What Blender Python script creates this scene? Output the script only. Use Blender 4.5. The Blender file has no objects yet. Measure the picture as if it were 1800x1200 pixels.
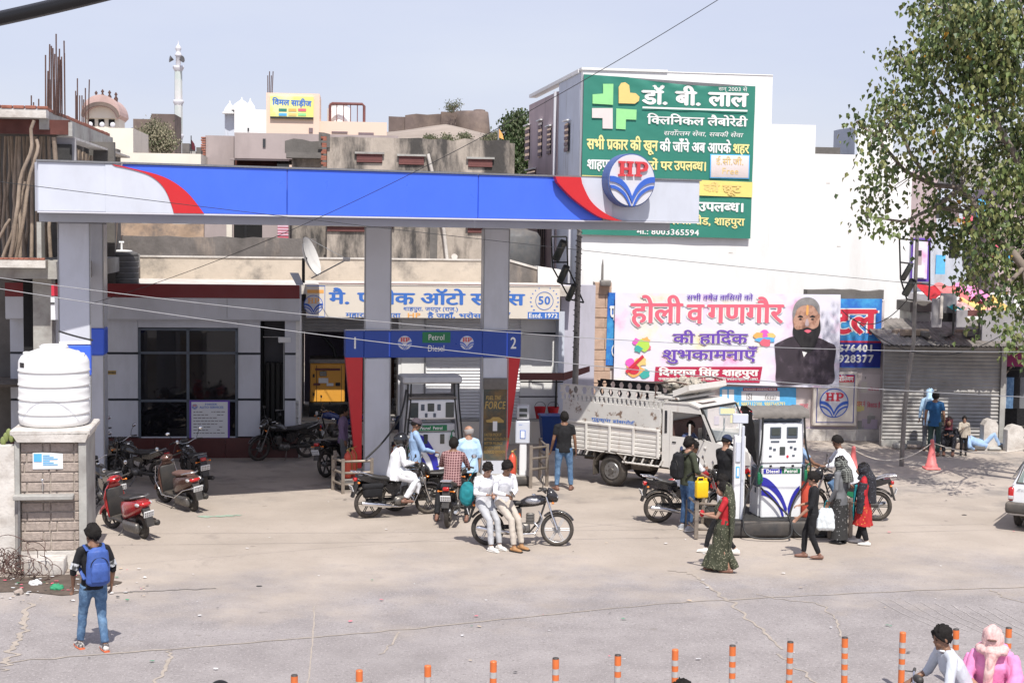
import bpy, bmesh, math, random
from mathutils import Vector, Matrix, noise
R = math.radians
random.seed(7)
S = bpy.context.scene
COL = S.collection
# ---------------------------------------------------------------- camera
CAM_H, FPX, PITCH, ROLL = 5.75,2600.0, R(4.33),0.014
cam = bpy.data.cameras.new('camera'); camo = bpy.data.objects.new('camera', cam); COL.objects.link(camo)
cam.sensor_width = 36; cam.lens = FPX/1800*36; cam.clip_start = 0.1; cam.clip_end = 3000
_F = Vector((0, math.cos(PITCH),-math.sin(PITCH))); _R0 = Vector((1,0,0)); _U0 = Vector((0, math.sin(PITCH), math.cos(PITCH)))
_R = _R0*math.cos(ROLL)+_U0*math.sin(ROLL); _U = _U0*math.cos(ROLL)-_R0*math.sin(ROLL)
camo.matrix_world = Matrix(((_R.x, _U.x, -_F.x, 0),(_R.y, _U.y, -_F.y, 0),(_R.z, _U.z, -_F.z, CAM_H),(0,0,0,1)))
S.camera = camo
# ---------------------------------------------------------------- world + sun
SUN_EL, SUN_AZ_X, SUN_AZ_Y = R(57.5),0.19,-0.98      # the sun stands behind the camera
w = bpy.data.worlds.new('World'); S.world = w; w.use_nodes = True
nt = w.node_tree; bg = nt.nodes['Background']
sky = nt.nodes.new('ShaderNodeTexSky'); sky.sky_type = 'NISHITA'; sky.sun_disc = False
sky.sun_elevation = SUN_EL; sky.sun_rotation = math.atan2(SUN_AZ_X, SUN_AZ_Y)
sky.altitude = 0; sky.air_density = 1.0; sky.dust_density = 1.0; sky.ozone_density = 1.0
# dusty spring haze: a pale, faintly streaked veil over the whole sky
hz = nt.nodes.new('ShaderNodeMix'); hz.data_type = 'RGBA'; hz.inputs['Factor'].default_value = 0.66
tc_ = nt.nodes.new('ShaderNodeTexCoord'); mp_ = nt.nodes.new('ShaderNodeMapping'); mp_.inputs['Scale'].default_value = (1.5,1.5,6); nt.links.new(tc_.outputs['Generated'], mp_.inputs[0])
nz_ = nt.nodes.new('ShaderNodeTexNoise'); nz_.inputs['Scale'].default_value = 2.2; nz_.inputs['Detail'].default_value = 5; nt.links.new(mp_.outputs[0], nz_.inputs['Vector'])
cr_ = nt.nodes.new('ShaderNodeValToRGB'); cr_.color_ramp.elements[0].position = .35; cr_.color_ramp.elements[0].color = (5.25,5.25,6.75,1); cr_.color_ramp.elements[1].position = .72; cr_.color_ramp.elements[1].color = (6.05,5.95,7.0,1)
nt.links.new(nz_.outputs['Fac'], cr_.inputs[0]); nt.links.new(sky.outputs[0], hz.inputs['A']); nt.links.new(cr_.outputs[0], hz.inputs['B'])
nt.links.new(hz.outputs['Result'], bg.inputs[0]); bg.inputs[1].default_value = 0.10
sun = bpy.data.lights.new('sun', 'SUN'); sun.energy = 3.9; sun.angle = R(0.53); sun.color = (1,0.955,0.89)
so = bpy.data.objects.new('sun', sun); COL.objects.link(so)
sd = Vector((SUN_AZ_X*math.cos(SUN_EL), SUN_AZ_Y*math.cos(SUN_EL), math.sin(SUN_EL))).normalized()
so.rotation_euler = sd.to_track_quat('Z', 'Y').to_euler(); so.location = (5,-20,40)
S.view_settings.view_transform = 'Standard'; S.view_settings.look = 'None'
S.view_settings.exposure = 0.45; S.view_settings.gamma = 1; S.view_settings.use_curve_mapping = False
S.cycles.max_bounces = 6; S.cycles.diffuse_bounces = 3; S.cycles.glossy_bounces = 3; S.cycles.transparent_max_bounces = 8
# ---------------------------------------------------------------- measuring from the camera's place
def ray(px, py): return (_F*FPX+_R*(px-900)+_U*(600-py)).normalized()
CAMP = Vector((0,0, CAM_H))
def gnd(px, py, z=0.0):
 r = ray(px, py); t = (z-CAM_H)/r.z; return CAMP+r*t
def dep(px, py, y):
 r = ray(px, py); return CAMP+r*(y/r.y)
class Frame:
 """a vertical facade plane: origin on the ground, turned by yaw; u along it, v behind it, z up"""
 def __init__(s, x, y, yaw):
  s.o = Vector((x, y, 0)); s.yaw = yaw
  s.e = Vector((math.cos(yaw), math.sin(yaw),0)); s.n = Vector((-math.sin(yaw), math.cos(yaw),0))
 def uz(s, px, py, v=0.0):
  r = ray(px, py); q = s.o+s.n*v-CAMP; t = q.dot(s.n)/r.dot(s.n); p = CAMP+r*t-s.o
  return p.dot(s.e), p.z
 def u(s, px, py, v=0.0): return s.uz(px, py, v)[0]
 def z(s, px, py, v=0.0): return s.uz(px, py, v)[1]
 def w(s, u, v, z): return s.o+s.e*u+s.n*v+Vector((0,0, z))
 def loc(s, p): d = Vector(p)-s.o; return d.dot(s.e), d.dot(s.n), p[2]
# ---------------------------------------------------------------- materials
MATS = {}
def lin(c): return tuple(c)
def mat(name, col, rough=0.6, metal=0.0, var=0.12, scale=6.0, bump=0.0, bscale=40.0, col2=None, mixs=2.0, mix_lo=0.45, mix_hi=0.65, streak=False, dust=0.0, spec=0.5, coat=0.0, emis=None, trans=0.0, alpha=1.0):
 if name in MATS: return MATS[name]
 m = bpy.data.materials.new(name); m.use_nodes = True; MATS[name] = m
 n = m.node_tree.nodes; l = m.node_tree.links; b = n['Principled BSDF']
 b.inputs['Roughness'].default_value = rough; b.inputs['Metallic'].default_value = metal
 b.inputs['Specular IOR Level'].default_value = spec
 if coat: b.inputs['Coat Weight'].default_value = coat; b.inputs['Coat Roughness'].default_value = 0.08
 if trans: b.inputs['Transmission Weight'].default_value = trans
 if alpha < 1: b.inputs['Alpha'].default_value = alpha
 if emis: b.inputs['Emission Color'].default_value = (*emis[:3],1); b.inputs['Emission Strength'].default_value = emis[3]
 tc = n.new('ShaderNodeTexCoord')
 geo = n.new('ShaderNodeNewGeometry')
 def noi(sc, det=5, vec=None, r=0.6):
  t = n.new('ShaderNodeTexNoise'); t.inputs['Scale'].default_value = sc; t.inputs['Detail'].default_value = det; t.inputs['Roughness'].default_value = r
  l.new(vec if vec else geo.outputs['Position'], t.inputs['Vector']); return t.outputs['Fac']
 def mr(x, a, bb, c, d):
  t = n.new('ShaderNodeMapRange'); l.new(x, t.inputs[0]); t.inputs[1].default_value = a; t.inputs[2].default_value = bb; t.inputs[3].default_value = c; t.inputs[4].default_value = d; return t.outputs[0]
 def mixc(f, a, c):
  t = n.new('ShaderNodeMix'); t.data_type = 'RGBA'
  if hasattr(f, 'is_linked') or hasattr(f, 'node'): l.new(f, t.inputs['Factor'])
  else: t.inputs['Factor'].default_value = f
  for s_, v in ((t.inputs['A'], a),(t.inputs['B'], c)):
   if hasattr(v, 'node'): l.new(v, s_)
   else: s_.default_value = (*v[:3],1)
  return t.outputs['Result']
 cur = (*col[:3],1)
 if col2 is not None:
  vec = None
  if streak:
   mp = n.new('ShaderNodeMapping'); mp.inputs['Scale'].default_value = (1,1,0.28); l.new(geo.outputs['Position'], mp.inputs['Vector']); vec = mp.outputs[0]
  f = mr(noi(mixs, 8, vec, 0.68), mix_lo, mix_hi, 0,1)
  cur = mixc(f, cur, col2)
 if var:
  v = mr(noi(scale, 6),0.3,0.7,1-var, 1+var)
  h = n.new('ShaderNodeHueSaturation'); l.new(v, h.inputs['Value'])
  if hasattr(cur, 'node'): l.new(cur, h.inputs['Color'])
  else: h.inputs['Color'].default_value = cur
  cur = h.outputs[0]
  rr = mr(noi(scale*1.7,4),0.3,0.7, max(0.02, rough-0.08), min(1, rough+0.1)); l.new(rr, b.inputs['Roughness'])
 if dust:
  sep = n.new('ShaderNodeSeparateXYZ'); l.new(geo.outputs['Normal'], sep.inputs[0])
  up = mr(sep.outputs[2],-0.2,1,0.25,1)
  mu = n.new('ShaderNodeMath'); mu.operation = 'MULTIPLY'; l.new(up, mu.inputs[0]); l.new(mr(noi(5,6),0.3,0.75,0, dust), mu.inputs[1])
  cur = mixc(mu.outputs[0], cur, (0.36,0.29,0.22))
 if hasattr(cur, 'node'): l.new(cur, b.inputs['Base Color'])
 else: b.inputs['Base Color'].default_value = cur
 if bump:
  bp = n.new('ShaderNodeBump'); bp.inputs['Strength'].default_value = bump; bp.inputs['Distance'].default_value = 0.02
  l.new(noi(bscale, 6), bp.inputs['Height']); l.new(bp.outputs[0], b.inputs['Normal'])
 return m
# ---------------------------------------------------------------- mesh builder
I4 = Matrix.Identity(4)
def T(x, y, z): return Matrix.Translation((x, y, z))
def RZ(a): return Matrix.Rotation(a, 4, 'Z')
def RX(a): return Matrix.Rotation(a, 4, 'X')
def RY(a): return Matrix.Rotation(a, 4, 'Y')
class MB:
 def __init__(s, M=None): s.v = []; s.f = []; s.mi = []; s.sm = []; s.M = M; s.cm = 0
 def add(s, vs, fs, smooth=False, M=None, mi=None):
  b = len(s.v)
  for p in vs:
   p = Vector(p)
   if M is not None: p = M @ p
   if s.M is not None: p = s.M @ p
   s.v.append(p)
  for f in fs: s.f.append(tuple(b+i for i in f)); s.mi.append(s.cm if mi is None else mi); s.sm.append(smooth)
  return s
 def box(s, x0, x1, y0, y1, z0, z1, M=None, mi=None):
  if x0 > x1: x0, x1 = x1, x0
  if y0 > y1: y0, y1 = y1, y0
  if z0 > z1: z0, z1 = z1, z0
  vs = [(x, y, z) for z in (z0, z1) for y in (y0, y1) for x in (x0, x1)]
  return s.add(vs, [(0,2,3,1),(4,5,7,6),(0,1,5,4),(2,6,7,3),(0,4,6,2),(1,3,7,5)], False, M, mi)
 def rbox(s, x0, x1, y0, y1, z0, z1, r=0.02, M=None, mi=None, n=2, smooth=None):
  """box with rounded vertical-and-horizontal edges (superellipsoid-like rings)"""
  if smooth is None: smooth = n > 1
  cx, cy, cz = (x0+x1)/2,(y0+y1)/2,(z0+z1)/2; hx, hy, hz = abs(x1-x0)/2, abs(y1-y0)/2, abs(z1-z0)/2
  r = min(r, hx*.99, hy*.99, hz*.99)
  def ring(ins, z):
   pts = []
   for q, (sx, sy) in enumerate(((1,1),(-1,1),(-1,-1),(1,-1))):
    for k in range(n+1):
     a = math.pi/2*(q+k/n); rr = r-ins
     pts.append((cx+sx*(hx-r)+rr*math.cos(a), cy+sy*(hy-r)+rr*math.sin(a), z))
   return pts
  rings = []
  for k in range(n+1):
   a = math.pi/2*k/n; rings.append(ring(r*(1-math.sin(a)), cz-hz+r*(1-math.cos(a))))
  for k in range(n, -1,-1):
   a = math.pi/2*k/n; rings.append(ring(r*(1-math.sin(a)), cz+hz-r*(1-math.cos(a))))
  return s.loft(rings, True, smooth, M, mi)
 def loft(s, rings, caps=True, smooth=True, M=None, mi=None, closed=True):
  m = len(rings[0]); vs = [p for r_ in rings for p in r_]; fs = []
  for i in range(len(rings)-1):
   for j in range(m if closed else m-1):
    k = (j+1) % m; fs.append((i*m+j, i*m+k, (i+1)*m+k, (i+1)*m+j))
  s.add(vs, fs, smooth, M, mi)
  if caps:
   s.add(rings[0],[tuple(range(m-1,-1,-1))], False, M, mi); s.add(rings[-1],[tuple(range(m))], False, M, mi)
  return s
 def cyl(s, p0, p1, r0, r1=None, n=12, M=None, mi=None, caps=True, smooth=True):
  return s.tube([p0, p1],[r0, r0 if r1 is None else r1], n, M, mi, caps, smooth)
 def tube(s, pts, r, n=8, M=None, mi=None, caps=True, smooth=True):
  pts = [Vector(p) for p in pts]
  if not hasattr(r, '__len__'): r = [r]*len(pts)
  rings = []; ref = None
  for i, p in enumerate(pts):
   d = (pts[min(i+1, len(pts)-1)]-pts[max(i-1,0)]).normalized()
   if ref is None:
    ref = Vector((0,0,1)) if abs(d.z) < 0.9 else Vector((1,0,0))
   a = (ref-d*ref.dot(d)).normalized(); b = d.cross(a); ref = a
   rings.append([p+(a*math.cos(t)+b*math.sin(t))*r[i] for t in [2*math.pi*k/n for k in range(n)]])
  return s.loft(rings, caps, smooth, M, mi)
 def lathe(s, prof, n=16, M=None, mi=None, caps=True, smooth=True):
  return s.loft([[(r*math.cos(2*math.pi*k/n), r*math.sin(2*math.pi*k/n), z) for k in range(n)] for r, z in prof], caps, smooth, M, mi)
 def ell(s, c, rx, ry, rz, nu=12, nv=8, M=None, mi=None, smooth=True):
  rings = [[(c[0]+rx*math.sin(b)*math.cos(2*math.pi*k/nu), c[1]+ry*math.sin(b)*math.sin(2*math.pi*k/nu), c[2]-rz*math.cos(b)) for k in range(nu)] for b in [math.pi*(0.02+0.96*j/nv) for j in range(nv+1)]]
  return s.loft(rings, True, smooth, M, mi)
 def prism(s, poly, d0, d1, M=None, mi=None, axis='y'):
  """poly in (x,z), extruded along y from d0 to d1 (axis y); axis 'z': poly (x,y)"""
  m = len(poly)
  P = (lambda a, b, d: (a, d, b)) if axis == 'y' else ((lambda a, b, d: (a, b, d)) if axis == 'z' else (lambda a, b, d: (d, a, b)))
  vs = [P(a, b, d0) for a, b in poly]+[P(a, b, d1) for a, b in poly]
  fs = [tuple(range(m)), tuple(range(2*m-1, m-1,-1))]+[(i, i+m, (i+1) % m+m, (i+1) % m) for i in range(m)]
  return s.add(vs, fs, False, M, mi)
 def torus(s, c, R_, r, n=24, k=8, M=None, mi=None, axis='y', a0=0, a1=2*math.pi):
  full = abs(a1-a0-2*math.pi) < 1e-6; rings = []
  for i in range(n if full else n+1):
   a = a0+(a1-a0)*i/n; ring = []
   for j in range(k):
    b = 2*math.pi*j/k; q = R_+r*math.cos(b); h = r*math.sin(b)
    ring.append((c[0]+q*math.cos(a), c[1]+h, c[2]+q*math.sin(a)) if axis == 'y' else ((c[0]+q*math.cos(a), c[1]+q*math.sin(a), c[2]+h) if axis == 'z' else (c[0]+h, c[1]+q*math.cos(a), c[2]+q*math.sin(a))))
   rings.append(ring)
  if full: rings.append(rings[0])
  return s.loft(rings, not full, True, M, mi)
 def quad(s, a, b, c, d, M=None, mi=None): return s.add([a, b, c, d],[(0,1,2,3)], False, M, mi)
 def mesh(s, name):
  me = bpy.data.meshes.new(name); me.from_pydata([tuple(v) for v in s.v],[], s.f)
  me.polygons.foreach_set('material_index', s.mi); me.polygons.foreach_set('use_smooth', s.sm)
  bm = bmesh.new(); bm.from_mesh(me); bmesh.ops.recalc_face_normals(bm, faces=bm.faces); bm.to_mesh(me); bm.free()
  me.update(); return me
 def build(s, name, m=None, parent=None, label=None, cat=None, group=None, kind=None):
  me = s.mesh(name)
  for x in (m if isinstance(m, (list, tuple)) else [m]): me.materials.append(x)
  return link(name, me, parent, label, cat, group, kind)
def link(name, me, parent=None, label=None, cat=None, group=None, kind=None, M=None):
 o = bpy.data.objects.new(name, me); COL.objects.link(o)
 if parent is not None: o.parent = parent
 if M is not None: o.matrix_local = M
 tagit(o, label, cat, group, kind); return o
def tagit(o, label=None, cat=None, group=None, kind=None):
 if label: o['label'] = label
 if cat: o['category'] = cat
 if group: o['group'] = group
 if kind: o['kind'] = kind
 return o
def thing(name, label, cat, M=I4, group=None):
 o = bpy.data.objects.new(name, None); COL.objects.link(o); o.matrix_world = M; o.empty_display_size = 0.2
 return tagit(o, label, cat, group)
def FM(fr, u=0, v=0, z=0, yaw=0): return Matrix.Translation(fr.w(u, v, z)) @ RZ(fr.yaw+yaw)
def copy_tree(o, parent=None):
 c = o.copy(); COL.objects.link(c)
 if parent is not None: c.parent = parent; c.matrix_parent_inverse = o.matrix_parent_inverse.copy()
 for ch in list(o.children): copy_tree(ch, c)
 return c
TMP = bpy.data.scenes.new('workshop')        # an empty side scene where modifiers are evaluated, removed at the end
def evalmesh(o):
 TMP.collection.objects.link(o); vl = TMP.view_layers[0]; vl.update(); dg = vl.depsgraph
 me = bpy.data.meshes.new_from_object(o.evaluated_get(dg)); TMP.collection.objects.unlink(o); return me
# ---------------------------------------------------------------- lettering (Devanagari laid out glyph by glyph, Blender's own built-in font)
_GL = {}
def glyph(ch, bold, cut=None):
 k = (ch, bold, cut)
 if k in _GL: return _GL[k]
 def ev(t):
  c = bpy.data.curves.new('g', 'FONT'); c.body = t; c.size = 1; c.resolution_u = 3
  o = bpy.data.objects.new('g', c); me = evalmesh(o)
  vs = [v.co.copy() for v in me.vertices]; fs = [tuple(p.vertices) for p in me.polygons]
  bpy.data.objects.remove(o); bpy.data.curves.remove(c); return vs, fs, me
 vs, fs, me = ev(ch)
 a = ev(ch+'|')[0]; b0 = ev('|')[0]
 adv = (max(v.x for v in a)-max(v.x for v in b0)) if a and b0 else 0.3
 if ch == ' ': adv = 0.27
 elif ch == 'ि': adv = 0.262
 elif ord(ch) < 128: adv += bold*1.6
 if cut and vs:
  bm = bmesh.new(); bm.from_mesh(me)
  bmesh.ops.bisect_plane(bm, geom=bm.verts[:]+bm.edges[:]+bm.faces[:], plane_co=(adv-0.165,0,0), plane_no=(1,0,0), clear_outer=True)
  bm.verts.index_update(); vs = [v.co.copy() for v in bm.verts]; fs = [tuple(v.index for v in f.verts) for f in bm.faces]; bm.free(); adv -= 0.175
 _GL[k] = (vs, fs, adv); return _GL[k]
_CONS = set('कखगघङचछजझञटठडढणतथदधनपफबभमयरलवशषसह')
def layout(text, bold):
 seq = []; i = 0; t = list(text); clusters = []
 while i < len(t):
  if t[i] in _CONS:
   j = i; cons = [(t[i])]
   while j+2 < len(t) and t[j+1] == '्' and t[j+2] in _CONS: j += 2; cons.append(t[j])
   k = j+1; marks = []
   while k < len(t) and (t[k] in 'ािीुूृेैोौंँॉ़्'): marks.append(t[k]); k += 1
   repha = len(cons) > 1 and cons[0] == 'र'
   if repha: cons = cons[1:]
   if 'ि' in marks: seq.append(('ि', None)); marks.remove('ि')
   ra = len(cons) > 1 and cons[-1] == 'र'
   if ra: cons = cons[:-1]
   for c in cons[:-1]: seq.append((c, 1))
   seq.append((cons[-1], None))
   if ra: seq.append(('RA', None))
   for m_ in marks: seq.append((m_, None))
   if repha: seq.append(('REPHA', None))
   i = k
  else: seq.append((t[i], None)); i += 1
 out = []; x = 0.0
 for n_, (c, cut) in enumerate(seq):
  if c == 'RA':
   out.append(([Vector((x-.38,.0,0)), Vector((x-.13,.20,0)), Vector((x-.13,.31,0)), Vector((x-.42,.08,0))],[(0,1,2,3)],0.0)); continue
  if c == 'REPHA':
   pts = []
   for s_ in range(7):
    a = R(200-s_*33); pts.append((x-.06+.12*math.cos(a),.74+.12*math.sin(a)))
   vs = []; fs = []
   for s_, (px_, py_) in enumerate(pts):
    a = R(200-s_*33); vs += [Vector((px_-.03*math.cos(a), py_-.03*math.sin(a),0)), Vector((px_+.03*math.cos(a), py_+.03*math.sin(a),0))]
   for s_ in range(6): fs.append((2*s_, 2*s_+1,2*s_+3,2*s_+2))
   out.append((vs, fs, 0.0)); continue
  vs, fs, adv = glyph(c, bold, cut)
  out.append(([v+Vector((x, 0,0)) for v in vs], fs, adv)); x += adv
 return out, x
def text(parent, s, m, x0, x1, zb, zt, y=-0.004, bold=0.0, name='lettering', shear=0.0, ref=0.62, rise=0.0, mb=None, df=None):
 """letters between x0..x1; zb..zt is baseline..headline (capital height); in the parent's XZ plane"""
 gl, wd = layout(s, bold); sx = (x1-x0)/max(wd, 0.01); sz = (zt-zb)/ref
 own = mb is None
 if own: mb = MB()
 for i, (vs, fs, adv) in enumerate(gl):
  if not fs: continue
  yy = y-0.0012*(i % 3)
  for j, (ox_, oy_) in enumerate(((0,0),(bold, 0),(-bold, 0),(0, bold*.6),(0,-bold*.6)) if bold > .015 else ((0,0),)):
   q = [(x0+(v.x+ox_+shear*v.y)*sx, yy-.0002*j, zb+(v.y+oy_)*sz+rise*(v.x*sx)/(x1-x0)) for v in vs]
   mb.add([(a, b+df(a, c), c) for a, b, c in q] if df else q, fs)
 if own:
  me = bpy.data.meshes.new(name); me.from_pydata([tuple(v) for v in mb.v],[], mb.f); me.materials.append(m)
  return link(name, me, parent)
# ---------------------------------------------------------------- the palette
SKIN = mat('skin_brown', (.22,.115,.07),.5,0,.08,30); SKIN2 = mat('skin_tan', (.36,.20,.135),.5,0,.08,30)
HAIR = mat('hair_black', (.012,.010,.009),.75,0,.3,60, bump=.5, bscale=120, spec=.25)
mat('paint_black', (.012,.012,.014),.22,0,.1,20, coat=.7, dust=.12); mat('paint_red', (.36,.008,.012),.22,0,.06,20, coat=.8, dust=.10)
mat('paint_blue', (.01,.03,.16),.25,0,.06,20, coat=.7, dust=.12); mat('paint_bronze', (.10,.045,.035),.3,.3,.1,20, coat=.6, dust=.15); mat('paint_silver', (.34,.34,.36),.28,.6,.06,30, coat=.4)
mat('paint_white', (.72,.72,.70),.3,0,.05,20, coat=.3); mat('paint_orange', (.6,.14,.02),.35); mat('black_plastic', (.022,.022,.023),.55,0,.15,30, dust=.25)
mat('chrome', (.75,.75,.76),.18,1,.05,30); mat('engine_metal', (.16,.155,.15),.45,.7,.25,30, dust=.35); mat('alloy_grey', (.30,.30,.30),.4,.8,.15,30)
mat('tyre', (.028,.026,.025),.85,0,.2,20, dust=.45); mat('rim_black', (.03,.03,.03),.4,.3,.1,20, dust=.3); mat('rim_silver', (.62,.62,.62),.35,.5,.08,20)
mat('seat_vinyl', (.015,.015,.016),.45,0,.2,20, dust=.12); mat('seat_brown', (.14,.075,.065),.6,0,.15,20, dust=.2)
mat('mirror', (.8,.82,.86),.04,1,0); mat('lamp_glass', (.6,.6,.6),.1,.4,.05,40, coat=.8); mat('red_lamp', (.45,.01,.01),.2, coat=.8, var=.05); mat('amber_lamp', (.8,.22,.02),.2, coat=.8, var=.05)
mat('plate_white', (.75,.76,.76),.5,0,.06,30); mat('black_paint', (.012,.012,.012),.6, var=0); mat('black_cloth', (.007,.007,.009),.85,0,.2,12, bump=.2); mat('navy_cloth', (.02,.03,.07),.85,0,.15,12)
mat('white_cloth', (.74,.75,.78),.8,0,.04,10, bump=.15, bscale=60); mat('denim', (.075,.15,.27),.85,0,.2,14, bump=.3, col2=(.13,.22,.34), mixs=7); mat('denim_dark', (.03,.075,.17),.85,0,.2,14, bump=.3, col2=(.06,.12,.22), mixs=7)
mat('light_blue_cloth', (.30,.44,.66),.8,0,.06,12, bump=.15); mat('pale_blue_cloth', (.42,.60,.78),.8,0,.05,12, bump=.15); mat('grey_cloth', (.15,.155,.165),.85,0,.1,12, bump=.2); mat('pale_grey_cloth', (.42,.43,.45),.85,0,.06,12, bump=.2)
mat('khaki_cloth', (.48,.43,.37),.85,0,.06,12, bump=.2); mat('olive_cloth', (.045,.052,.032),.85,0,.12,12, bump=.2); mat('blue_tee', (.015,.085,.21),.85,0,.1,12); mat('purple_cloth', (.20,.14,.24),.85,0,.1,12); mat('dark_green_cloth', (.025,.05,.045),.85)
mat('bag_blue', (.045,.10,.34),.6,0,.15,14, bump=.2); mat('teal_cloth', (.01,.20,.23),.8,0,.15,12); mat('pink_cloth', (.80,.28,.52),.75,0,.08,10, bump=.2); mat('pale_pink_cloth', (.68,.40,.38),.8,0,.1,60, bump=.3, col2=(.72,.52,.48), mixs=9)
mat('red_cloth', (.42,.012,.02),.75,0,.1,12); mat('maroon_cloth', (.09,.01,.02),.75); mat('shoe_white', (.72,.70,.66),.6, var=.06); mat('shoe_orange', (.72,.16,.06),.6, var=.3, scale=30); mat('shoe_tan', (.36,.19,.08),.7); mat('shoe_black', (.02,.02,.02),.5); mat('shoe_brown', (.20,.10,.07),.5); mat('shoe_grey', (.35,.36,.38),.6)
mat('yellow_plastic', (.80,.50,.01),.35,0,.05,20); mat('cone_pink', (.72,.17,.17),.5,0,.08,10, dust=.2)
MATS['acp_grey'] = mat('acp_grey', (.55,.57,.63),.38,0,.06,1.2, col2=(.46,.475,.51), mixs=1.6, mix_lo=.5, mix_hi=.75, streak=True, dust=.06); mat('acp_white', (.56,.59,.66),.4,0,.05,1.5, col2=(.50,.52,.57), mixs=1.2, mix_lo=.5, mix_hi=.8, streak=True)
mat('acp_blue', (.055,.145,.80),.35,0,.04,1.5, col2=(.06,.15,.72), mixs=1.0, streak=True); mat('acp_navy', (.016,.06,.34),.35,0,.05,2); mat('acp_red', (.55,.02,.025),.35,0,.05,2); mat('dark_red_band', (.17,.008,.012),.45,0,.06,1.5); mat('groove_dark', (.035,.04,.05),.6)
mat('logo_white', (.60,.60,.64),.4,0,.03); mat('logo_blue', (.04,.12,.50),.4,0,.04); mat('logo_red', (.58,.05,.06),.4,0,.04); mat('logo_rim', (.06,.11,.30),.4,0,.08)
mat('green_sign', (.008,.16,.06),.4); mat('deck_grey', (.42,.43,.46),.6,0,.08,1); mat('roof_sheet', (.40,.40,.42),.5,.2,.1,1)
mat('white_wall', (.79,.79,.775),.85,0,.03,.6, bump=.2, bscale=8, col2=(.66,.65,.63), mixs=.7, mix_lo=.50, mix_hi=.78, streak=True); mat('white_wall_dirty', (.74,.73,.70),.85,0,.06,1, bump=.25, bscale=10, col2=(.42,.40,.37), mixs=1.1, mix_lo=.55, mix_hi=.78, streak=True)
mat('lilac_wall', (.46,.45,.52),.85,0,.06,1, col2=(.32,.31,.34), mixs=1.2, mix_lo=.5, mix_hi=.8, streak=True); mat('pink_wall', (.48,.38,.39),.85,0,.06,1, bump=.2, col2=(.36,.30,.30), mixs=.9, streak=True); mat('blue_shade_wall', (.52,.56,.64),.85,0,.06,1, bump=.2, col2=(.40,.42,.46), mixs=1.1, mix_lo=.55, streak=True)  # bluish wall colour holds the shade of white side walls; also a far shopfront
mat('old_plaster', (.42,.365,.31),.95,0,.14,1.6, bump=.7, bscale=9, col2=(.065,.06,.056), mixs=.9, mix_lo=.42, mix_hi=.58, streak=True); mat('black_plaster', (.15,.135,.125),.95,0,.3,1.8, bump=.8, bscale=8, col2=(.30,.25,.21), mixs=1.5, mix_lo=.52, mix_hi=.7, streak=True)
mat('tan_plaster', (.50,.435,.36),.95,0,.1,2, bump=.5, bscale=8, col2=(.20,.18,.16), mixs=.9, mix_lo=.52, mix_hi=.7); mat('ochre_plaster', (.42,.30,.21),.95,0,.2,2, bump=.5, bscale=8, col2=(.18,.15,.13), mixs=1.6, mix_lo=.45, mix_hi=.65)
mat('mauve_plaster', (.40,.34,.33),.95,0,.05,.8, bump=.25, bscale=8, col2=(.33,.28,.27), mixs=.6, streak=True); mat('peach_plaster', (.75,.58,.47),.9,0,.03,.6); mat('cream_plaster', (.72,.67,.58),.9,0,.06,.8, col2=(.50,.44,.37), mixs=.7, mix_lo=.6, mix_hi=.85, streak=True)
mat('concrete', (.38,.375,.35),.95,0,.15,2, bump=.5, bscale=12, col2=(.27,.25,.235), mixs=1.4); mat('concrete_dark', (.14,.13,.12),.95,0,.2,2, bump=.5, bscale=12); mat('concrete_pale', (.60,.57,.53),.95,0,.12,3, bump=.6, bscale=14, col2=(.42,.38,.34), mixs=2)
mat('brick_red', (.28,.11,.075),.95,0,.25,5, bump=.6, bscale=20); mat('shuttering_ply', (.11,.04,.032),.9,0,.3,2, bump=.3); mat('pole_wood', (.33,.26,.20),.9,0,.2,4, bump=.6, bscale=20, col2=(.20,.155,.12), mixs=3, streak=True)
mat('rust', (.10,.055,.045),.9,0,.3,10); mat('stone_block', (.40,.335,.29),.95,0,.15,12, bump=.8, bscale=45, col2=(.30,.25,.22), mixs=22); mat('mortar', (.50,.44,.38),.95,0,.1,6, bump=.4, bscale=20); mat('fort_stone', (.13,.10,.09),.95,0,.3,.25, bump=.5, bscale=1.5, col2=(.22,.17,.14), mixs=.2); mat('hill_earth', (.30,.25,.21),.95,0,.25,.15)
mat('tank_white', (.80,.80,.79),.35,0,.03,2, dust=.10); mat('tank_black', (.085,.09,.095),.6,0,.2,3, dust=.4); mat('shutter_grey', (.36,.36,.37),.5,.3,.15,2, dust=.3); mat('shutter_white', (.70,.70,.71),.5,0,.06,2); mat('maroon_tile', (.085,.022,.02),.35,0,.15,3)
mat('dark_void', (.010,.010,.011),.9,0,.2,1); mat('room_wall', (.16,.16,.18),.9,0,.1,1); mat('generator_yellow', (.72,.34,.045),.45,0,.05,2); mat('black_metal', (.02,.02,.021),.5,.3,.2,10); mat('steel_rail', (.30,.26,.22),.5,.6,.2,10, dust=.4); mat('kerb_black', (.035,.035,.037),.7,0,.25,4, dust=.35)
mat('pump_white', (.76,.77,.78),.35,0,.03,3); mat('pump_grey', (.48,.49,.51),.45,.2,.08,6); mat('pump_blue', (.03,.03,.34),.35); mat('screen_glass', (.05,.06,.055),.15,0,.1,10, coat=.5); mat('tarp_grey', (.17,.155,.14),.9,0,.15,8, bump=.5, bscale=20); mat('tarp_black', (.03,.029,.028),.85,0,.2,8, bump=.5, bscale=20); mat('hose_black', (.018,.018,.018),.5); mat('nozzle_green', (.01,.16,.07),.4); mat('extinguisher_red', (.62,.09,.05),.4,0,.06,20)
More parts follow.
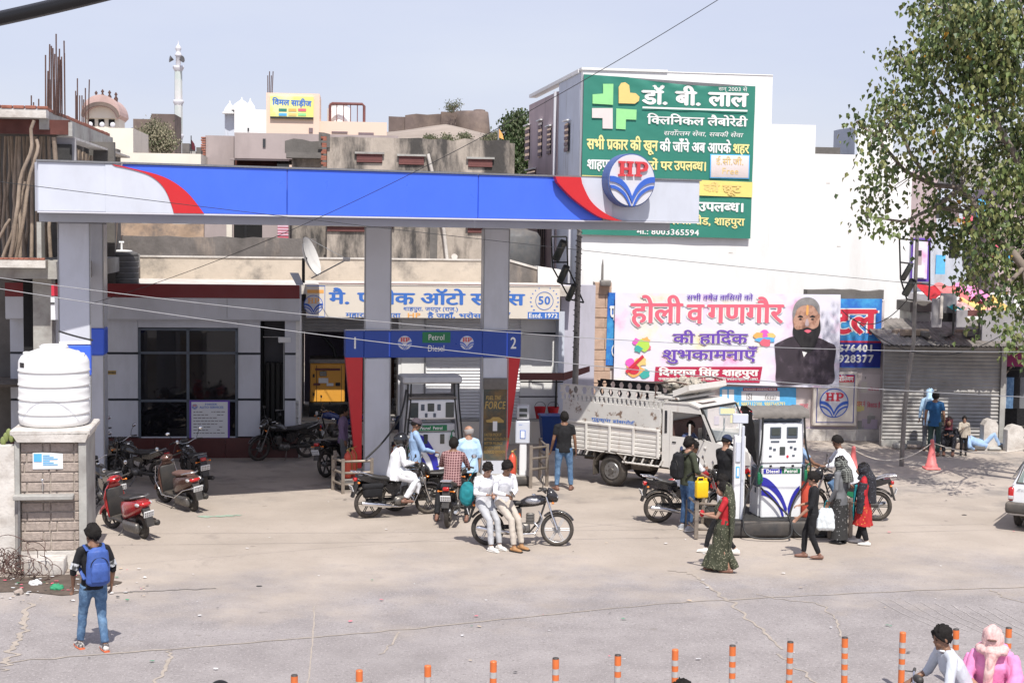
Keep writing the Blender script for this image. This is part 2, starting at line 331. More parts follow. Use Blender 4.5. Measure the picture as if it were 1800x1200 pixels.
mat('truck_white', (.68,.66,.62),.45,0,.08,1.5, bump=.1, bscale=6, col2=(.40,.32,.25), mixs=3.0, mix_lo=.58, mix_hi=.74, streak=True, dust=.18); mat('truck_worn', (.60,.59,.56),.55,0,.08,1.5, bump=.25, bscale=8, col2=(.17,.11,.08), mixs=5.0, mix_lo=.575, mix_hi=.63, dust=.45); mat('underbody', (.05,.042,.035),.9,0,.3,5, dust=.4)
mat('lamp_post_iron', (.24,.225,.21),.6,.5,.2,5); mat('dish_white', (.66,.65,.62),.6,0,.06,3, dust=.15); mat('wire_black', (.03,.03,.033),.6); mat('wire_pale', (.30,.30,.31),.5,.4); mat('rope', (.60,.55,.48),.9); mat('blue_plastic', (.01,.05,.22),.45); mat('sandstone', (.52,.37,.28),.9,0,.12,4, bump=.4, bscale=16, col2=(.42,.29,.22), mixs=3)
mat('window_glass', (.02,.022,.026),.06,0,.1,2, spec=.8, coat=.3); mat('office_glass', (.035,.033,.037),.05,0,.1,1, spec=.9); mat('truck_glass', (.20,.22,.22),.06,0,.15,2, spec=.9); mat('frame_grey', (.10,.12,.15),.5,.3); mat('wood_shutter', (.20,.15,.16),.8,0,.15,5); mat('red_brown_paint', (.15,.055,.05),.7,0,.15,3)
mat('asbestos', (.22,.20,.185),.95,0,.2,3, bump=.5, col2=(.12,.11,.10), mixs=2); mat('leaf_green', (.125,.165,.045),.55,0,.35,1.3, col2=(.09,.125,.045), mixs=1.1, spec=.4); mat('leaf_dark', (.045,.075,.022),.5,0,.3,1.2, spec=.4); mat('leaf_olive', (.21,.225,.08),.55,0,.25,1.5, spec=.4); mat('leaf_yellow', (.45,.25,.03),.5,0,.25,3); mat('bark', (.20,.165,.135),.95,0,.25,6, bump=.6, bscale=20); mat('far_leaf', (.085,.10,.05),.8,0,.3,.8); mat('dry_leaf', (.23,.21,.14),.8,0,.3,.8)
mat('poster_white', (.75,.76,.77),.7,0,.04,2); mat('poster_green', (.028,.205,.15),.55,0,.06,1.2); mat('poster_yellow', (.78,.66,.20),.6,0,.05,2); mat('poster_cream', (.72,.66,.58),.6,0,.04,1); mat('ink_blue', (.05,.17,.56),.6, var=0); mat('ink_white', (.80,.80,.78),.6, var=0); mat('ink_yellow', (.82,.72,.30),.6, var=0); mat('ink_red', (.60,.03,.06),.6, var=0); mat('ink_pink', (.72,.14,.20),.6, var=0); mat('ink_violet', (.14,.06,.42),.6, var=0); mat('ink_orange', (.85,.42,.12),.6, var=0); mat('ink_maroon', (.33,.02,.05),.6, var=0); mat('ink_black', (.02,.018,.02),.6, var=0); mat('poster_blue', (.03,.16,.55),.5,0,.1,2, col2=(.08,.45,.75), mixs=1.3); mat('poster_navy', (.02,.035,.26),.5); mat('poster_sky', (.10,.42,.75),.6); mat('poster_lime', (.30,.68,.28),.6, var=.03); mat('poster_sand', (.78,.56,.20),.6, var=.03); mat('poster_pinkish', (.70,.62,.60),.6, var=.03); mat('ink_teal', (.05,.40,.36),.6, var=0); mat('ink_magenta', (.75,.12,.50),.6, var=0); mat('ink_lime', (.45,.70,.10),.6, var=0); mat('ink_skin', (.50,.29,.21),.6, var=.08, scale=5, col2=(.30,.15,.10), mixs=4.5, mix_lo=.48, mix_hi=.6); mat('ink_grey', (.25,.24,.24),.6, var=.2, scale=8); mat('ink_vest', (.04,.03,.04),.6, var=.2, scale=3, col2=(.13,.10,.13), mixs=2.2, mix_lo=.5, mix_hi=.7)
mat('post_orange', (.66,.16,.04),.45,0,.08,8, dust=.1); mat('post_silver', (.42,.41,.40),.4,0,.12,30); mat('litter_white', (.7,.7,.7),.8); mat('litter_green', (.03,.25,.12),.7); mat('dust_seam', (.37,.32,.27),.95,0,.15,4, bump=.4); mat('wet_earth', (.10,.075,.058),.9,0,.35,4, bump=.6, bscale=20); mat('cactus', (.20,.24,.08),.7)
mat('car_white', (.72,.73,.74),.25,0,.04,2, coat=.6); mat('cloth_stall', (.30,.29,.30),.85,0,.15,2); mat('brass', (.40,.28,.10),.4,.6)
def weave(name, base, c2, kind='dots', sc=26, thr=.3):
 m = mat(name, base, .85,0,.1,12, bump=.2); n = m.node_tree.nodes; l = m.node_tree.links; b = n['Principled BSDF']; lk = b.inputs['Base Color'].links[0]; src = lk.from_socket
 tc = n.new('ShaderNodeTexCoord')
 if kind == 'dots': t = n.new('ShaderNodeTexVoronoi'); t.inputs['Scale'].default_value = sc; o = t.outputs['Distance']; l.new(tc.outputs['Object'], t.inputs['Vector'])
 else:
  wv = []
  for d in ('X', 'Z'):
   t = n.new('ShaderNodeTexWave'); t.bands_direction = d; t.inputs['Scale'].default_value = sc; l.new(tc.outputs['Object'], t.inputs['Vector']); wv.append(t.outputs['Fac'])
  mx = n.new('ShaderNodeMath'); mx.operation = 'MINIMUM'; l.new(wv[0], mx.inputs[0]); l.new(wv[1], mx.inputs[1]); o = mx.outputs[0]
 r = n.new('ShaderNodeMath'); r.operation = 'LESS_THAN'; l.new(o, r.inputs[0]); r.inputs[1].default_value = thr
 x = n.new('ShaderNodeMix'); x.data_type = 'RGBA'; l.new(r.outputs[0], x.inputs['Factor']); l.new(src, x.inputs['A']); x.inputs['B'].default_value = (*c2,1); l.new(x.outputs['Result'], b.inputs['Base Color']); return m
weave('plaid_cloth', (.11,.035,.04),(.42,.26,.25), 'check', 6.5,.16); weave('saree_cloth', (.05,.055,.032),(.24,.23,.16), 'dots', 26,.27); weave('dotted_skirt', (.03,.03,.03),(.25,.25,.25), 'dots', 18,.2); weave('dark_print', (.02,.02,.026),(.15,.16,.2), 'dots', 28,.2); weave('red_print', (.42,.02,.02),(.6,.25,.05), 'dots', 16,.2); weave('head_scarf_print', (.02,.02,.02),(.2,.21,.19), 'check', 9,.2); weave('green_print', (.05,.05,.02),(.2,.03,.03), 'dots', 22,.3); weave('banner_pastel', (.74,.70,.76),(.74,.70,.76), 'dots', 1,.0)
def pastel():
 """printed gradient of coloured powder clouds on the festival banner"""
 m = MATS['banner_pastel']; n = m.node_tree.nodes; l = m.node_tree.links; b = n['Principled BSDF']
 tc = n.new('ShaderNodeTexCoord'); cur = None
 no = n.new('ShaderNodeTexNoise'); no.inputs['Scale'].default_value = 1.1; no.inputs['Detail'].default_value = 5; l.new(tc.outputs['Object'], no.inputs['Vector'])
 cr = n.new('ShaderNodeValToRGB'); e = cr.color_ramp.elements; e[0].position = .28; e[0].color = (.80,.62,.30,1); e[1].position = .72; e[1].color = (.80,.30,.55,1)
 for p, c in ((.38,(.78,.74,.66)),(.46,(.74,.72,.80)),(.56,(.72,.72,.82)),(.64,(.78,.60,.74))):
  k = e.new(p); k.color = (*c, 1)
 l.new(no.outputs['Fac'], cr.inputs[0]); l.new(cr.outputs[0], b.inputs['Base Color']); b.inputs['Roughness'].default_value = .45
pastel()
# ---------------------------------------------------------------- people
def fuse(mb, name, voxel, smooth=3, wr=0.0, wf=9.0, seed=0, stretch=0.5):
 """melt the pieces of mb into one continuous surface and give it creases"""
 me = mb.mesh(name); o = bpy.data.objects.new(name, me)
 md = o.modifiers.new('r', 'REMESH'); md.mode = 'VOXEL'; md.voxel_size = voxel; md.use_smooth_shade = True
 if smooth: ms = o.modifiers.new('s', 'SMOOTH'); ms.factor = 0.5; ms.iterations = smooth
 out = evalmesh(o)
 bpy.data.objects.remove(o); bpy.data.meshes.remove(me); out.name = name
 if wr:
  off = Vector((seed*3.7, seed*1.3, seed*2.1))
  n_ = len(out.vertices); co = [0.0]*(3*n_); no = [0.0]*(3*n_); out.vertices.foreach_get('co', co); out.vertices.foreach_get('normal', no)
  for i in range(0,3*n_, 3):
   x, y, z = co[i:i+3]; q = Vector((x*wf, y*wf, z*wf*stretch))+off
   k = wr*((abs(noise.noise(q))*2-0.55)+0.5*noise.noise(q*2.3+Vector((z*6,0, x*4))))
   co[i] = x+no[i]*k; co[i+1] = y+no[i+1]*k; co[i+2] = z+no[i+2]*k
  out.vertices.foreach_set('co', co)
 out.polygons.foreach_set('use_smooth', [True]*len(out.polygons)); out.update()
 return out
def oval(mb, pts, rad, side, n=14, M=None):
 """tube of oval section: rad = [(half width along side, half depth)]"""
 pts = [Vector(p) for p in pts]; side = Vector(side); rings = []
 for i, p in enumerate(pts):
  d = (pts[min(i+1, len(pts)-1)]-pts[max(i-1,0)]).normalized()
  a = (side-d*side.dot(d)).normalized(); b = d.cross(a)
  rings.append([p+a*math.cos(t)*rad[i][0]+b*math.sin(t)*rad[i][1] for t in [2*math.pi*k/n for k in range(n)]])
 mb.loft(rings, True, True, M)
def ST(**k):
 J = dict(pel=(0,0,.93), waist=(0,.005,1.07), chest=(0,0,1.28), neck=(0,-.01,1.475), head=(0,.025,1.60),
   shR=(.175,-.01,1.405), shL=(-.175,-.01,1.405), elR=(.235,-.03,1.13), elL=(-.235,-.03,1.13), wrR=(.25,.03,.89), wrL=(-.25,.03,.89),
   hiR=(.09,0,.90), hiL=(-.09,0,.90), knR=(.10,.015,.49), knL=(-.10,.015,.49), anR=(.105,-.02,.085), anL=(-.105,-.02,.085),
   tR=(.03,1), tL=(-.03,1), look=(0,0), curl=0.5)
 J.update(k); return J
def SIT(lean=.12, hz=.86, **k):
 """astride a motorcycle, hands on the grips"""
 J = dict(pel=(0,-.02, hz), waist=(0, lean*.25-.02, hz+.14), chest=(0, lean*.7, hz+.35), neck=(0, lean+.01, hz+.545), head=(0, lean+.055, hz+.67),
   shR=(.185, lean, hz+.47), shL=(-.185, lean, hz+.47), elR=(.27, lean+.16, hz+.24), elL=(-.27, lean+.16, hz+.24), wrR=(.27,.42, hz+.19), wrL=(-.27,.42, hz+.19),
   hiR=(.10,0, hz-.02), hiL=(-.10,0, hz-.02), knR=(.24,.40, hz-.12), knL=(-.24,.40, hz-.12), anR=(.21,.16, hz-.50), anL=(-.21,.16, hz-.50),
   tR=(.1,1), tL=(-.1,1), look=(0,0), curl=1.0)
 J.update(k); return J
def V3(p): return Vector(p)
def hand(mb, wr, d, side, s, curl):
 """palm, four unequal bent fingers and a thumb leaving the side of the palm"""
 d = d.normalized(); side = (side-d*side.dot(d)).normalized(); nrm = d.cross(side)
 if nrm.dot(Vector((0,0,1))) < -0.2 : pass
 oval(mb, [wr-d*.02, wr+d*.03, wr+d*.085],[(.026,.019),(.038,.015),(.039,.013)], side, 10)
 for k, (o, L) in enumerate(((.030,.072),(.010,.08),(-.010,.074),(-.029,.058))):
  p = wr+d*.075+side*o*s; a = curl*.55
  q1 = p+(d*math.cos(a)-nrm*math.sin(a)*s)*L*.5; a2 = curl*1.6
  q2 = q1+(d*math.cos(a2)-nrm*math.sin(a2)*s)*L*.55
  mb.tube([p, q1, q2],[.0095,.009,.0075],6)
 p = wr+d*.02+side*.028*s; q = p+(side*s*.7+d*.6-nrm*s*.3).normalized()*.05; mb.tube([p, q, q+(d-nrm*s*curl*.6).normalized()*.03],[.012,.011,.008],6)
def body_mb(J, fat=1.0):
 mb = MB(); P = {k: V3(v) for k, v in J.items() if isinstance(v, (tuple, Vector)) and len(v) == 3}
 side = (P['shR']-P['shL']).normalized()
 oval(mb, [P['pel']+V3((0,0,-.08)), P['pel'], P['waist'], P['chest'], P['chest'].lerp(P['neck'],.6), P['neck']],
  [(.11*fat, .08*fat),(.14*fat, .092*fat),(.12*fat, .082*fat),(.14*fat, .095*fat),(.10,.07),(.055,.055)], side)
 hd = P['head']; up = (hd-P['neck']).normalized()
 mb.tube([P['neck']-up*.05, P['neck']+up*.03, hd-up*.04],[.066,.058,.056],10)
 for k in 'RL': mb.tube([P['neck']+up*.01, P['neck'].lerp(P['sh'+k],.55)+V3((0,0,.012)), P['sh'+k]+V3((0,0,-.02))],[.042,.034,.032],8)
 HM = head_m(J)
 mb.ell((0,-.012,.022),.074,.092,.092,14,10, HM); mb.ell((0,.02,-.04),.058,.068,.07,12,8, HM)      # skull, jaw
 mb.ell((0,.082,-.012),.012,.022,.02,8,6, HM); mb.ell((0,.072,.018),.05,.012,.01,8,6, HM); mb.ell((0,.078,-.052),.022,.012,.008,8,5, HM); mb.ell((0,.068,-.088),.022,.02,.016,8,6, HM)
 for s in (-1,1): mb.ell((s*.076,-.005,-.005),.010,.02,.03,8,6, HM)
 for s, k in ((1, 'R'),(-1, 'L')):
  sh, el, wr = P['sh'+k], P['el'+k], P['wr'+k]
  mb.tube([P['chest'].lerp(sh, .6)+V3((0,0,.0)), sh.lerp(el, .06), sh.lerp(el, .3), sh.lerp(el, .75), el, el.lerp(wr, .3), wr],[.045,.042,.043,.04,.037,.037,.025],10)
  d = J.get('hd'+k); d = V3(d) if d else (wr-el)
  sd = V3(J['hs'+k]) if 'hs'+k in J else (V3((0,1,0)) if abs(d.normalized().y) < .8 else V3((-s, 0,0)))
  hand(mb, wr, d, sd, 1 if k == 'R' else 1, J['curl'])
  hi, kn, an = P['hi'+k], P['kn'+k], P['an'+k]
  mb.tube([hi+V3((0,0,.02)), hi.lerp(kn, .25), hi.lerp(kn, .7), kn, kn.lerp(an, .3), kn.lerp(an, .75), an],[.078*fat, .076*fat, .056,.049,.052,.037,.033],10)
  t = J['t'+k]; td = V3((t[0], t[1],0)).normalized(); tz = J.get('tz', 0)
  b = an+V3((0,0,-.045)); mb.tube([b-td*.05, b+td*.05, b+td*.14+V3((0,0,-.008+tz))],[.034,.035,.024],8); mb.tube([an, b],[.034,.036],8)
 return mb, P
def head_m(J):
 y, p = J['look']; hd = V3(J['head']); return Matrix.Translation(hd) @ RZ(R(y)) @ RX(R(p)) @ Matrix.Scale(1.13,4)
def hair_shell(HM, back=-38, side=-8, front=30, r=1.08, amp=.006, seed=1, puff=0.0):
 mb = MB(); nu, nv = 36,12; rings = []; lim = []
 for k in range(nu):
  a = 2*math.pi*k/nu; f = math.sin(a)        # f=1 front(+y),-1 back
  l = front*max(f, 0)**1.5+side*(1-abs(f)**1.5)+back*max(-f, 0)**1.2
  lim.append(l)
 for j in range(nv+2):
  ring = []
  for k in range(nu):
   a = 2*math.pi*k/nu; t = min(j, nv)/nv; e = R(89-(89-lim[k])*t); rr = (r+puff*math.sin(e) if j <= nv else .9)
   n_ = (noise.noise(Vector((math.cos(a)*3+seed, math.sin(a)*3, e*3)))+.8*noise.noise(Vector((math.cos(a)*9+seed, math.sin(a)*9, e*7))))*amp/.09 if j <= nv else 0
   rr += n_
   ring.append((.076*rr*math.cos(e)*math.cos(a),-.012+.095*rr*math.cos(e)*math.sin(a),.020+.098*rr*math.sin(e)))
  rings.append(ring)
 mb.loft(rings, True, True, HM); return mb
def limb_pts(P, k, part): return None
def person(label, pos, yaw, h=1.70, pose=None, top=None, sleeve='long', hem=.80, bottom=None, legs='trousers', shoe=None, hair='short', skin=None, hairm=None, group=None, voxel=.0125, fat=1.0, extra=None, roll=0.0, tuck=False, collar=None, untagged=False, seed=None, loose=1.0, baseM=None, facing=None):
 J = pose or ST(); s = h/1.72
 seed = seed if seed is not None else (sum(map(ord, label)) % 97)
 mb, P = body_mb(J, fat)
 me = fuse(mb, 'person', voxel, 2); me.materials.append(skin or SKIN)
 M = (baseM if baseM is not None else Matrix.Translation(pos) @ RZ(R(yaw)) @ RY(R(roll))) @ Matrix.Scale(s, 4)
 o = link('person', me, None, label, 'person', group); o.matrix_world = M
 side = (P['shR']-P['shL']).normalized()
 if top:
  t = MB(); hp = P['pel']; zl = hem-.93     # hem relative to pelvis
  dn = (hp-P['waist']).normalized()
  L = loose*fat
  low = hp+dn*max(-.04,-zl)
  oval(t, [low, hp, P['waist'], P['chest'], P['chest'].lerp(P['neck'],.5), P['neck'].lerp(P['chest'],.12)],
   [(.175*L, .125*L),(.175*L, .125*L),(.152*L, .112*L),(.176*L, .128*L),(.155,.108),(.080,.078)], side)
  for s_, k in ((1, 'R'),(-1, 'L')):
   sh, el, wr = P['sh'+k], P['el'+k], P['wr'+k]
   pts = [P['neck'].lerp(sh, .35)+V3((0,0,-.012)), sh+V3((0,0,-.004)), sh.lerp(el, .35)]; rr = [.064,.068,.060*loose]
   if sleeve == 'short': pts.append(sh.lerp(el, .62)); rr.append(.056)
   elif sleeve == 'half': pts += [el, el.lerp(wr, .25)]; rr += [.052*loose, .049]
   else: pts += [sh.lerp(el, .8), el, el.lerp(wr, .5), el.lerp(wr, .93)]; rr += [.052*loose, .05*loose, .044,.037]
   t.tube(pts, rr, 10)
  sm = fuse(t, 'shirt', .014,2,.0075,8, seed); sm.materials.append(top); c = link('shirt', sm, o)
  if collar:
   cm = MB(); nk = P['neck']; cm.torus((nk.x, nk.y+.012, nk.z-.012),.062,.014,14,6, None, None, 'z'); cm.build('collar', collar, o)
 if bottom and legs in ('trousers', 'shorts'):
  t = MB(); oval(t, [P['pel']+V3((0,0,-.09)), P['pel'], P['pel'].lerp(P['waist'],.35)],[(.15*fat, .115*fat),(.168*fat, .12*fat),(.15*fat, .108*fat)], side)
  for k in 'RL':
   hi, kn, an = P['hi'+k], P['kn'+k], P['an'+k]
   t.tube([hi+V3((0,0,.03)), hi.lerp(kn, .3), hi.lerp(kn, .75), kn, kn.lerp(an, .4), kn.lerp(an, .92)],[.098*fat, .094*fat, .073*loose, .066*loose, .063*loose, .054*loose],12)
  sm = fuse(t, 'trousers', .014,2,.008,7, seed+5,.9); sm.materials.append(bottom); link('trousers', sm, o)
 if shoe:
  for k in 'RL':
   an = P['an'+k]; tt = J['t'+k]; td = V3((tt[0], tt[1],0)).normalized(); tz = J.get('tz', 0); b = an+V3((0,0,-.045)); sd = td.cross(V3((0,0,1)))
   m1 = MB(); oval(m1,[b-td*.085, b-td*.06, b+td*.04, b+td*.13+V3((0,0,-.006+tz)), b+td*.185+V3((0,0,-.012+tz))],[(.03,.028),(.042,.04),(.048,.040),(.048,.030),(.026,.018)], sd, 12)
   m1.tube([an+V3((0,0,.02)), b],[.042,.046],10)
   f1 = fuse(m1, 'shoe', .010,2); f1.materials.append(shoe[0]); so_ = link('shoe', f1, o)
   if len(shoe) > 1:
    m2 = MB(); oval(m2,[b-td*.092+V3((0,0,-.03)), b+td*.04+V3((0,0,-.03)), b+td*.19+V3((0,0,-.026+tz))],[(.04,.016),(.052,.016),(.036,.014)], sd, 12); m2.build('sole', shoe[1], so_)
 HM = head_m(J); hm = hairm or HAIR
 e = MB()
 for s_ in (-1,1): e.ell((s_*.030,.074,.008),.011,.008,.005,8,5, HM)
 for s_ in (-1,1): e.ell((s_*.030,.080,.026),.017,.006,.004,8,5, HM)
 e.build('eyes', HAIR, o)
 if hair == 'short': hair_shell(HM, -52,-22,40,1.12,.012, seed, .03).build('hair', hm, o)
 elif hair == 'full': hair_shell(HM, -55,-30,28,1.16,.022, seed, .10).build('hair', hm, o)
 elif hair == 'bald':
  hb = MB(); rings = []
  for ez, rr in ((18,1.0),(14,1.06),(-20,1.07),(-38,1.0)):
   rings.append([(.078*rr*math.cos(R(ez*(.4 if math.sin(a) > 0 else 1)))*math.cos(a),-.014+.095*rr*math.cos(R(ez))*math.sin(a),.02+.1*math.sin(R(ez))) for a in [R(150+240*i/16) for i in range(17)]])
  hb.loft(rings, False, True, HM, None, False); hb.build('hair', mat('grey_hair', (.3,.28,.27),.8), o)
 elif hair == 'none': pass
 elif hair == 'cap':
  hair_shell(HM, -38,-15,5,1.05,.004, seed).build('hair', hm, o)
  c = hair_shell(HM, 5,8,14,1.15,0, seed, .04)
  c.ell((0,.115,.045),.062,.06,.009,12,6, HM @ RX(R(-12))); c.build('cap', extra_mat[0] if False else (J.get('capm') or MATS['navy_cloth']), o)
 elif hair == 'helmet':
  hb = MB(); hb.ell((0,-.015,.02),.125,.145,.135,18,12, HM); hh = hb.build('helmet', mat('helmet_black', (.012,.012,.014),.18,0,.1,20, coat=.6), o)
  v = MB(); v.ell((0,.07,.075),.085,.075,.04,14,8, HM); v.build('visor', mat('visor_grey', (.25,.25,.24),.12,0,.1,20, coat=.5), hh)
  st = MB(); st.tube([HM @ V3((-.09,.02,-.04)), HM @ V3((-.05,.06,-.11)), HM @ V3((.05,.06,-.11)), HM @ V3((.09,.02,-.04))],.008,6); st.build('strap', HAIR, hh)
 return o, P
def drape(mb, rings, n=28, fold=.012, nf=9, seed=0, M=None):
 """cloth hanging in folds through oval rings (cx,cy,z,rx,ry)"""
 out = []
 for i, (cx, cy, z, rx, ry) in enumerate(rings):
  f = fold*min(1, i/3); ring = []
  for k in range(n):
   a = 2*math.pi*k/n; w_ = 1+f/max(rx, .01)*(math.sin(nf*a+seed+i*.25)+.6*math.sin((nf*1.7)*a+seed*2))
   ring.append((cx+rx*w_*math.cos(a), cy+ry*w_*math.sin(a), z))
  out.append(ring)
 mb.loft(out, True, True, M)
def backpack(o, P, m, mdark, h=.46, w_=.30, d=.17, vertical=True, z=None, strapm=None, group=None, label=None):
 """worn on the back; its own thing, placed on the wearer"""
 M = o.matrix_world.copy(); sx = M.to_scale()[0]
 b = thing('backpack', label, 'backpack', M, group)
 c = P['chest']; zc = z if z is not None else c.z-.06; yb = c.y-.125
 main = MB()
 oval(main, [V3((0, yb-d*.5, zc-h/2)), V3((0, yb-d*.55, zc-h*.44)), V3((0, yb-d*.58, zc)), V3((0, yb-d*.5, zc+h*.40)), V3((0, yb-d*.4, zc+h/2))],[(w_*.40, d*.42),(w_*.5, d*.52),(w_*.5, d*.55),(w_*.43, d*.45),(w_*.2, d*.2)], V3((1,0,0)),16)
 f = fuse(main, 'bag_body', .012,3,.006,10,3); f.materials.append(m); link('bag_body', f, b)
 pk = MB(); oval(pk, [V3((0, yb-d*1.02, zc-h*.42)), V3((0, yb-d*1.08, zc-h*.1)), V3((0, yb-d*1.0, zc+h*.12))],[(w_*.36,.03),(w_*.38,.04),(w_*.28,.02)], V3((1,0,0)),14)
 f = fuse(pk, 'front_pocket', .012,3,.004,12,4); f.materials.append(m); link('front_pocket', f, b)
 zp = MB(); zp.torus((0, yb-d*.98, zc+h*.02), w_*.36,.006,20,5, None, None, 'y', R(0), R(180)); zp.build('zip', mdark, b)
 for s in (-1,1):
  st = MB(); sh = P['shR'] if s > 0 else P['shL']
  pts = [V3((s*.06, yb-.02, zc+h*.42)), V3((s*.11, c.y-.12, sh.z+.02)), V3((s*.125, sh.y+.0, sh.z+.075)), V3((s*.14, c.y+.14, sh.z-.06)), V3((s*.17, c.y+.10, zc-.06)), V3((s*.15, yb, zc-h*.38))]
  oval(st, pts, [(.028,.010)]*6, V3((1,0,0)),8); st.build('strap', strapm or m, b)
 return b
# ---------------------------------------------------------------- two wheelers
def wheel_parts(t, cx, r, w_, kind, tyre, rimm, name, steer=None):
 """name: front_wheel / rear_wheel child with tyre, rim, hub as one level below"""
 M = T(cx, 0, r) if steer is None else steer
 a = MB(M); a.torus((0,0,0), r-w_*.5, w_*.5,36,10); o = a.build(name, tyre, t)
 b = MB(M); rr = r-w_*.85
 b.torus((0,0,0), rr, .016,32,8)
 b.cyl((0,-.045,0),(0,.045,0),.042, None, 14)
 if kind == 'alloy':
  for k in range(6):
   an = 2*math.pi*k/6; c, s = math.cos(an), math.sin(an)
   for q in (-.14,.14):
    b.tube([(math.cos(an+q*3)*.035,0, math.sin(an+q*3)*.035),(math.cos(an+q*.5)*rr*.98,0, math.sin(an+q*.5)*rr*.98)],[.012,.009],5)
 elif kind == 'spoke':
  for k in range(24):
   an = 2*math.pi*k/24; sgn = 1 if k % 2 else -1
   b.tube([(math.cos(an)*.03, sgn*.03, math.sin(an)*.03),(math.cos(an+sgn*.25)*rr, 0, math.sin(an+sgn*.25)*rr)],.0028,4)
 else:
  b.cyl((0,-.02,0),(0,.02,0), rr*.95, None, 20)
 b.build('rim', rimm, o)
 d = MB(M); d.cyl((0,-.055,0),(0,.055,0),.062 if kind != 'disc' else .05, None, 16); d.build('hub', mat('alloy_grey', (.30,.30,.30),.4,.8,.15,30), o)
 return o
def motorcycle(label, M, tank='paint_black', tank2=None, wheels='alloy', rimc='rim_black', lean=9, group='motorcycles', rack=False, fairing=True, plate_text=None, accent=None, bag=False, steer=0, mirrors=True, tankfair=None, low=False):
 t = thing('motorcycle', label, 'motorcycle', M @ RX(R(-lean)), group)
 tk = MATS[tank]; blk = MATS['black_plastic']; chrome = MATS['chrome']; met = MATS['engine_metal']; tyre = MATS['tyre']; rim = MATS[rimc]; seatm = MATS['seat_vinyl']
 W = .635; rw = .305
 wheel_parts(t, -W, rw, .085, wheels, tyre, rim, 'rear_wheel')
 SM = T(.46,0,.86) @ RZ(R(steer)) @ T(-.46,0,-.86)
 wheel_parts(t, W, rw, .075, wheels, tyre, rim, 'front_wheel', SM @ T(W, 0, rw))
 f = MB()      # frame
 f.tube([(.42,0,.82),(.30,0,.45),(.12,0,.24),(-.10,0,.22)],.019,7); f.tube([(.42,0,.80),(0,0,.72),(-.25,0,.66),(-.75,0,.78)],.017,7)
 for s in (-1,1):
  f.tube([(-.10, s*.05,.24),(-.12, s*.07,.40),(-.20, s*.08,.68)],.013,6); f.tube([(-.05, s*.09,.33),(-W, s*.095, rw)],.017,7); f.tube([(-.20, s*.10,.64),(-.80, s*.10,.78)],.013,6)
 f.build('frame', blk, t)
 e = MB(); e.rbox(-.14,.14,-.11,.11,.24,.42,.05); e.ell((-.04,-.12,.33),.10,.05,.085,14,8); e.ell((-.04,.12,.33),.10,.05,.085,14,8)
 for k in range(7): e.rbox(.06,.22,-.075,.075,.40+k*.028,.415+k*.028,.006, T(0,0,0), n=1)
 e.rbox(.08,.20,-.055,.055,.40,.60,.02); e.build('engine', met, t)
 ex = MB(); ex.tube([(.20,-.05,.44),(.29,-.07,.34),(.22,-.11,.23),(-.05,-.14,.22),(-.22,-.16,.24)],.018,8); ex.tube([(-.20,-.165,.24),(-.26,-.165,.25),(-.80,-.175,.33),(-.84,-.175,.335)],[.02,.042,.048,.03],12); ex.build('exhaust', chrome if not low else blk, t)
 tb = MB(); rings = []
 for x, hw, zb, zt in ((-.08,.05,.70,.76),(-.04,.085,.68,.83),(.08,.125,.68,.90),(.22,.14,.69,.93),(.34,.12,.72,.93),(.42,.06,.76,.90)):
  rings.append([(x, hw*math.cos(a),(zb+zt)/2+(zt-zb)/2*math.sin(a)*(1 if math.sin(a) > 0 else .8)) for a in [2*math.pi*k/14 for k in range(14)]])
 tb.loft(rings); tko = tb.build('fuel_tank', tk, t)
 c = MB(); c.cyl((.20,0,.925),(.20,0,.945),.038,.034,14); c.build('cap', chrome, tko)
 if tank2:
  for s in (-1,1): g = MB(); g.ell((.18, s*.118,.82),.15,.028,.055,14,8); g.build('side_panel', MATS[tank2], t)
 st = MB(); rings = []
 for x, hw, z, th in ((-.02,.07,.78,.03),(-.10,.10,.775,.05),(-.28,.125,.775,.055),(-.45,.125,.80,.055),(-.62,.12,.84,.055),(-.74,.08,.85,.045)):
  rings.append([(x, hw*max(-1, min(1,1.15*math.cos(a))), z+th*math.sin(a)) for a in [2*math.pi*k/14 for k in range(14)]])
 st.loft(rings); st.build('seat', seatm, t)
 sp = MB()
 for s in (-1,1):
  sp.prism([(-.18,.44),(-.02,.52),(-.02,.68),(-.22,.70),(-.34,.62)], s*.085, s*.12); sp.prism([(-.26,.66),(-.50,.66),(-.86,.80),(-.80,.86),(-.30,.76)], s*.09, s*.115)
 sp.prism([(-.74,.80),(-.90,.82),(-.88,.88),(-.74,.86)],-.1,.1); sp.build('tail_cowl', MATS[accent] if accent and False else tk, t)
 if accent:
  for s in (-1,1): ac = MB(); ac.prism([(-.16,.47),(-.03,.53),(-.05,.60),(-.22,.58)], s*.12, s*.126); ac.build('decal', MATS[accent], t)
 fd = MB(); 
 for cx, r_, a0, a1, Mx in ((-W, .36, R(20), R(125), None), ): 
  rings = []
  for k in range(9):
   a = a0+(a1-a0)*k/8+R(20); rings.append([(cx+(r_+q)*math.cos(a), yy, rw+(r_+q)*math.sin(a)) for yy, q in ((-.075,-.03),(-.06,0),(0,.012),(.06,0),(.075,-.03),(0,-.002))])
  fd.loft(rings)
 fd.prism([(-.90,.80),(-.98,.50),(-1.0,.44),(-.96,.44),(-.84,.78)],-.07,.07); fd.build('rear_mudguard', blk, t)
 fm = MB(SM); rings = []
 for k in range(9):
  a = R(30)+R(105)*k/8; rings.append([(W+(.345+q)*math.cos(a), yy, rw+(.345+q)*math.sin(a)) for yy, q in ((-.065,-.03),(-.05,0),(0,.012),(.05,0),(.065,-.03),(0,-.002))])
 fm.loft(rings); fm.build('front_mudguard', tk, t)
 fk = MB(SM)
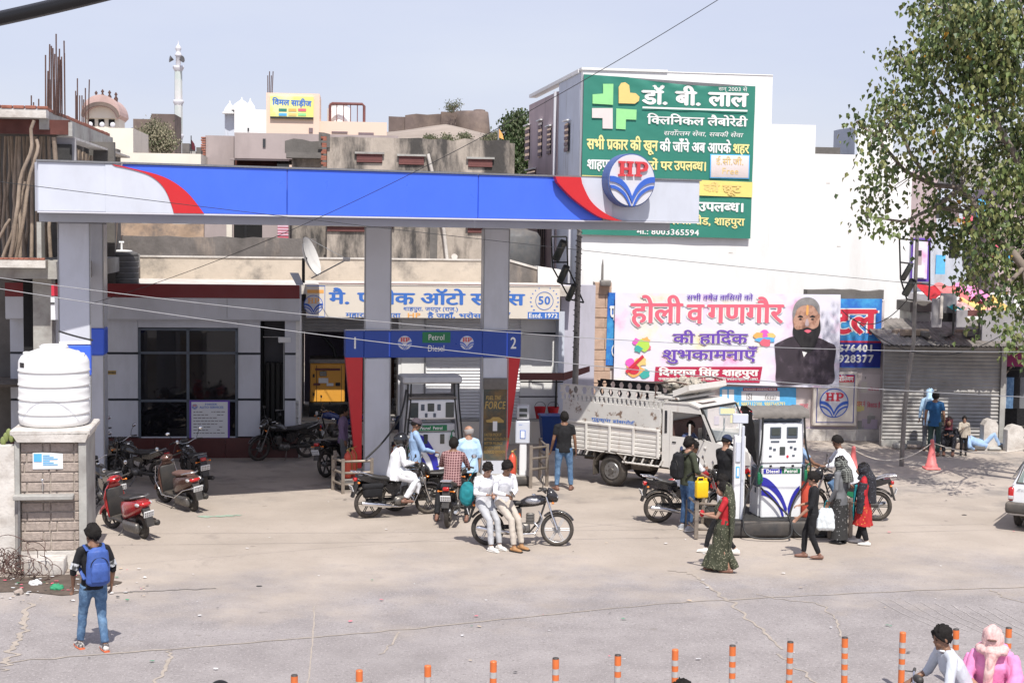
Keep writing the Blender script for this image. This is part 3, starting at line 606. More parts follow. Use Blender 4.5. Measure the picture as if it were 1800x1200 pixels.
 for s in (-1,1): fk.tube([(W, s*.085, rw),(.555, s*.09,.52)],.024,8); fk.tube([(.555, s*.09,.52),(.43, s*.09,.90)],.016,8)
 fk.build('fork', chrome if not low else met, t)
 hb = MB(SM); hb.tube([(.30,-.36,1.02),(.36,-.22,1.03),(.42,-.08,.96),(.42,.08,.96),(.36,.22,1.03),(.30,.36,1.02)],.012,7); h_ = hb.build('handlebar', chrome, t)
 gr = MB(SM)
 for s in (-1,1): gr.tube([(.29, s*.37,1.02),(.345, s*.255,1.03)],.018,8); gr.tube([(.36, s*.24,1.03),(.41, s*.34,1.01)],.006,5)
 gr.rbox(.36,.44,-.08,.08,.98,1.06,.03); gr.build('grip', blk, h_)
 if mirrors:
  for s in (-1,1):
   mm = MB(SM); mm.tube([(.36, s*.26,1.04),(.37, s*.30,1.14),(.35, s*.35,1.22)],.006,5); mm.ell((.345, s*.37,1.245),.012,.055,.04,12,8); mo = mm.build('mirror', blk, t)
   gl = MB(SM); gl.ell((.331, s*.37,1.245),.004,.047,.033,12,6); gl.build('mirror_glass', MATS['mirror'], mo)
 hl = MB(SM)
 if fairing: 
  rings = [[(x, hw*math.cos(a), z+hh*math.sin(a)) for a in [2*math.pi*k/12 for k in range(12)]] for x, hw, z, hh in ((.44,.06,.93,.09),(.47,.11,.93,.14),(.54,.12,.92,.13),(.62,.085,.88,.085),(.65,.04,.87,.04))]
  hl.loft(rings)
 else: hl.ell((.52,0,.88),.07,.085,.085,14,10)
 hlo = hl.build('headlight', tk if fairing else blk, t)
 ln = MB(SM); ln.ell((.615 if fairing else .56,0,.885),.04,.075,.05 if fairing else .07,12,8); ln.build('lens', MATS['lamp_glass'], hlo)
 tl = MB(); tl.rbox(-.96,-.88,-.06,.06,.755,.83,.02); tl.build('tail_light', MATS['red_lamp'], t)
 for s in (-1,1):
  ind = MB(); ind.tube([(-.88, s*.05,.74),(-.89, s*.13,.74)],.008,5); ind.ell((-.89, s*.15,.74),.028,.024,.02,10,6); ind.build('indicator', MATS['amber_lamp'], t)
  ind = MB(SM); ind.tube([(.55, s*.06,.80),(.55, s*.13,.79)],.008,5); ind.ell((.555, s*.15,.79),.028,.024,.02,10,6); ind.build('indicator', MATS['amber_lamp'], t)
 pl = MB(T(-1.0,0,.62) @ RY(R(-18))); pl.rbox(-.006,.006,-.10,.10,-.06,.06,.004, n=1); plo = pl.build('number_plate', MATS['plate_white'], t)
 q = MB(T(-1.0,0,.62) @ RY(R(-18)))
 for r_ in range(2):
  for k in range(5): q.box(-.0085,-.007,-.085+k*.036,-.062+k*.036,.006-r_*.048,.040-r_*.048)
 q.build('number', MATS['ink_grey'], plo)
 if rack:
  rk = MB()
  for s in (-1,1): rk.tube([(-.60, s*.10,.86),(-.80, s*.11,.93),(-1.0, s*.09,.95)],.012,6)
  for x in (-.80,-.88,-.96): rk.tube([(x, -.10,.94),(x, .10,.94)],.010,6)
  rk.build('grab_rail', chrome, t)
 else:
  rk = MB(); rk.tube([(-.55,-.13,.80),(-.78,-.12,.88),(-.92,0,.91),(-.78,.12,.88),(-.55,.13,.80)],.014,7); rk.build('grab_rail', MATS['alloy_grey'], t)
 cg = MB(); cg.tube([(.28,-.16,.32),(.36,-.18,.50),(.30,-.17,.62)],.012,6); cg.tube([(.28,.16,.32),(.36,.18,.50),(.30,.17,.62)],.012,6); cg.tube([(.28,-.16,.32),(.30,0,.36),(.28,.16,.32)],.012,6); cg.build('crash_guard', chrome if not low else blk, t)
 fp = MB(); fp.cyl((.0,-.24,.29),(.0,.24,.29),.013, None, 6); fp.cyl((-.32,-.2,.34),(-.32,.2,.34),.012, None, 6); fp.build('foot_peg', blk, t)
 cc = MB(); cc.rbox(-.66,-.06,.105,.14,.29,.37,.03); cc.build('chain_guard', blk, t)
 if lean: ks = MB(); ks.tube([(-.05,.10,.26),(.02,.26,.05)],.011,6); ks.tube([(.02,.26,.05),(.05,.27,.045)],[.02,.02],6); ks.build('kickstand', met, t)
 if bag:
  for s in (-1,1): b = MB(); b.rbox(-.82,-.42, s*.13, s*.26,.44,.70,.05); b.rbox(-.83,-.41, s*.125, s*.27,.62,.72,.03); b.build('saddlebag', MATS['black_cloth'], t)
 return t
def scooter(label, M, body, seat='seat_vinyl', lean=10, steer=12, chromeg=False, group='scooters'):
 t = thing('scooter', label, 'scooter', M @ RX(R(-lean)), group)
 bm_ = MATS[body]; blk = MATS['black_plastic']; met = MATS['engine_metal']
 SM = T(.50,0,.8) @ RZ(R(steer)) @ T(-.5,0,-.8)
 wheel_parts(t, -.60,.22,.09, 'disc', MATS['tyre'], MATS['rim_black'], 'rear_wheel'); wheel_parts(t, .62,.23,.085, 'alloy', MATS['tyre'], MATS['rim_black'], 'front_wheel', SM @ T(.62,0,.23))
 a = MB(); rings = []       # front apron
 for z, xc, hw, dp in ((.28,.42,.17,.03),(.45,.44,.20,.05),(.65,.45,.21,.07),(.82,.42,.16,.07),(.92,.39,.09,.05)):
  rings.append([(xc+dp*max(0, math.cos(b))*1.6-.02*(math.cos(b) < 0), hw*math.sin(b), z) for b in [2*math.pi*k/16 for k in range(16)]])
 a.loft(rings); ap = a.build('front_apron', bm_, t)
 a2 = MB(); a2.rbox(.36,.41,-.17,.17,.30,.84,.03); a2.build('inner_panel', blk, t)
 fl = MB(); fl.rbox(-.12,.44,-.17,.17,.25,.31,.03); fl.build('floorboard', blk, t)
 bd = MB(); rings = []
 for x, hw, zb, zt in ((-.05,.12,.30,.66),(-.15,.16,.30,.70),(-.35,.19,.38,.72),(-.60,.18,.48,.76),(-.80,.13,.58,.78),(-.90,.06,.66,.78)):
  rings.append([(x, hw*max(-1, min(1,1.2*math.cos(b))),(zb+zt)/2+(zt-zb)/2*max(-1, min(1,1.15*math.sin(b)))) for b in [2*math.pi*k/16 for k in range(16)]])
 bd.loft(rings); bd.build('rear_body', bm_, t)
 se = MB(); rings = []
 for x, hw, z, th in ((-.0,.09,.73,.03),(-.10,.125,.74,.05),(-.30,.14,.75,.055),(-.55,.14,.79,.05),(-.72,.09,.80,.04)):
  rings.append([(x, hw*max(-1, min(1,1.15*math.cos(b))), z+th*math.sin(b)) for b in [2*math.pi*k/14 for k in range(14)]])
 se.loft(rings); se.build('seat', MATS[seat], t)
 fm = MB(SM); rings = []
 for k in range(9):
  b = R(15)+R(140)*k/8; rings.append([(.62+(.255+q)*math.cos(b), yy, .23+(.255+q)*math.sin(b)) for yy, q in ((-.07,-.06),(-.06,0),(0,.02),(.06,0),(.07,-.06),(0,-.005))])
 fm.loft(rings); fm.build('front_mudguard', bm_, t)
 h = MB(SM); rings = []
 for x, hw, zb, zt in ((.30,.06,.94,1.02),(.36,.15,.90,1.05),(.44,.15,.89,1.05),(.50,.08,.91,1.0)):
  rings.append([(x, hw*math.cos(b),(zb+zt)/2+(zt-zb)/2*math.sin(b)) for b in [2*math.pi*k/14 for k in range(14)]])
 h.loft(rings); hh = h.build('handlebar_cowl', bm_, t)
 g = MB(SM); g.tube([(.33,-.34,1.0),(.38,-.12,.98),(.38,.12,.98),(.33,.34,1.0)],[.018,.014,.014,.018],8); g.rbox(.30,.34,-.06,.06,.96,1.03,.02); g.build('grip', blk, hh)
 l = MB(SM); l.ell((.47,0,.97),.045,.08,.05,12,8); l.build('headlight', MATS['lamp_glass'], hh)
 for s in (-1,1):
  mm = MB(SM); mm.tube([(.36, s*.16,1.04),(.35, s*.22,1.15),(.34, s*.26,1.20)],.006,5); mm.ell((.335, s*.28,1.235),.012,.05,.045,12,8); mo = mm.build('mirror', blk, t)
  gl = MB(SM); gl.ell((.322, s*.28,1.235),.004,.042,.038,12,6); gl.build('mirror_glass', MATS['mirror'], mo)
 tl = MB(); tl.ell((-.86,0,.70),.06,.12,.05,14,8); tl.build('tail_light', MATS['red_lamp'], t)
 for s in (-1,1): i_ = MB(); i_.ell((-.80, s*.13,.70),.07,.035,.035,12,8); i_.build('indicator', MATS['lamp_glass'], t)
 gb = MB(); gb.tube([(-.60,-.15,.80),(-.80,-.13,.85),(-.92,0,.86),(-.80,.13,.85),(-.60,.15,.80)],.013,7); gb.build('grab_rail', MATS['chrome'] if chromeg else MATS['alloy_grey'], t)
 if chromeg:
  cg = MB(); 
  for s in (-1,1): cg.tube([(.48, s*.20,.85),(.50, s*.25,.55),(.30, s*.24,.27),(-.30, s*.24,.30),(-.70, s*.22,.50),(-.95, s*.12,.56)],.011,6)
  cg.tube([(-.95,-.12,.56),(-.98,0,.56),(-.95,.12,.56)],.011,6); cg.build('crash_guard', MATS['chrome'], t)
 en = MB(); en.rbox(-.72,-.15,.08,.20,.14,.34,.05); en.rbox(-.45,-.1,-.12,.1,.2,.4,.05); en.build('engine', met, t)
 ex = MB(); ex.tube([(-.2,-.12,.2),(-.35,-.17,.2),(-.40,-.18,.22),(-.86,-.19,.30),(-.88,-.19,.30)],[.02,.03,.05,.055,.03],12); ex.build('exhaust', blk, t)
 hs = MB(); hs.rbox(-.72,-.38,-.245,-.232,.22,.34,.01, n=1); hs.build('heat_shield', MATS['alloy_grey'], t)
 pm = MB(); pm.prism([(-.86,.66),(-.96,.46),(-.99,.30),(-.95,.30),(-.80,.60)],-.07,.07); pm.build('rear_mudguard', blk, t)
 pl = MB(T(-.965,0,.53) @ RY(R(-18))); pl.rbox(-.006,.006,-.10,.10,-.06,.06,.004, n=1); plo = pl.build('number_plate', MATS['plate_white'], t)
 q = MB(T(-.965,0,.53) @ RY(R(-18)))
 for r_ in range(2):
  for k in range(5): q.box(-.0085,-.007,-.085+k*.036,-.062+k*.036,.006-r_*.048,.040-r_*.048)
 q.build('number', MATS['ink_grey'], plo)
 ks = MB(); ks.tube([(-.15,.10,.2),(-.08,.27,.03)],.012,6); ks.build('kickstand', met, t)
 return t
# ---------------------------------------------------------------- ground: dusty forecourt running into old asphalt
def ground_mat():
 m = bpy.data.materials.new('ground'); m.use_nodes = True; n = m.node_tree.nodes; l = m.node_tree.links; b = n['Principled BSDF']
 g = n.new('ShaderNodeNewGeometry'); sp = n.new('ShaderNodeSeparateXYZ'); l.new(g.outputs['Position'], sp.inputs[0])
 def noi(sc, d=6, r=.6, dist=0):
  t = n.new('ShaderNodeTexNoise'); t.inputs['Scale'].default_value = sc; t.inputs['Detail'].default_value = d; t.inputs['Roughness'].default_value = r; t.inputs['Distortion'].default_value = dist; l.new(g.outputs['Position'], t.inputs['Vector']); return t.outputs['Fac']
 def mth(op, a, c):
  t = n.new('ShaderNodeMath'); t.operation = op
  for i, v in enumerate((a, c)):
   if hasattr(v, 'node'): l.new(v, t.inputs[i])
   else: t.inputs[i].default_value = v
  return t.outputs[0]
 def mr(x, a, bb, c=0, d=1):
  t = n.new('ShaderNodeMapRange'); l.new(x, t.inputs[0]); t.inputs[1].default_value = a; t.inputs[2].default_value = bb; t.inputs[3].default_value = c; t.inputs[4].default_value = d; return t.outputs[0]
 def mix(f, a, c):
  t = n.new('ShaderNodeMix'); t.data_type = 'RGBA'; l.new(f, t.inputs['Factor'])
  for s_, v in ((t.inputs['A'], a),(t.inputs['B'], c)):
   if hasattr(v, 'node'): l.new(v, s_)
   else: s_.default_value = (*v, 1)
  return t.outputs['Result']
 asp = mix(mr(noi(1.1,8),.38,.66),(.245,.222,.216),(.315,.288,.280))
 asp = mix(mr(noi(26,5,.85),.54,.66), asp, (.46,.425,.41)); asp = mix(mr(noi(17,5,.85),.56,.66), asp, (.135,.122,.117))
 asp = mix(mr(noi(.35,5),.60,.72,0,.6), asp, (.22,.20,.193))
 dst = mix(mr(noi(.55,8),.35,.68),(.355,.305,.258),(.44,.380,.325)); dst = mix(mr(noi(20,5,.85),.56,.70,0,.7), dst, (.23,.195,.17)); dst = mix(mr(noi(.9,6,.65,.8),.60,.74,0,.55), dst, (.22,.19,.17))
 y = mth('SUBTRACT', sp.outputs[1], mth('MULTIPLY', sp.outputs[0],.17)); y = mth('ADD', y, mr(noi(.45,7,.65),.3,.7,-2.6,2.6))
 c = mix(mr(y, 21.8,25.6), asp, dst)
 oil = mth('MULTIPLY', mr(noi(.8,7,.6),.5,.62), mr(sp.outputs[1],29.5,32)); c = mix(mth('MULTIPLY', oil, .55), c, (.16,.15,.145))
 st = mth('MULTIPLY', mr(noi(3.1,3,.5),.71,.74),.5); c = mix(st, c, (.20,.175,.155))
 l.new(c, b.inputs['Base Color']); b.inputs['Roughness'].default_value = .95
 bp = n.new('ShaderNodeBump'); bp.inputs['Strength'].default_value = .45; bp.inputs['Distance'].default_value = .02; l.new(noi(38,6,.75), bp.inputs['Height']); l.new(bp.outputs[0], b.inputs['Normal'])
 return m
g = MB(); N = 40
for i in range(N):
 pass
xs = [-1500,-300,-60]+[-30+60*i/60 for i in range(61)]+[60,300,1500]; ys = [-60,0]+[8+44*i/60 for i in range(61)]+[60,150,500,2500]
vs = [(x, y, (.03*noise.noise(Vector((x*.12, y*.12,3))) if (abs(x) < 30 and y < 28 and y > 8) else 0)) for y in ys for x in xs]; nx = len(xs)
g.add(vs, [(j*nx+i, j*nx+i+1,(j+1)*nx+i+1,(j+1)*nx+i) for j in range(len(ys)-1) for i in range(nx-1)], True)
g.build('ground', ground_mat(), None, kind='structure')
def gz(x, y): return .03*noise.noise(Vector((x*.12, y*.12,3))) if (abs(x) < 30 and 8 < y < 28) else 0
def strip(name, pts, wd, m, jit=.5, seed=1, lift=.006, sub=14):
 """a crack or joint filled with dust, laid along pixel-measured points on the road"""
 P = []
 for i in range(len(pts)-1):
  a, b = gnd(*pts[i]), gnd(*pts[i+1])
  for k in range(sub): P.append(a.lerp(b, k/sub))
 P.append(gnd(*pts[-1])); mb = MB(); vs = []
 for i, p in enumerate(P):
  d = (P[min(i+1, len(P)-1)]-P[max(i-1,0)]).normalized(); nrm = Vector((-d.y, d.x, 0))
  ww = wd*(.35+1.1*abs(noise.noise(Vector((i*.45, seed, 0))))+.4*random.random()); off = nrm*jit*wd*2.2*noise.noise(Vector((i*.3, seed*3,5)))
  for s in (-1,1): q = p+off+nrm*ww*s*.5; vs.append((q.x, q.y, gz(q.x, q.y)+lift))
 mb.add(vs, [(2*i, 2*i+1,2*i+3,2*i+2) for i in range(len(P)-1)], True); return mb.build(name, m, None, kind='structure')
seam = MATS['dust_seam']; dk = mat('crack_dark', (.17,.155,.145),.95)
strip('road_joint', [(-40,1169),(120,1155),(300,1141),(550,1120),(700,1107),(900,1087),(1160,1061),(1400,1047),(1620,1037),(1840,1031)],.045, seam, .6,9,.007)
strip('road_joint', [(553,1065),(550,1120),(546,1160),(540,1215)],.028, seam, .4,4)
strip('road_crack', [(1175,1000),(1222,1010),(1252,1035),(1285,1060),(1330,1100),(1375,1142)],.06, seam, 1.1,5); strip('road_crack', [(50,1060),(42,1100),(30,1130),(14,1160),(2,1180)],.10, seam, 1.2,6); strip('road_crack', [(303,1143),(295,1165),(272,1205)],.06, seam, 1.2,7)
strip('road_crack', [(1330,1043),(1370,1053),(1440,1060),(1470,1090),(1480,1120)],.035, seam, 1.3,8); strip('road_crack', [(700,1110),(690,1130),(670,1150)],.035, seam, 1.3,11); strip('road_crack', [(1740,1036),(1770,1052),(1820,1064)],.04, seam, 1,12); strip('road_crack', [(1365,1150),(1420,1190),(1440,1210)],.04, seam, 1,13)
strip('road_crack', [(200,1042),(300,1037),(380,1034)],.05, dk, .8,14)
for k in range(9):      # tyre scrapes in the junction of lanes
 x = 1540+k*26; strip('tyre_scrape', [(x, 1052+k*2),(x+45,1078+k*2),(x+110,1105+k*3)],.018, mat('scrape_pale', (.44,.405,.385),.95),.6,20+k)
wet = MB(); c0 = gnd(95,1028); wet.add([(c0.x+math.cos(a)*(1.25+.25*math.sin(3*a))*(1.2 if math.cos(a) < 0 else .75), c0.y+math.sin(a)*(.62+.12*math.sin(5*a+1)), gz(c0.x, c0.y)+.012) for a in [2*math.pi*k/30 for k in range(30)]],[tuple(range(30))]); wet.build('damp_patch', MATS['wet_earth'], None, kind='structure')
# ---------------------------------------------------------------- canopy
A_ = dep(67,369,26.3); B_ = dep(1229,394,31.75); CF = Frame(A_.x, A_.y, math.atan2(B_.y-A_.y, B_.x-A_.x)); LEN = (B_.xy-A_.xy).length
can = thing('fuel_canopy', 'wide flat filling station canopy with blue white and red fascia on grey columns', 'canopy', FM(CF))
def cu(px, py): return CF.uz(px, py)
zB, zT = 5.96,6.83
uj = [cu(p, 340)[0] for p in (215,505,841,1060)]
for a, b, mm in ((0, uj[0], 'acp_white'),(uj[0], uj[1], 'acp_blue'),(uj[1], uj[2], 'acp_blue'),(uj[2], uj[3], 'acp_blue'),(uj[3], LEN, 'acp_white')):
 p = MB(); p.rbox(a+.006, b-.006,0,.06, zB, zT, .012, n=1, smooth=False); p.build('fascia_panel', MATS[mm], can)
def ppoly(fr, pts, v=0.0): return [fr.uz(x, y, v) for x, y in pts]
def spl(pts, k=5):      # Catmull-Rom through points
 out = []
 for i in range(len(pts)-1):
  p0 = pts[max(i-1,0)]; p1 = pts[i]; p2 = pts[i+1]; p3 = pts[min(i+2, len(pts)-1)]
  for j in range(k):
   t = j/k; out.append(tuple(.5*((2*p1[a])+(-p0[a]+p2[a])*t+(2*p0[a]-5*p1[a]+4*p2[a]-p3[a])*t*t+(-p0[a]+3*p1[a]-3*p2[a]+p3[a])*t**3) for a in (0,1)))
 out.append(pts[-1]); return out
lw = spl(ppoly(CF, [(197,291),(235,299),(267,311),(290,334),(305,372)])); lr = spl(ppoly(CF, [(197,289),(227,295),(287,311),(327,337),(358,375)]))
lw = [(u, min(max(z, zB), zT)) for u, z in lw]; lr = [(u, min(max(z, zB), zT)) for u, z in lr]; lw[0] = (lw[0][0], zT-.012); lr[0] = (lr[0][0], zT-.012); lw[-1] = (lw[-1][0], zB); lr[-1] = (lr[-1][0], zB)
p = MB(); p.prism([(uj[0]-.3, zB),(uj[0]-.3, zT-.012)]+lw, -.012,-.002); p.build('fascia_panel', MATS['acp_white'], can)
p = MB(); p.prism(lw+lr[::-1],-.03,-.014); p.build('red_swoosh', MATS['acp_red'], can)
rb = spl(ppoly(CF, [(970,316.5),(1000,348),(1043,379),(1073,388),(1101,391.5)])); rw = spl(ppoly(CF, [(1015,318),(1030,350),(1050,370),(1077,385),(1101,391)]))
rb = [(u, min(max(z, zB), zT)) for u, z in rb]; rw = [(u, min(max(z, zB), zT)) for u, z in rw]; rb[0] = (rb[0][0], zT); rw[0] = (rw[0][0], zT)
p = MB(); p.prism(rb+rw[::-1],-.17,-.05); p.build('red_swoosh', MATS['acp_red'], can)
p = MB(); p.prism(rw+[(uj[3]+.2, zB+.004),(uj[3]+.2, zT)],-.045,-.004); p.build('fascia_panel', MATS['acp_white'], can)
tr = MB(); tr.box(-.02, LEN+.02,-.03,.09, zT, zT+.035); tr.build('top_trim', MATS['alloy_grey'], can)
bt = MB(); bt.box(-.01, LEN+.01,-.015,.07, zB-.03, zB-.002); bt.build('bottom_trim', MATS['logo_white'], can)
# deck: its front follows the fascia, its back follows the office
Cinv = FM(CF).inverted()
def cl(p): q = Cinv @ Vector((p[0], p[1],0)); return (q.x, q.y)
dk_ = [(.05,.35),(cu(1192,400)[0],.35), cl((3.1,37.0)), cl((-10.7,35.5))]
p = MB(); p.prism(dk_, 5.77,5.93, axis='z'); p.prism(dk_, 5.934,6.70, axis='z'); p.build('deck', MATS['deck_grey'], can)
p = MB(); p.prism([(u*.995, v+.02) for u, v in dk_],6.702,6.73, axis='z'); p.build('roof_sheet', MATS['roof_sheet'], can)
for u in (-0.0, LEN-.06): p = MB(); p.box(u, u+.06,.062,.5 if u < 1 else .35, zB, zT); p.build('fascia_return', MATS['acp_white'], can)
# round emblem
def logo(parent, cx, cz, r, y=0.0, t=.01, letters='logo_red', blue='logo_blue', white='logo_white', disc=True, rim=None, depth=None, gap=.004):
 n = 48; circ = [(cx+r*math.cos(2*math.pi*k/n), cz+r*math.sin(2*math.pi*k/n)) for k in range(n)]
 base = parent
 if disc:
  if rim:
   p = MB(); p.prism(circ, y-depth, y); base = p.build('emblem', MATS[rim], parent)
   p = MB(); p.prism([(cx+(a-cx)*.955, cz+(b-cz)*.955) for a, b in circ], y-depth-.02, y-depth-.004); p.build('emblem_face', MATS[white], base); y = y-depth-.02
  else:
   p = MB(); p.prism(circ, y-t, y); base = p.build('emblem', MATS[blue], parent)
   p = MB(); p.prism([(cx+(a-cx)*.93, cz+(b-cz)*.93) for a, b in circ], y-t-gap, y-t-.001); p.build('emblem_face', MATS[white], base); y = y-t-gap
 P = MB()
 for s in (-1,1):
  b1 = spl([(-.95,.14),(-.75,.13),(-.5,.04),(-.28,-.14),(-.12,-.36),(0.0,-.62)])+spl([(-.0,-.86),(-.12,-.60),(-.28,-.37),(-.5,-.19),(-.75,-.09),(-.95,-.07)])
  b2 = spl([(-.94,-.19),(-.75,-.21),(-.5,-.32),(-.3,-.48),(-.16,-.70),(-.05,-.95)])+spl([(-.10,-.97),(-.22,-.76),(-.35,-.59),(-.5,-.46),(-.7,-.35),(-.90,-.31)])
  for b_ in (b1, b2): P.prism([(cx-s*a*r, cz+c*r) for a, c in b_], y-t, y-.001)
  pet = spl([(-.90,-.31),(-.7,-.35),(-.5,-.46),(-.35,-.59),(-.22,-.76),(-.10,-.97)]); 
 P.build('emblem_leaf', MATS[blue], base)
 L = MB()
 def slab(polys):
  for x0, x1, z0, z1 in polys: L.box(cx+x0*r, cx+x1*r, y-t*1.6, y-.001, cz+z0*r, cz+z1*r)
 slab([(-.53,-.39,.225,.615),(-.19,-.05,.225,.615),(-.60,-.32,.62,.70),(-.60,-.32,.14,.22),(-.26,.02,.62,.70),(-.26,.02,.14,.22),(-.385,-.195,.375,.465),(.16,.30,.225,.66),(.09,.38,.14,.22)])
 L.prism([(cx+a*r, cz+b*r) for a, b in [(.09,.70),(.46,.70),(.58,.66),(.64,.56),(.64,.47),(.58,.37),(.46,.33),(.302,.33),(.302,.41),(.42,.42),(.49,.47),(.49,.56),(.42,.62),(.09,.62)]], y-t*1.6-.0007, y-.0012)
 L.build('emblem_letters', MATS[letters], base); return base
cx, cz = CF.uz(1111,317,-.35); logo(can, cx, cz, .55, y=-.05, t=.03, rim='logo_rim', depth=.28)
# columns
OYAW = R(7)
def col_thing(px, pyb, d, w_=.585, dw=.585, yaw=OYAW, left=True):
 """px = left edge of the front face"""
 P0 = dep(px, pyb, d); fr = Frame(P0.x, P0.y, yaw); return fr
def column(fr, bandz=(2.87,3.46), front_only=False):
 Ml = Cinv @ FM(fr)
 p = MB(Ml); zc = bandz
 p.rbox(0,.585,0,.585,0, zc[0]-.004,.025, n=1, smooth=False); p.rbox(0,.585,0,.585, zc[1]+.004,5.765,.025, n=1, smooth=False); o = p.build('column', MATS['acp_grey'], can)
 b = MB(Ml); b.rbox(-.004,.589,-.004,.589, zc[0], zc[1],.025, n=1, smooth=False); b.build('column_band', MATS['acp_blue'], o)
 g_ = MB(Ml)
 for u in (-.006,.571): g_.box(u, u+.02,-.006,.012,.0, zc[0]-.01); g_.box(u, u+.02,-.006,.012, zc[1]+.01,5.76)
 g_.build('edge_trim', MATS['alloy_grey'], o); return o
fA = col_thing(103,600,27.75, yaw=R(15)); oA = column(fA); 
fB = col_thing(134.5,600,32.3); column(fB)
fC = col_thing(640.5,600,32.7); oC = column(fC)
fD = col_thing(848.5,600,33.25); oD = column(fD)
wh = MB(Cinv @ FM(fA)); wh.box(.01,.575,-.0065,-.003,3.475,3.53); wh.build('white_stripe', MATS['ink_white'], oA)
# number board between the two island columns
NF = Frame(fC.o.x, fC.o.y, math.atan2((fD.o-fC.o).y, (fD.o-fC.o).x)); 
nb = thing('number_board', 'dark blue fuel sign spanning two columns with numerals 1 and 2 and red tapering wings', 'sign', FM(NF))
u0, u1 = NF.u(607,600), NF.u(915,600); uc0, uc1 = NF.u(640,600), NF.u(685,600); ud0, ud1 = NF.u(848,600), NF.u(891,600)
for a, b in ((u0, uc0-.01),(uc0-.004, uc1+.004),(uc1+.01, ud0-.012),(ud0-.006, ud1+.004),(ud1+.01, u1)):
 p = MB(); p.rbox(a, b, -.05,-.01 if a > uc0-.02 and b < ud1+.02 else .35,2.87,3.47,.012, n=1, smooth=False); p.build('board_panel', MATS['acp_navy'], nb)
tp = MB(); tp.box(u0, u1,-.06,.0,3.475,3.50); tp.build('top_trim', MATS['deck_grey'], nb)
for xx, s in ((624, '1'),(902, '2')):
 c = NF.u(xx, 603); text(nb, s, MATS['ink_white'], c-.075, c+.075, NF.z(xx, 612), NF.z(xx, 592),-.054,.02, 'numeral', ref=.7)
for xx, in ((711,),(820,)): c, z_ = NF.uz(xx, 602); logo(nb, c, z_, .165, y=-.0505, t=.004, letters='acp_red')
gp = MB(); a, z1 = NF.uz(742,583); b, z0 = NF.uz(791,602); gp.box(a, b, -.056,-.051, z0, z1); gpo = gp.build('petrol_plate', MATS['green_sign'], nb)
text(nb, 'Petrol', MATS['ink_white'], NF.u(752,590), NF.u(781,590), NF.z(766,597), NF.z(766,587),-.060,.008, 'lettering', ref=.7); text(nb, 'Diesel', MATS['ink_white'], NF.u(751,610), NF.u(781,610), NF.z(766,617), NF.z(766,606),-.054,.008, 'lettering', ref=.7)
for pts in ([(607,628),(637,628),(635,822),(625,822)],[(889,628),(914,628),(888,815),(884,815)]):
 q = [NF.uz(x, y) for x, y in pts]; p = MB(); p.prism(q, -.045,.22); p.build('red_wing', MATS['acp_red'], nb)
# poster on the second column
pf = Frame(fD.o.x, fD.o.y, fD.yaw); po = thing('poster', 'dark worn fuel poster with gold letters fixed to the second column', 'poster', FM(pf))
a, z1 = pf.uz(850,684); b, z0 = pf.uz(889,808); p = MB(); p.box(a, b, -.012,-.008, z0, z1); p.build('sheet', mat('poster_dark', (.055,.065,.055),.6,0,.3,3, col2=(.16,.10,.04), mixs=2.5), po)
for s, x0, x1, y0, y1, mm in (('FUEL THE', .1,.75,702,695, 'poster_sand'),('FORCE', .05,.95,718,705, 'poster_sand')):
 text(po, s, MATS['brass'], a+(b-a)*x0, a+(b-a)*x1, pf.z(868, y0), pf.z(868, y1),-.016,.03, shear=.2, ref=.7)
cm_ = MB(); cz_ = pf.z(868,738); cm_.prism([(a+.08, cz_-.05),(a+.06, cz_),(a+.16, cz_+.02),(a+.22, cz_+.07),(a+.36, cz_+.07),(a+.44, cz_+.01),(b-.06, cz_-.01),(b-.06, cz_-.06)],-.016,-.013); cm_.build('printed_car', MATS['brass'], po)
for k, s in enumerate(('FASTER PICKUP', 'BETTER ACCELERATION', 'BETTER MILEAGE', 'SMOOTH DRIVE', 'REDUCED EMISSION')): text(po, s, MATS['brass'], a+.03, a+.03+.03*len(s), pf.z(868,766+k*7.5), pf.z(868,761+k*7.5),-.016,.02, ref=.7)
wr = MB(); wr.rbox(a-.01, b+.01,-.03,-.006, z1+.0, z1+.26,.02); wr.build('grey_header', MATS['tarp_grey'], po)
st_ = MB(); st_.box(a+.22, a+.32,-.02,-.017, pf.z(868,757), pf.z(868,740)); st_.build('sticker', MATS['poster_white'], po)
# ---------------------------------------------------------------- office building
G0 = gnd(182,805); OF = Frame(G0.x, G0.y, OYAW)
off = thing('office_building', 'single storey grey panelled station office with red roof band and dark window', 'building', FM(OF))
oz = lambda py, px=300, v=0.0: OF.z(px, py, v); ou = lambda px, py=650, v=0.0: OF.u(px, py, v)
uR = ou(458); uE = ou(527); uL = -2.2; zr = oz(498); zf = oz(521.5); zs = oz(561,300,-.45)
ww0, ww1, wz0, wz1 = ou(243), ou(418), oz(778), oz(577)
pl = .50
def obox(name, m, a, b, c, d, e, f, par=off, **k): p = MB(); p.box(a, b, c, d, e, f); return p.build(name, m, par, **k)
zg = [pl, oz(702), oz(621), zs+.02]
for (a, b) in ((uL, ww0),(ww1, uR),(ou(500), uE-.02)):
 for i in range(3): obox('wall_panel', MATS['acp_grey'], a+.008, b-.008,0,.09, zg[i]+.03, zg[i+1]-.03)
obox('wall_panel', MATS['acp_grey'], ww0, ww1,0,.09, wz1+.02, zs+.02); obox('wall_panel', MATS['acp_grey'], ww0, ww1,0,.09, pl+.03, wz0-.02)
obox('wall', MATS['groove_dark'], uL, uR, .10,.25,0, zr-.3); obox('wall', MATS['groove_dark'], ou(500), uE-.02,.10,.25,0, zr-.3)
for k in range(7):
 a = uL+(uR-uL)*k/7; obox('plinth_tile', MATS['maroon_tile'], a+.004, uL+(uR-uL)*(k+1)/7-.004,-.06,.08,0, pl)
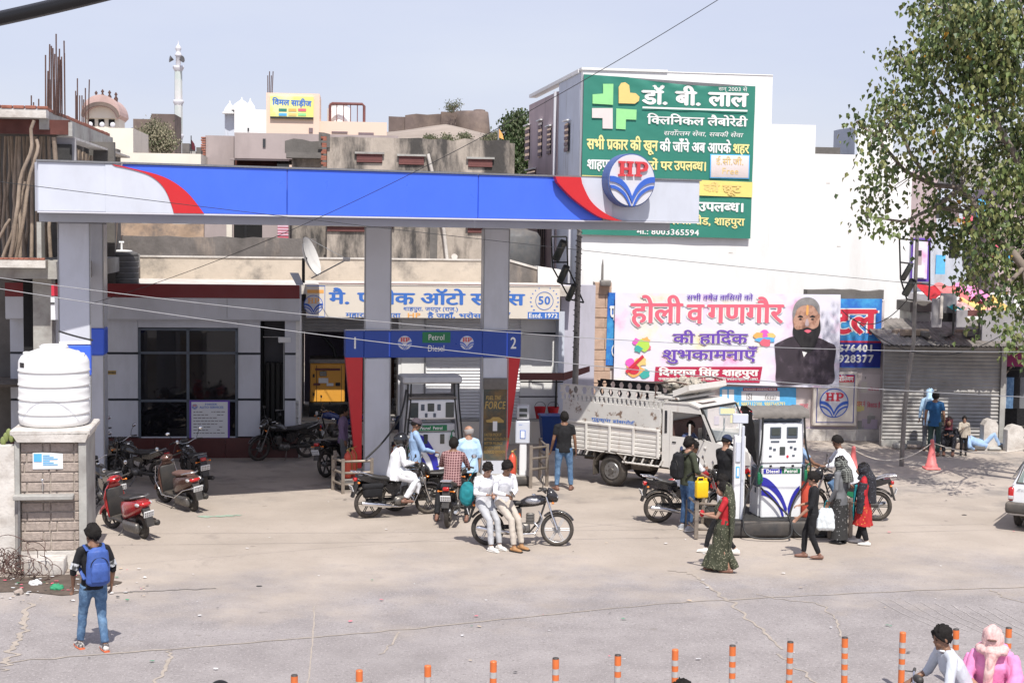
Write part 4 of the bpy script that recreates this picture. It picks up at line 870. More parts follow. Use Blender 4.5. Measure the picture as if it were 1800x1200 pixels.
obox('plinth_tile', MATS['maroon_tile'], ou(500)+.004, uE-.03,-.06,.08,0, pl)
obox('fascia', MATS['acp_grey'], uL, ou(401),-.45,-.40, zs, zf-.004); obox('fascia', MATS['acp_grey'], ou(401)+.01, uE, -.45,-.40, zs, zf-.004)
obox('red_band', MATS['dark_red_band'], uL, uE, -.47,-.40, zf, zr); obox('soffit', MATS['deck_grey'], uL, uE, -.40,.1, zs-.03, zs+.02); obox('roof', MATS['concrete_pale'], uL, uE, -.40,6.0, zr-.35, zr-.05); obox('side_wall', MATS['white_wall'], uE-.10, uE, .0,3.0,0.0, zs); obox('back_wall', MATS['room_wall'], uL, uE, 5.9,6.0,0, zr-.3)
obox('side_fascia', MATS['acp_grey'], uE-.05, uE, -.40,1.8, zs, zr)
# window with frame, panes and the dim room behind
fr_ = MB()
for a, b, c, d in ((ww0, ww1, wz1-.05, wz1),(ww0, ww1, wz0, wz0+.12),(ww0, ww0+.06, wz0, wz1),(ww1-.06, ww1, wz0, wz1),(ou(328), ou(333), wz0, wz1),(ww0, ww1, oz(622), oz(618)),(ww0, ww1, oz(706), oz(702))): fr_.box(a, b, -.015,.06, c, d)
wn = fr_.build('window', MATS['frame_grey'], off)
for a, b in ((ww0+.05, ou(328)),(ou(333), ww1-.05)):
 for c, d in ((wz0+.1, oz(706)),(oz(702), oz(622)),(oz(618), wz1-.04)): p = MB(); p.box(a, b, .02,.03, c, d); p.build('pane', mat('tint_glass', (.012,.012,.015),.03,0,0, alpha=.72, spec=.6), wn)
rm = MB(); rm.box(ww0, ww1,2.2,2.3,0, wz1); rm.build('room_wall', mat('room_beige', (.10,.08,.06),.9), off)
obox('room_floor', MATS['room_wall'], ww0, ww1,.3,2.2,.3,.35)
gl = MB(); gl.box(ww0+.15, ww0+1.1,.5,.9, wz0-.2, wz0+.95); gl.build('counter', mat('counter_green', (.05,.13,.03),.7), off)
pt = thing('notice_board', 'white printed notice with blue border standing inside the office window', 'notice board', FM(OF)); a, z1 = OF.uz(333,703,.0); b, z0 = OF.uz(404,772,0)
p = MB(); p.box(a, b, -.03,-.018, z0, z1); p.build('border', MATS['ink_violet'], pt); p = MB(); p.box(a+.05, b-.05,-.034,-.031, z0+.05, z1-.04); p.build('sheet', MATS['poster_white'], pt)
logo(pt, a+.13, z1-.16,.07, y=-.034, t=.002); text(pt, 'PAREEK', MATS['ink_blue'], a+.38, a+.68, z1-.12, z1-.075,-.037,.02, ref=.7); text(pt, 'AUTO SERVICES', MATS['ink_blue'], a+.25, b-.15, z1-.20, z1-.145,-.037,.02, ref=.7)
q = MB(); rnd = random.Random(3)
for r_ in range(8):
 x = a+.10; 
 while x < b-.2:
  L_ = rnd.uniform(.03,.10); z_ = z1-.30-r_*.075; q.box(x, x+L_, -.0365,-.035, z_, z_+.022); x += L_+.02+(.2 if rnd.random() < .12 else 0)
q.build('print_lines', MATS['ink_grey'], pt)
npl = MB(); a, z1 = OF.uz(180,651); b, z0 = OF.uz(204,658); npl.box(a, b, -.012,-.004, z0, z1); npo = npl.build('name_plate', MATS['brass'], None, label='small brass name plate on the office wall behind the column', cat='name plate'); npo.matrix_world = FM(OF)
q = MB()
for k in range(9): q.box(a+.04+k*.032, a+.062+k*.032,-.0145,-.0125, z0+.03, z1-.03)
q.build('plate_lettering', MATS['ink_black'], npo)
# doorway with pipework
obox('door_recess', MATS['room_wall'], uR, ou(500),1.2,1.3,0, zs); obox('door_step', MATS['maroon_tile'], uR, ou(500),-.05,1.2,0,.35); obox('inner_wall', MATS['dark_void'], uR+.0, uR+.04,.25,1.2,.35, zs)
dd = MB(); 
for k in range(5): a = uR+.08+k*.13; dd.rbox(a, a+.11,.9,.94,.36,2.3,.012, n=1)
dd.build('grille_door', MATS['black_metal'], off)
p = MB(); p.tube([(uR+.05,.2, oz(592)),(ou(497),.2, oz(592)),(ou(499),.2, oz(600)),(ou(499),.2, oz(722)),(ou(484),.2, oz(723))],.025,6); p.build('pipe', MATS['alloy_grey'], off)
p = MB(); p.rbox(ou(489), ou(511),-.03,.0, oz(602,500), oz(592,500),.02); p.build('junction_box', MATS['poster_white'], off)
# ---------------------------------------------------------------- recessed shop row behind, with the long painted sign
V2, VS = 2.7,1.85
row = thing('shop_row', 'white service bays with roller shutters under the long cream sign', 'building', FM(OF))
s2 = lambda px, py=650: OF.u(px, py, V2); h2 = lambda py, px=760: OF.z(px, py, V2)
ztop = OF.z(760,500, VS); u_e = s2(985)
def rbx(name, m, a, b, c, d, e, f): p = MB(); p.box(a, b, c, d, e, f); return p.build(name, m, row)
rbx('raised_floor', MATS['concrete'], uE, u_e, V2-.5, V2+6,0,.62); rbx('raised_floor_edge', MATS['cream_plaster'], uE, u_e, V2-.56, V2-.505,0,.60)
st = MB(); rnd = random.Random(5)
k = uE+.02
while k < uE+3.2: L_ = rnd.uniform(.22,.34); p = MB(); p.rbox(k, k+L_-.015, V2-.62, V2-.57,.32,.57,.012, n=1); p.build('stone', MATS['stone_block'], row); k += L_
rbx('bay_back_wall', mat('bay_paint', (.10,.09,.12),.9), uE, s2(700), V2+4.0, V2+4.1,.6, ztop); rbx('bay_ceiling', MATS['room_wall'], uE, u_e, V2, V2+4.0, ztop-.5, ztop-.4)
rbx('pillar', MATS['white_wall'], s2(700), s2(705), V2-.02, V2+4,.6, ztop-.5); rbx('pillar', MATS['white_wall'], s2(705)+.004, s2(748), V2-.04, V2+.2,.6, ztop-.5)
rbx('wall', MATS['white_wall'], s2(915), s2(935), V2-.02, V2+.3,.0, ztop-.1); rbx('wall', MATS['white_wall'], s2(935), u_e, V2+.0, V2+.3,.0, ztop-.1); rbx('wall', MATS['blue_shade_wall'], u_e-.15, u_e+.0, V2-.6, V2-.01,0, ztop-.7)
rbx('dark_band', MATS['groove_dark'], s2(705), s2(748), V2-.047, V2-.042, h2(659), h2(656)); rbx('dark_band', MATS['groove_dark'], s2(917), u_e, V2-.028, V2-.022, h2(588,950), h2(584,950))
def shutter(par, a, b, y, z0, z1, m, pitch=.085, name='shutter'):
 p = MB(); k = z0; vs = []; fs = []; i = 0
 while k < z1: 
  vs += [(a, y, k),(b, y, k),(a, y-.022, k+pitch*.45),(b, y-.022, k+pitch*.45)]; k += pitch; i += 1
 vs += [(a, y, z1),(b, y, z1)]
 n_ = len(vs)//2
 for j in range(n_-1): fs.append((2*j, 2*j+1,2*j+3,2*j+2))
 p.add(vs, fs); p.box(a-.03, a, y-.03, y+.05, z0, z1); p.box(b, b+.03, y-.03, y+.05, z0, z1); return p.build(name, m, par)
shutter(row, s2(750), s2(848), V2+.05,.62, h2(500)-.1, MATS['shutter_white']); shutter(row, s2(850), s2(914), V2+.05,.62, h2(500)-.1, MATS['shutter_white'])
shutter(row, uE+.02, s2(640), V2+.05, h2(584), h2(500)-.1, MATS['shutter_grey']); shutter(row, s2(642), s2(700), V2+.05, h2(584), h2(500)-.1, MATS['shutter_grey'])
rbx('shutter_rail', MATS['alloy_grey'], s2(745), s2(750)-.03, V2-.06, V2+.02,.62, h2(560)); rbx('roof_slab', MATS['concrete_pale'], uE, u_e+.2, VS+.05, V2+6, ztop-.28, ztop-.02)
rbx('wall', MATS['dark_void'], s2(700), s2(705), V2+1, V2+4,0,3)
p = MB()
for kx in range(5): p.box(s2(687)+kx*.05, s2(687)+kx*.05+.03, V2+2.4, V2+2.8,.7+.2*(kx % 2),2.4)
p.build('shelf', mat('shelf_brown', (.10,.05,.03),.8), row)
# the sign
sg = thing('name_sign', 'long cream shop sign with blue Devanagari letters under the parapet', 'sign', FM(OF, v=VS)); sf = Frame(*OF.w(0, VS, 0).xy, OF.yaw)
a, z1 = sf.uz(538,502); b, z1b = sf.uz(985,503); z0 = sf.z(760,560); z1 = sf.z(760,502)
p = MB(); p.rbox(a, b, 0,.12, z0, z1,.02, n=1, smooth=False); p.build('sign_face', MATS['poster_cream'], sg)
sx = lambda px: sf.u(px, 530); sz_ = lambda py: sf.z(760, py)
text(sg, 'मै. पारीक ऑटो सर्विस', MATS['ink_blue'], sx(579), sx(921), sz_(535), sz_(516),-.004,.035)
text(sg, 'शाहपुरा. जयपुर (राज.)', MATS['ink_blue'], sx(709), sx(806), sz_(546), sz_(540),-.004,.02)
text(sg, 'महाराजा मिलता', MATS['ink_blue'], sx(608), sx(704), sz_(558), sz_(551),-.004,.03); text(sg, 'HP', MATS['ink_orange'], sx(716), sx(740), sz_(558), sz_(550),-.004,.03, ref=.7); text(sg, 'है जहाँ, भरोसा है वहाँ', MATS['ink_blue'], sx(752), sx(896), sz_(558), sz_(551),-.004,.03)
p = MB()
for q_ in ((539,571,504,505),(539,571,557.5,558.5),(570.5,571.5,504,558.5)): p.box(sx(q_[0]), sx(q_[1]),-.003,-.001, sz_(q_[3]), sz_(q_[2]))
p.build('outline', MATS['ink_blue'], sg); p = MB(); p.box(sx(540), sx(569),-.004,-.001, sz_(517), sz_(511)); p.build('orange_patch', MATS['ink_orange'], sg)
logo(sg, sx(551), sz_(537),.25, y=-.001, t=.003, letters='ink_orange')
L = MB(); ccx, ccz = sx(957), sz_(527); L.torus((ccx, -.004, ccz),.235,.008,30,4)
for s in (-1,1):
 for k in range(9):
  an = R(-80+k*18); rr = .34; c_, s_ = math.cos(an), math.sin(an); px_, pz_ = ccx+s*rr*c_, ccz+rr*s_; tx, tz = s*(-s_*.5+c_), c_*.5+s_
  ln = .085*(1-.05*k); ux, uz_ = tx/1.2*ln, tz/1.2*ln; nx_, nz_ = -uz_*.35, ux*.35
  L.add([(px_, -.004, pz_),(px_+ux*.5+nx_, -.004, pz_+uz_*.5+nz_),(px_+ux, -.004, pz_+uz_),(px_+ux*.5-nx_, -.004, pz_+uz_*.5-nz_)],[(0,1,2,3)])
L.build('laurel', MATS['ink_blue'], sg); text(sg, '50', MATS['ink_blue'], ccx-.17, ccx+.17, ccz-.09, ccz+.12,-.006,.03, ref=.7)
p = MB(); p.box(sx(928), sx(983),-.003,-.001, sz_(559), sz_(547)); p.build('date_patch', MATS['ink_blue'], sg); text(sg, 'Estd. 1972', MATS['ink_white'], sx(930), sx(981), sz_(557), sz_(549),-.006,.04, ref=.7)
p = MB(); p.tube([sf.uz(560,501)[0:1]+(-.02, z1+.03),(b, -.02, z1+.03)],.015,5); p.build('top_pipe', MATS['red_brown_paint'], sg)
for k in range(9): pass
# ---------------------------------------------------------------- parapets and the old house behind
def bld(name, label, fr, cat='building'): return thing(name, label, cat, FM(fr))
def addbox(par, name, m, a, b, c, d, e, f): p = MB(); p.box(a, b, c, d, e, f); return p.build(name, MATS[m], par)
def rough_box(par, name, m, a, b, c, d, e, f, amp=.03, seg=.35, seed=1):
 """masonry whose top edge is uneven"""
 n = max(2, int(abs(b-a)/seg)); vs = []; fs = []
 for i in range(n+1):
  x = a+(b-a)*i/n; t = f+amp*noise.noise(Vector((x*1.9, seed, 0)))*2
  vs += [(x, c, e),(x, c-.01*noise.noise(Vector((x*3, seed, 4))), t),(x, d, t+amp*.5*noise.noise(Vector((x*2.3, seed, 9)))),(x, d, e)]
 for i in range(n):
  k = 4*i
  for j in range(3): fs.append((k+j, k+j+1, k+j+5, k+j+4))
 fs += [(0,1,2,3), tuple(range(4*n+3,4*n-1,-1))]; p = MB(); p.add(vs, fs); return p.build(name, MATS[m], par)
vC = 4.6; par = bld('terrace_wall', 'long stained plaster parapet running behind the red band and cream sign', OF, 'wall')
zC = OF.z(500,455, vC); rough_box(par, 'parapet', 'tan_plaster', OF.u(150,470, vC), OF.u(890,470, vC), vC, vC+.25,3.6, zC, .012,.5,1)
addbox(par, 'coping', 'concrete_pale', OF.u(150,470, vC), OF.u(890,470, vC), vC-.03, vC+.28, zC+.01, zC+.05)
vB = 7.0; p2 = bld('terrace_wall', 'blackened plaster parapet in the middle behind the dish', OF, 'wall'); zBb = OF.z(400,417, vB); rough_box(p2, 'parapet', 'black_plaster', OF.u(215,430, vB), OF.u(556,430, vB), vB, vB+.3,3.6, zBb, .035,.3,2); rough_box(p2, 'parapet', 'ochre_plaster', OF.u(150,430, vB), OF.u(215,430, vB)-.01, vB-.3, vB+.3,3.6, zBb+.03,.05,.2,5)
vA = 10.5; p3 = bld('terrace_wall', 'short ochre parapet with peeling plaster just below the canopy', OF, 'wall'); rough_box(p3, 'parapet', 'ochre_plaster', OF.u(150,400, vA), OF.u(358,400, vA), vA, vA+.3,3.6, OF.z(300,393, vA),.03,.3,3)
p4 = bld('rear_house', 'plain mauve house wall with a dark doorway behind the blackened parapet', OF); vH = 12.0
for a, b, m in ((358,398, 'mauve_plaster'),(398,408, 'cream_plaster'),(461,488, 'mauve_plaster'),(507,560, 'black_plaster')): addbox(p4, 'wall', m, OF.u(a, 400, vH), OF.u(b, 400, vH)-.004, vH, vH+.3,3.6, OF.z(400,375, vH))
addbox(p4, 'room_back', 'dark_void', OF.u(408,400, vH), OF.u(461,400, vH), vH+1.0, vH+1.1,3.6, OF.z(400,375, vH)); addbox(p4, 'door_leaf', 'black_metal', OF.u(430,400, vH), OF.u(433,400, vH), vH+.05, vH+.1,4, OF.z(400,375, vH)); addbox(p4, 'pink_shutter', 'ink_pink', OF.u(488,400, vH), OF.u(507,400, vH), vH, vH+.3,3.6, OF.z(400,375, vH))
MATS['pale_pink_slat'] = mat('pale_pink_slat', (.75,.52,.62),.8)
for k in range(4): addbox(p4, 'slat', 'pale_pink_slat', OF.u(488,400, vH), OF.u(507,400, vH), vH-.02, vH-.002, OF.z(497,414-k*5, vH), OF.z(497,411-k*5, vH))
# old two storey concrete house
vO = 9.0; oh = bld('old_house', 'decaying concrete house with three slatted vents and black rain streaks', OF); ox = lambda px, py=300: OF.u(px, py, vO); ozz = lambda py, px=700: OF.z(px, py, vO)
rough_box(oh, 'front_wall', 'old_plaster', ox(575), ox(895), vO, vO+.3,3.6, ozz(243),.05,.35,4); rough_box(oh, 'side_wall', 'old_plaster', ox(894)-.02, ox(894)+.22, vO+.31, vO+7,3.6, ozz(250,890),.04)
rough_box(oh, 'rear_block', 'old_plaster', ox(512), ox(575), vO+.6, vO+4,3.6, ozz(257,560),.02,.3,6); rough_box(oh, 'parapet', 'concrete_dark', ox(500), ox(577), vO+.3, vO+.58, ozz(268,530), ozz(246,540),.05,.25,7); addbox(oh, 'eave', 'concrete_dark', ox(503), ox(573), vO-.1, vO+.6, ozz(272,530)-.1, ozz(268,530)); rough_box(oh, 'corner_pier', 'concrete_dark', ox(560), ox(580), vO-.08, vO-.01, ozz(262), ozz(236),.05,.15,8)
rnd = random.Random(8)
for k in range(16): z_ = ozz(300)+k*(ozz(240)-ozz(300))/16; b = MB(); b.rbox(ox(565)+rnd.uniform(-.03,.05), ox(574), vO-.14, vO-.085, z_, z_+.085,.015, n=1); b.build('brick', MATS['brick_red'] if k % 3 else MATS['concrete_dark'], oh)
for x0, x1, y0, y1 in ((627,672,271,287),(701,745,275,291),(823,865,280,295),(640,690,398,404),(822,850,400,410),(575,650,398,408)):
 f = MB(); a, z1 = OF.uz(x0, y0, vO); b, z0 = OF.uz(x1, y1, vO); f.box(a, b, vO-.02, vO-.005, z0, z1); vo = f.build('vent', MATS['dark_void'], oh)
 for k in range(4): s = MB(); zz = z0+(z1-z0)*(k+.3)/4; s.box(a, b, vO-.06, vO-.022, zz, zz+.06); s.build('slat', MATS['red_brown_paint'], vo)
 f = MB(); f.box(a-.06, b+.06, vO-.12, vO, z1+.01, z1+.07); f.build('sill', MATS['concrete'], vo)
rough_box(oh, 'pipe_stain', 'concrete_dark', ox(757), ox(770), vO-.012, vO-.004,4.5, ozz(360),.02); dp = MB(); dp.tube([(ox(752,270), vO-.1, ozz(270)),(ox(760), vO-.12, ozz(305)),(ox(781), vO-.15, ozz(405)),(ox(787), vO-.15, ozz(455))],.055,8); dp.build('drain_pipe', MATS['concrete_pale'], oh); dp = MB(); dp.cyl((ox(800), vO-.12, ozz(450)),(ox(800), vO, ozz(452)),.1, None, 10); dp.build('spout', MATS['concrete_pale'], oh)
addbox(oh, 'roof', 'concrete_dark', ox(575), ox(894), vO+.3, vO+7, ozz(262)-.2, ozz(262))
# stair parapet, white stair block right of the second column
sr = bld('stair_wall', 'sloping blackened stair parapet with white end beside the second column', OF, 'wall'); vS_ = 4.4
q = [OF.uz(x, y, vS_) for x, y in ((893,458),(945,473),(945,500),(893,500))]; p = MB(); p.prism(q, vS_, vS_+.2); p.build('parapet', MATS['black_plaster'], sr)
q = [OF.uz(x, y, vS_) for x, y in ((893,455),(946,470),(946,474),(893,459))]; p = MB(); p.prism(q, vS_-.03, vS_+.23); p.build('coping', MATS['concrete_pale'], sr)
q = [OF.uz(x, y, vS_-.2) for x, y in ((946,468),(986,474),(986,502),(946,502))]; p = MB(); p.prism(q, vS_-.2, vS_+.6); p.build('white_block', MATS['white_wall_dirty'], sr)
dv = thing('plastic_tank', 'black plastic tank half hidden behind the sloping stair parapet', 'water tank', Matrix.Translation(dep(902,470,44))); p = MB(); p.lathe([(.75,0),(.8,.1),(.8,.9),(.7,1.05),(.3,1.15)],20); p.build('shell', MATS['tank_black'], dv)
# ---------------------------------------------------------------- tall white building
WF = Frame(*dep(1020,400,43.5).xy, R(9)); wb = bld('laboratory_building', 'tall white building with stepped roofline and green hoarding on its blank wall', WF)
zt = WF.z(1180,128); w1, w2, w3 = WF.u(1354,300), WF.u(1432,300), WF.u(1602,350); zs1 = WF.z(1390,219); zs2 = WF.z(1500,272); Ld = 9.0
for a, b, z_ in ((0, w1, zt),(w1, w2, zs1),(w2, w3, zs2)): addbox(wb, 'front_wall', 'white_wall', a, b-.002,0,.3,0, z_)
addbox(wb, 'side_wall', 'blue_shade_wall', -.02,.25,.302,3.6,0, zt-.05); addbox(wb, 'side_wall', 'pink_wall', -.06,.25,3.605, Ld, 0, zt-.3); addbox(wb, 'roof', 'concrete', .25, w1,.3, Ld, zt-.8, zt-.6); addbox(wb, 'roof', 'concrete', w1, w3,.3, Ld, zs2-.8, zs2-.6); addbox(wb, 'back_wall', 'white_wall', 0, w1, Ld, Ld+.2,0, zt-.3); addbox(wb, 'back_wall', 'white_wall', w1, w3, Ld, Ld+.2,0, zs2); addbox(wb, 'end_wall', 'white_wall', w3-.25, w3-.002,.3, Ld, 0, zs2-.05)  # white building's near side wall: its shade is put into the bluish colour
addbox(wb, 'cornice', 'white_wall', -.05, WF.u(1173,130),-.05,.35, zt+.002, zt+.07); addbox(wb, 'cornice', 'white_wall', -.07,.2,.352, Ld, zt-.05+.002, zt+.06); addbox(wb, 'coping', 'white_wall', WF.u(1173,130), w1,-.02,.3, zt+.002, zt+.03); addbox(wb, 'step_wall', 'blue_shade_wall', w1-.2, w1-.002,.3,4, zs1, zt-.01)
def sidez(px, py): # on the side plane u=0
 r = ray(px, py); q = WF.o-CAMP; t = q.dot(WF.e)/r.dot(WF.e); p_ = CAMP+r*t; return WF.loc(p_)[1], p_.z
for k, (x0, x1, y0, y1, y2, y3) in enumerate(((927,935,223,226,283,279),(950,957,215,220,277,272),(966,973,225,224,272,270),(997,1004,216,214,268,266),(930,945,300,300,335,335))):
 v0, z1 = sidez(x1, y0); v1, z0 = sidez(x0, y2); 
 p = MB(); p.box(-.09,-.065, v0, v1, z0, z1); wo = p.build('window', MATS['window_glass'], wb)
 for j in range(5): s = MB(); zz = z0+(z1-z0)*(j+.1)/5; s.box(-.115,-.095, v0+.03, v1-.03, zz, zz+(z1-z0)*.11); s.build('slat', MATS['wood_shutter'], wo)
 p = MB(); p.box(-.16,-.07, v0-.1, v1+.1, z1+.06, z1+.10); p.build('sunshade', MATS['white_wall'], wo)
v0, z1 = sidez(952,405); v1, z0 = sidez(930,470); p = MB(); p.box(-.10,-.065,5.2,6.8, z0-.3, z1+.1); wo = p.build('window', MATS['wood_shutter'], wb)
for j in range(4): s = MB(); s.box(-.13,-.105,5.25+j*.4,5.3+j*.4, z0-.3, z1+.1); s.build('bar', MATS['black_metal'], wo)
p = MB(); p.tube([(-.12,3.7,3.6),(-.12,3.7, zt-.3)],.05,8); p.tube([(-.12,1.0,3.8),(-.12,1.0,6.2)],.04,8); p.build('drain_pipe', MATS['logo_white'], wb); p = MB(); p.tube([sidez(965,190)[::-1] and (-.1,3.0, zt-3.8),(-.1,.3, zt-3.2)],.02,5); p.build('cable', MATS['logo_white'], wb)
rt = thing('roof_parapet', 'low dark weathered wall on the roof right of the stepped white wall', 'wall', FM(WF)); addbox(rt, 'block', 'concrete_dark', WF.u(1433,262,1.5), WF.u(1477,262,1.5),1.5,1.8, zs2-.5, WF.z(1455,259,1.5)); cb = thing('roof_cabin', 'small pale rooftop cabin behind the tree branches', 'cabin', FM(WF)); addbox(cb, 'wall', 'white_wall', WF.u(1508,240,1.2), WF.u(1570,240,1.2),1.2,3.0, zs2-.5, WF.z(1530,222,1.2)); addbox(cb, 'side_wall', 'blue_shade_wall', WF.u(1503,240,1.2), WF.u(1508,240,1.2)-.003,1.2,3.0, zs2-.5, WF.z(1530,224,1.2))
p = MB(); 
for x, y in ((1471,434),(1452,323),(1281,445),(1283,575)): a, z_ = WF.uz(x, y); p.box(a, a+.12,-.006,-.002, z_, z_+.03)
p.build('wall_chip', MATS['concrete_pale'], wb)
# hoarding
HF = Frame(*WF.w(0,-.10,0).xy, WF.yaw); hd = thing('hoarding', 'large green laboratory hoarding with white and yellow Devanagari lettering on the white wall', 'hoarding', FM(HF))
c00, c10, c11, c01 = HF.uz(1019.5,412), HF.uz(1318,419.5), HF.uz(1327,152), HF.uz(1026,131)
def hq(s, t): 
 a = (c00[0]*(1-s)+c10[0]*s, c00[1]*(1-s)+c10[1]*s); b = (c01[0]*(1-s)+c11[0]*s, c01[1]*(1-s)+c11[1]*s); return (a[0]*(1-t)+b[0]*t, a[1]*(1-t)+b[1]*t)
def hwave(s, t): return .028*(math.sin((s*.45+t*1.0)*75+3*noise.noise(Vector((s*3, t*3,0))))*max(0, t-.45)*max(0,1-abs(s-.42)*1.7)*.9+noise.noise(Vector((s*5, t*4,2)))*.8)
def hsheet(m, s0, s1, t0, t1, y, name='sheet', wr_=.0, nx=60, ny=40, par=None, q=None):
 q = q or hq; vs = []; 
 for j in range(ny+1):
  for i in range(nx+1):
   s = s0+(s1-s0)*i/nx; t = t0+(t1-t0)*j/ny; u_, z_ = q(s, t); d = 0
   if wr_:  # taut diagonal creases hanging from the top edge
    d = wr_*(math.sin((s*.45+t*1.0)*75+3*noise.noise(Vector((s*3, t*3,0))))*max(0, t-.45)*max(0,1-abs(s-.42)*1.7)*.9+noise.noise(Vector((s*5, t*4,2)))*.8)
    if t > .999: z_ -= .10*math.sin(math.pi*min(1, max(0,(s-.25)/.75)))
   vs.append((u_, y-d, z_))
 p = MB(); p.add(vs, [(j*(nx+1)+i, j*(nx+1)+i+1,(j+1)*(nx+1)+i+1,(j+1)*(nx+1)+i) for j in range(ny) for i in range(nx)], True); return p.build(name, m, par or hd)
p = MB(); q = [hq(0,0), hq(1,0), hq(1,1), hq(0,1)]; p.prism([(a, b) for a, b in q],0.0,.07); p.build('frame', MATS['alloy_grey'], hd)
hsheet(MATS['poster_green'],0,1,0,1,-.05, wr_=.028); hsheet(MATS['poster_yellow'],0,1,.272,.372,-.085, 'yellow_band', .01,30,3)
def hdef(u_, z_):
 w0, w1 = hq(0,0), hq(1,1); s = (u_-w0[0])/(w1[0]-w0[0]); t = (z_-w0[1])/(w1[1]-w0[1]); return -hwave(s, t)
def ht(s, m, px0, px1, pyb, pyh, bold=.02, sh=0, par=hd, fr=HF, y=-.066, ref=.62, name='lettering'):
 a = fr.u(px0, pyb); b = fr.u(px1, pyb); m0 = (px0+px1)/2; rise = -(b-a)*.0 
 return text(par, s, MATS[m], a, b, fr.z(px0, pyb), fr.z(px0, pyh), y, bold, name, sh, ref, fr.z(px1, pyb+(px1-px0)*.028)-fr.z(px0, pyb), None, hdef)
ht('डॉ. बी. लाल', 'ink_white', 1128,1312,183,160,.045); ht('क्लिनिकल लैबोरेट्री', 'ink_white', 1137,1312,218,205,.03); ht('सर्वोत्तम सेवा, सबकी सेवा', 'ink_white', 1165,1304,238,231,.015,.2)
ht('सभी प्रकार की खून', 'ink_yellow', 1031,1155,262,245,.04); ht('की जाँचे अब आपके', 'ink_white', 1159,1283,266,250,.04); ht('शहर', 'ink_yellow', 1287,1315,269,254,.04)
ht('शाहपुरा के', 'ink_white', 1031,1098,297,281,.04); ht('डॉक्टरों पर', 'ink_yellow', 1102,1180,297,283,.04); ht('उपलब्ध।', 'ink_yellow', 1184,1241,299,284,.04)
ht('50% की छूट', 'poster_sand', 1180,1300,335,323,.04, y=-.10); ht('घर से सुविधा उपलब्ध।', 'ink_white', 1100,1307,367,352,.04); ht('दिल्ली रोड, शाहपुरा', 'ink_yellow', 1170,1307,393,381,.03); ht('मो.: 8003365594', 'ink_white', 1118,1228,411,401,.03,0, ref=.7); ht('सन् 2003 से', 'ink_white', 1262,1312,160,154,.01)
p = MB(); a, b = HF.u(1128,190), HF.u(1312,195); z_ = HF.z(1128,191); z2_ = HF.z(1312,197); p.add([(a, -.10, z_),(b, -.10, z2_),(b, -.10, z2_+.05),(a, -.10, z_+.05)],[(0,1,2,3)]); p.build('rule', MATS['ink_white'], hd)
p = MB(); a, z1 = HF.uz(1249,273); b, z0 = HF.uz(1314,313); p.rbox(a-.03, b+.03,-.078,-.072, z0-.03, z1+.03,.003); p.build('badge_border', MATS['poster_sky'], hd); p = MB(); p.rbox(a, b, -.084,-.079, z0, z1,.003); p.build('badge', MATS['poster_pinkish'], hd)
ht('ई.सी.जी.', 'poster_sand', 1257,1306,289,279,.015, y=-.092); ht('Free', 'poster_sand', 1267,1297,306,295,.01, y=-.092, ref=.7)
def pix2(pts, y, m, name): p = MB(); p.prism([HF.uz(a, b) for a, b in pts],-.088,-.080); return p.build(name, MATS[m], hd)
def zz4(pts): return [(1000+a/3.53,100+b/3.53) for a, b in pts]
pix2(zz4([(143,235),(208,230),(208,170),(272,170),(270,300),(143,292)]),-.11, 'poster_lime', 'cross_arm'); pix2(zz4([(305,290),(305,190),(320,165),(345,160),(370,178),(375,225),(410,228),(434,250),(430,275),(405,293)]),-.11, 'poster_sand', 'cross_arm'); pix2(zz4([(140,320),(268,320),(268,448),(205,446),(205,382),(140,380)]),-.11, 'poster_pinkish', 'cross_arm'); pix2(zz4([(290,322),(416,330),(414,392),(350,390),(348,452),(288,448)]),-.11, 'poster_lime', 'cross_arm')
# ---------------------------------------------------------------- far buildings on the skyline
def far(name, label, d, yaw, parts, cat='building', windows=(), wm='window_glass'):
 fr = Frame(*dep(parts[0][0],300, d).xy, R(yaw)); t = thing(name, label, cat, FM(fr))
 for i, (x0, x1, y0, y1, m, v, dp_) in enumerate(parts):
  a, z1 = fr.uz(x0, y0, v); b, _ = fr.uz(x1, y0, v); z0 = 0 if y1 is None else fr.z(x0, y1, v); addbox(t, 'wall', m, a, b, v, v+dp_, z0, z1)
 for x0, x1, y0, y1, v in windows:
  a, z1 = fr.uz(x0, y0, v); b, z0 = fr.uz(x1, y1, v); w_ = addbox(t, 'window', wm, a, b, v-.05, v-.01, z0, z1)
 return t, fr
t, f_ = far('mauve_house', 'mauve plastered house with a flat front and recessed dark verandah', 62,6,[(412,700,233,278, 'mauve_plaster', 0,6),(404,508,277.5,281, 'mauve_plaster', .05,.4),(412,508,281,300, 'shuttering_ply', 2.0,.3),(412,640,300, None, 'mauve_plaster', .3,6)], windows=((462,467,244,259,0),(487,508,283,298,1.9)))
t2, f2 = far('mauve_house', 'plain mauve side block with a column of broken bricks at its left edge', 63,6,[(361,411,238, None, 'mauve_plaster', .2,6)])
rnd = random.Random(4)
for k in range(14): z_ = f2.z(358,240+k*4.2,.0); a = f2.u(354,260,0)+rnd.uniform(-.05,.05); b = MB(); b.rbox(a, f2.u(361,260,0),.1,.5, z_-.085, z_-.01,.015, n=1); b.build('brick', MATS['brick_red'], t2)
t3, f3 = far('peach_building', 'peach rooftop block carrying the yellow saree shop sign', 74,6,[(468,562,163, None, 'peach_plaster', 0,3),(562,680,213, None, 'peach_plaster', .3,5)], windows=((543,550,225,233,0),(583,611,231,234,.3),(630,657,233,238,.3)), wm='wood_shutter')
for k in range(4): p = MB(); a, z_ = f3.uz(470+k*2.4,164); p.cyl((a, .3, z_-.3),(a+.02*k, .3, z_+.9+.2*(k % 2)),.025, None, 5); p.build('rebar', MATS['rust'], t3)
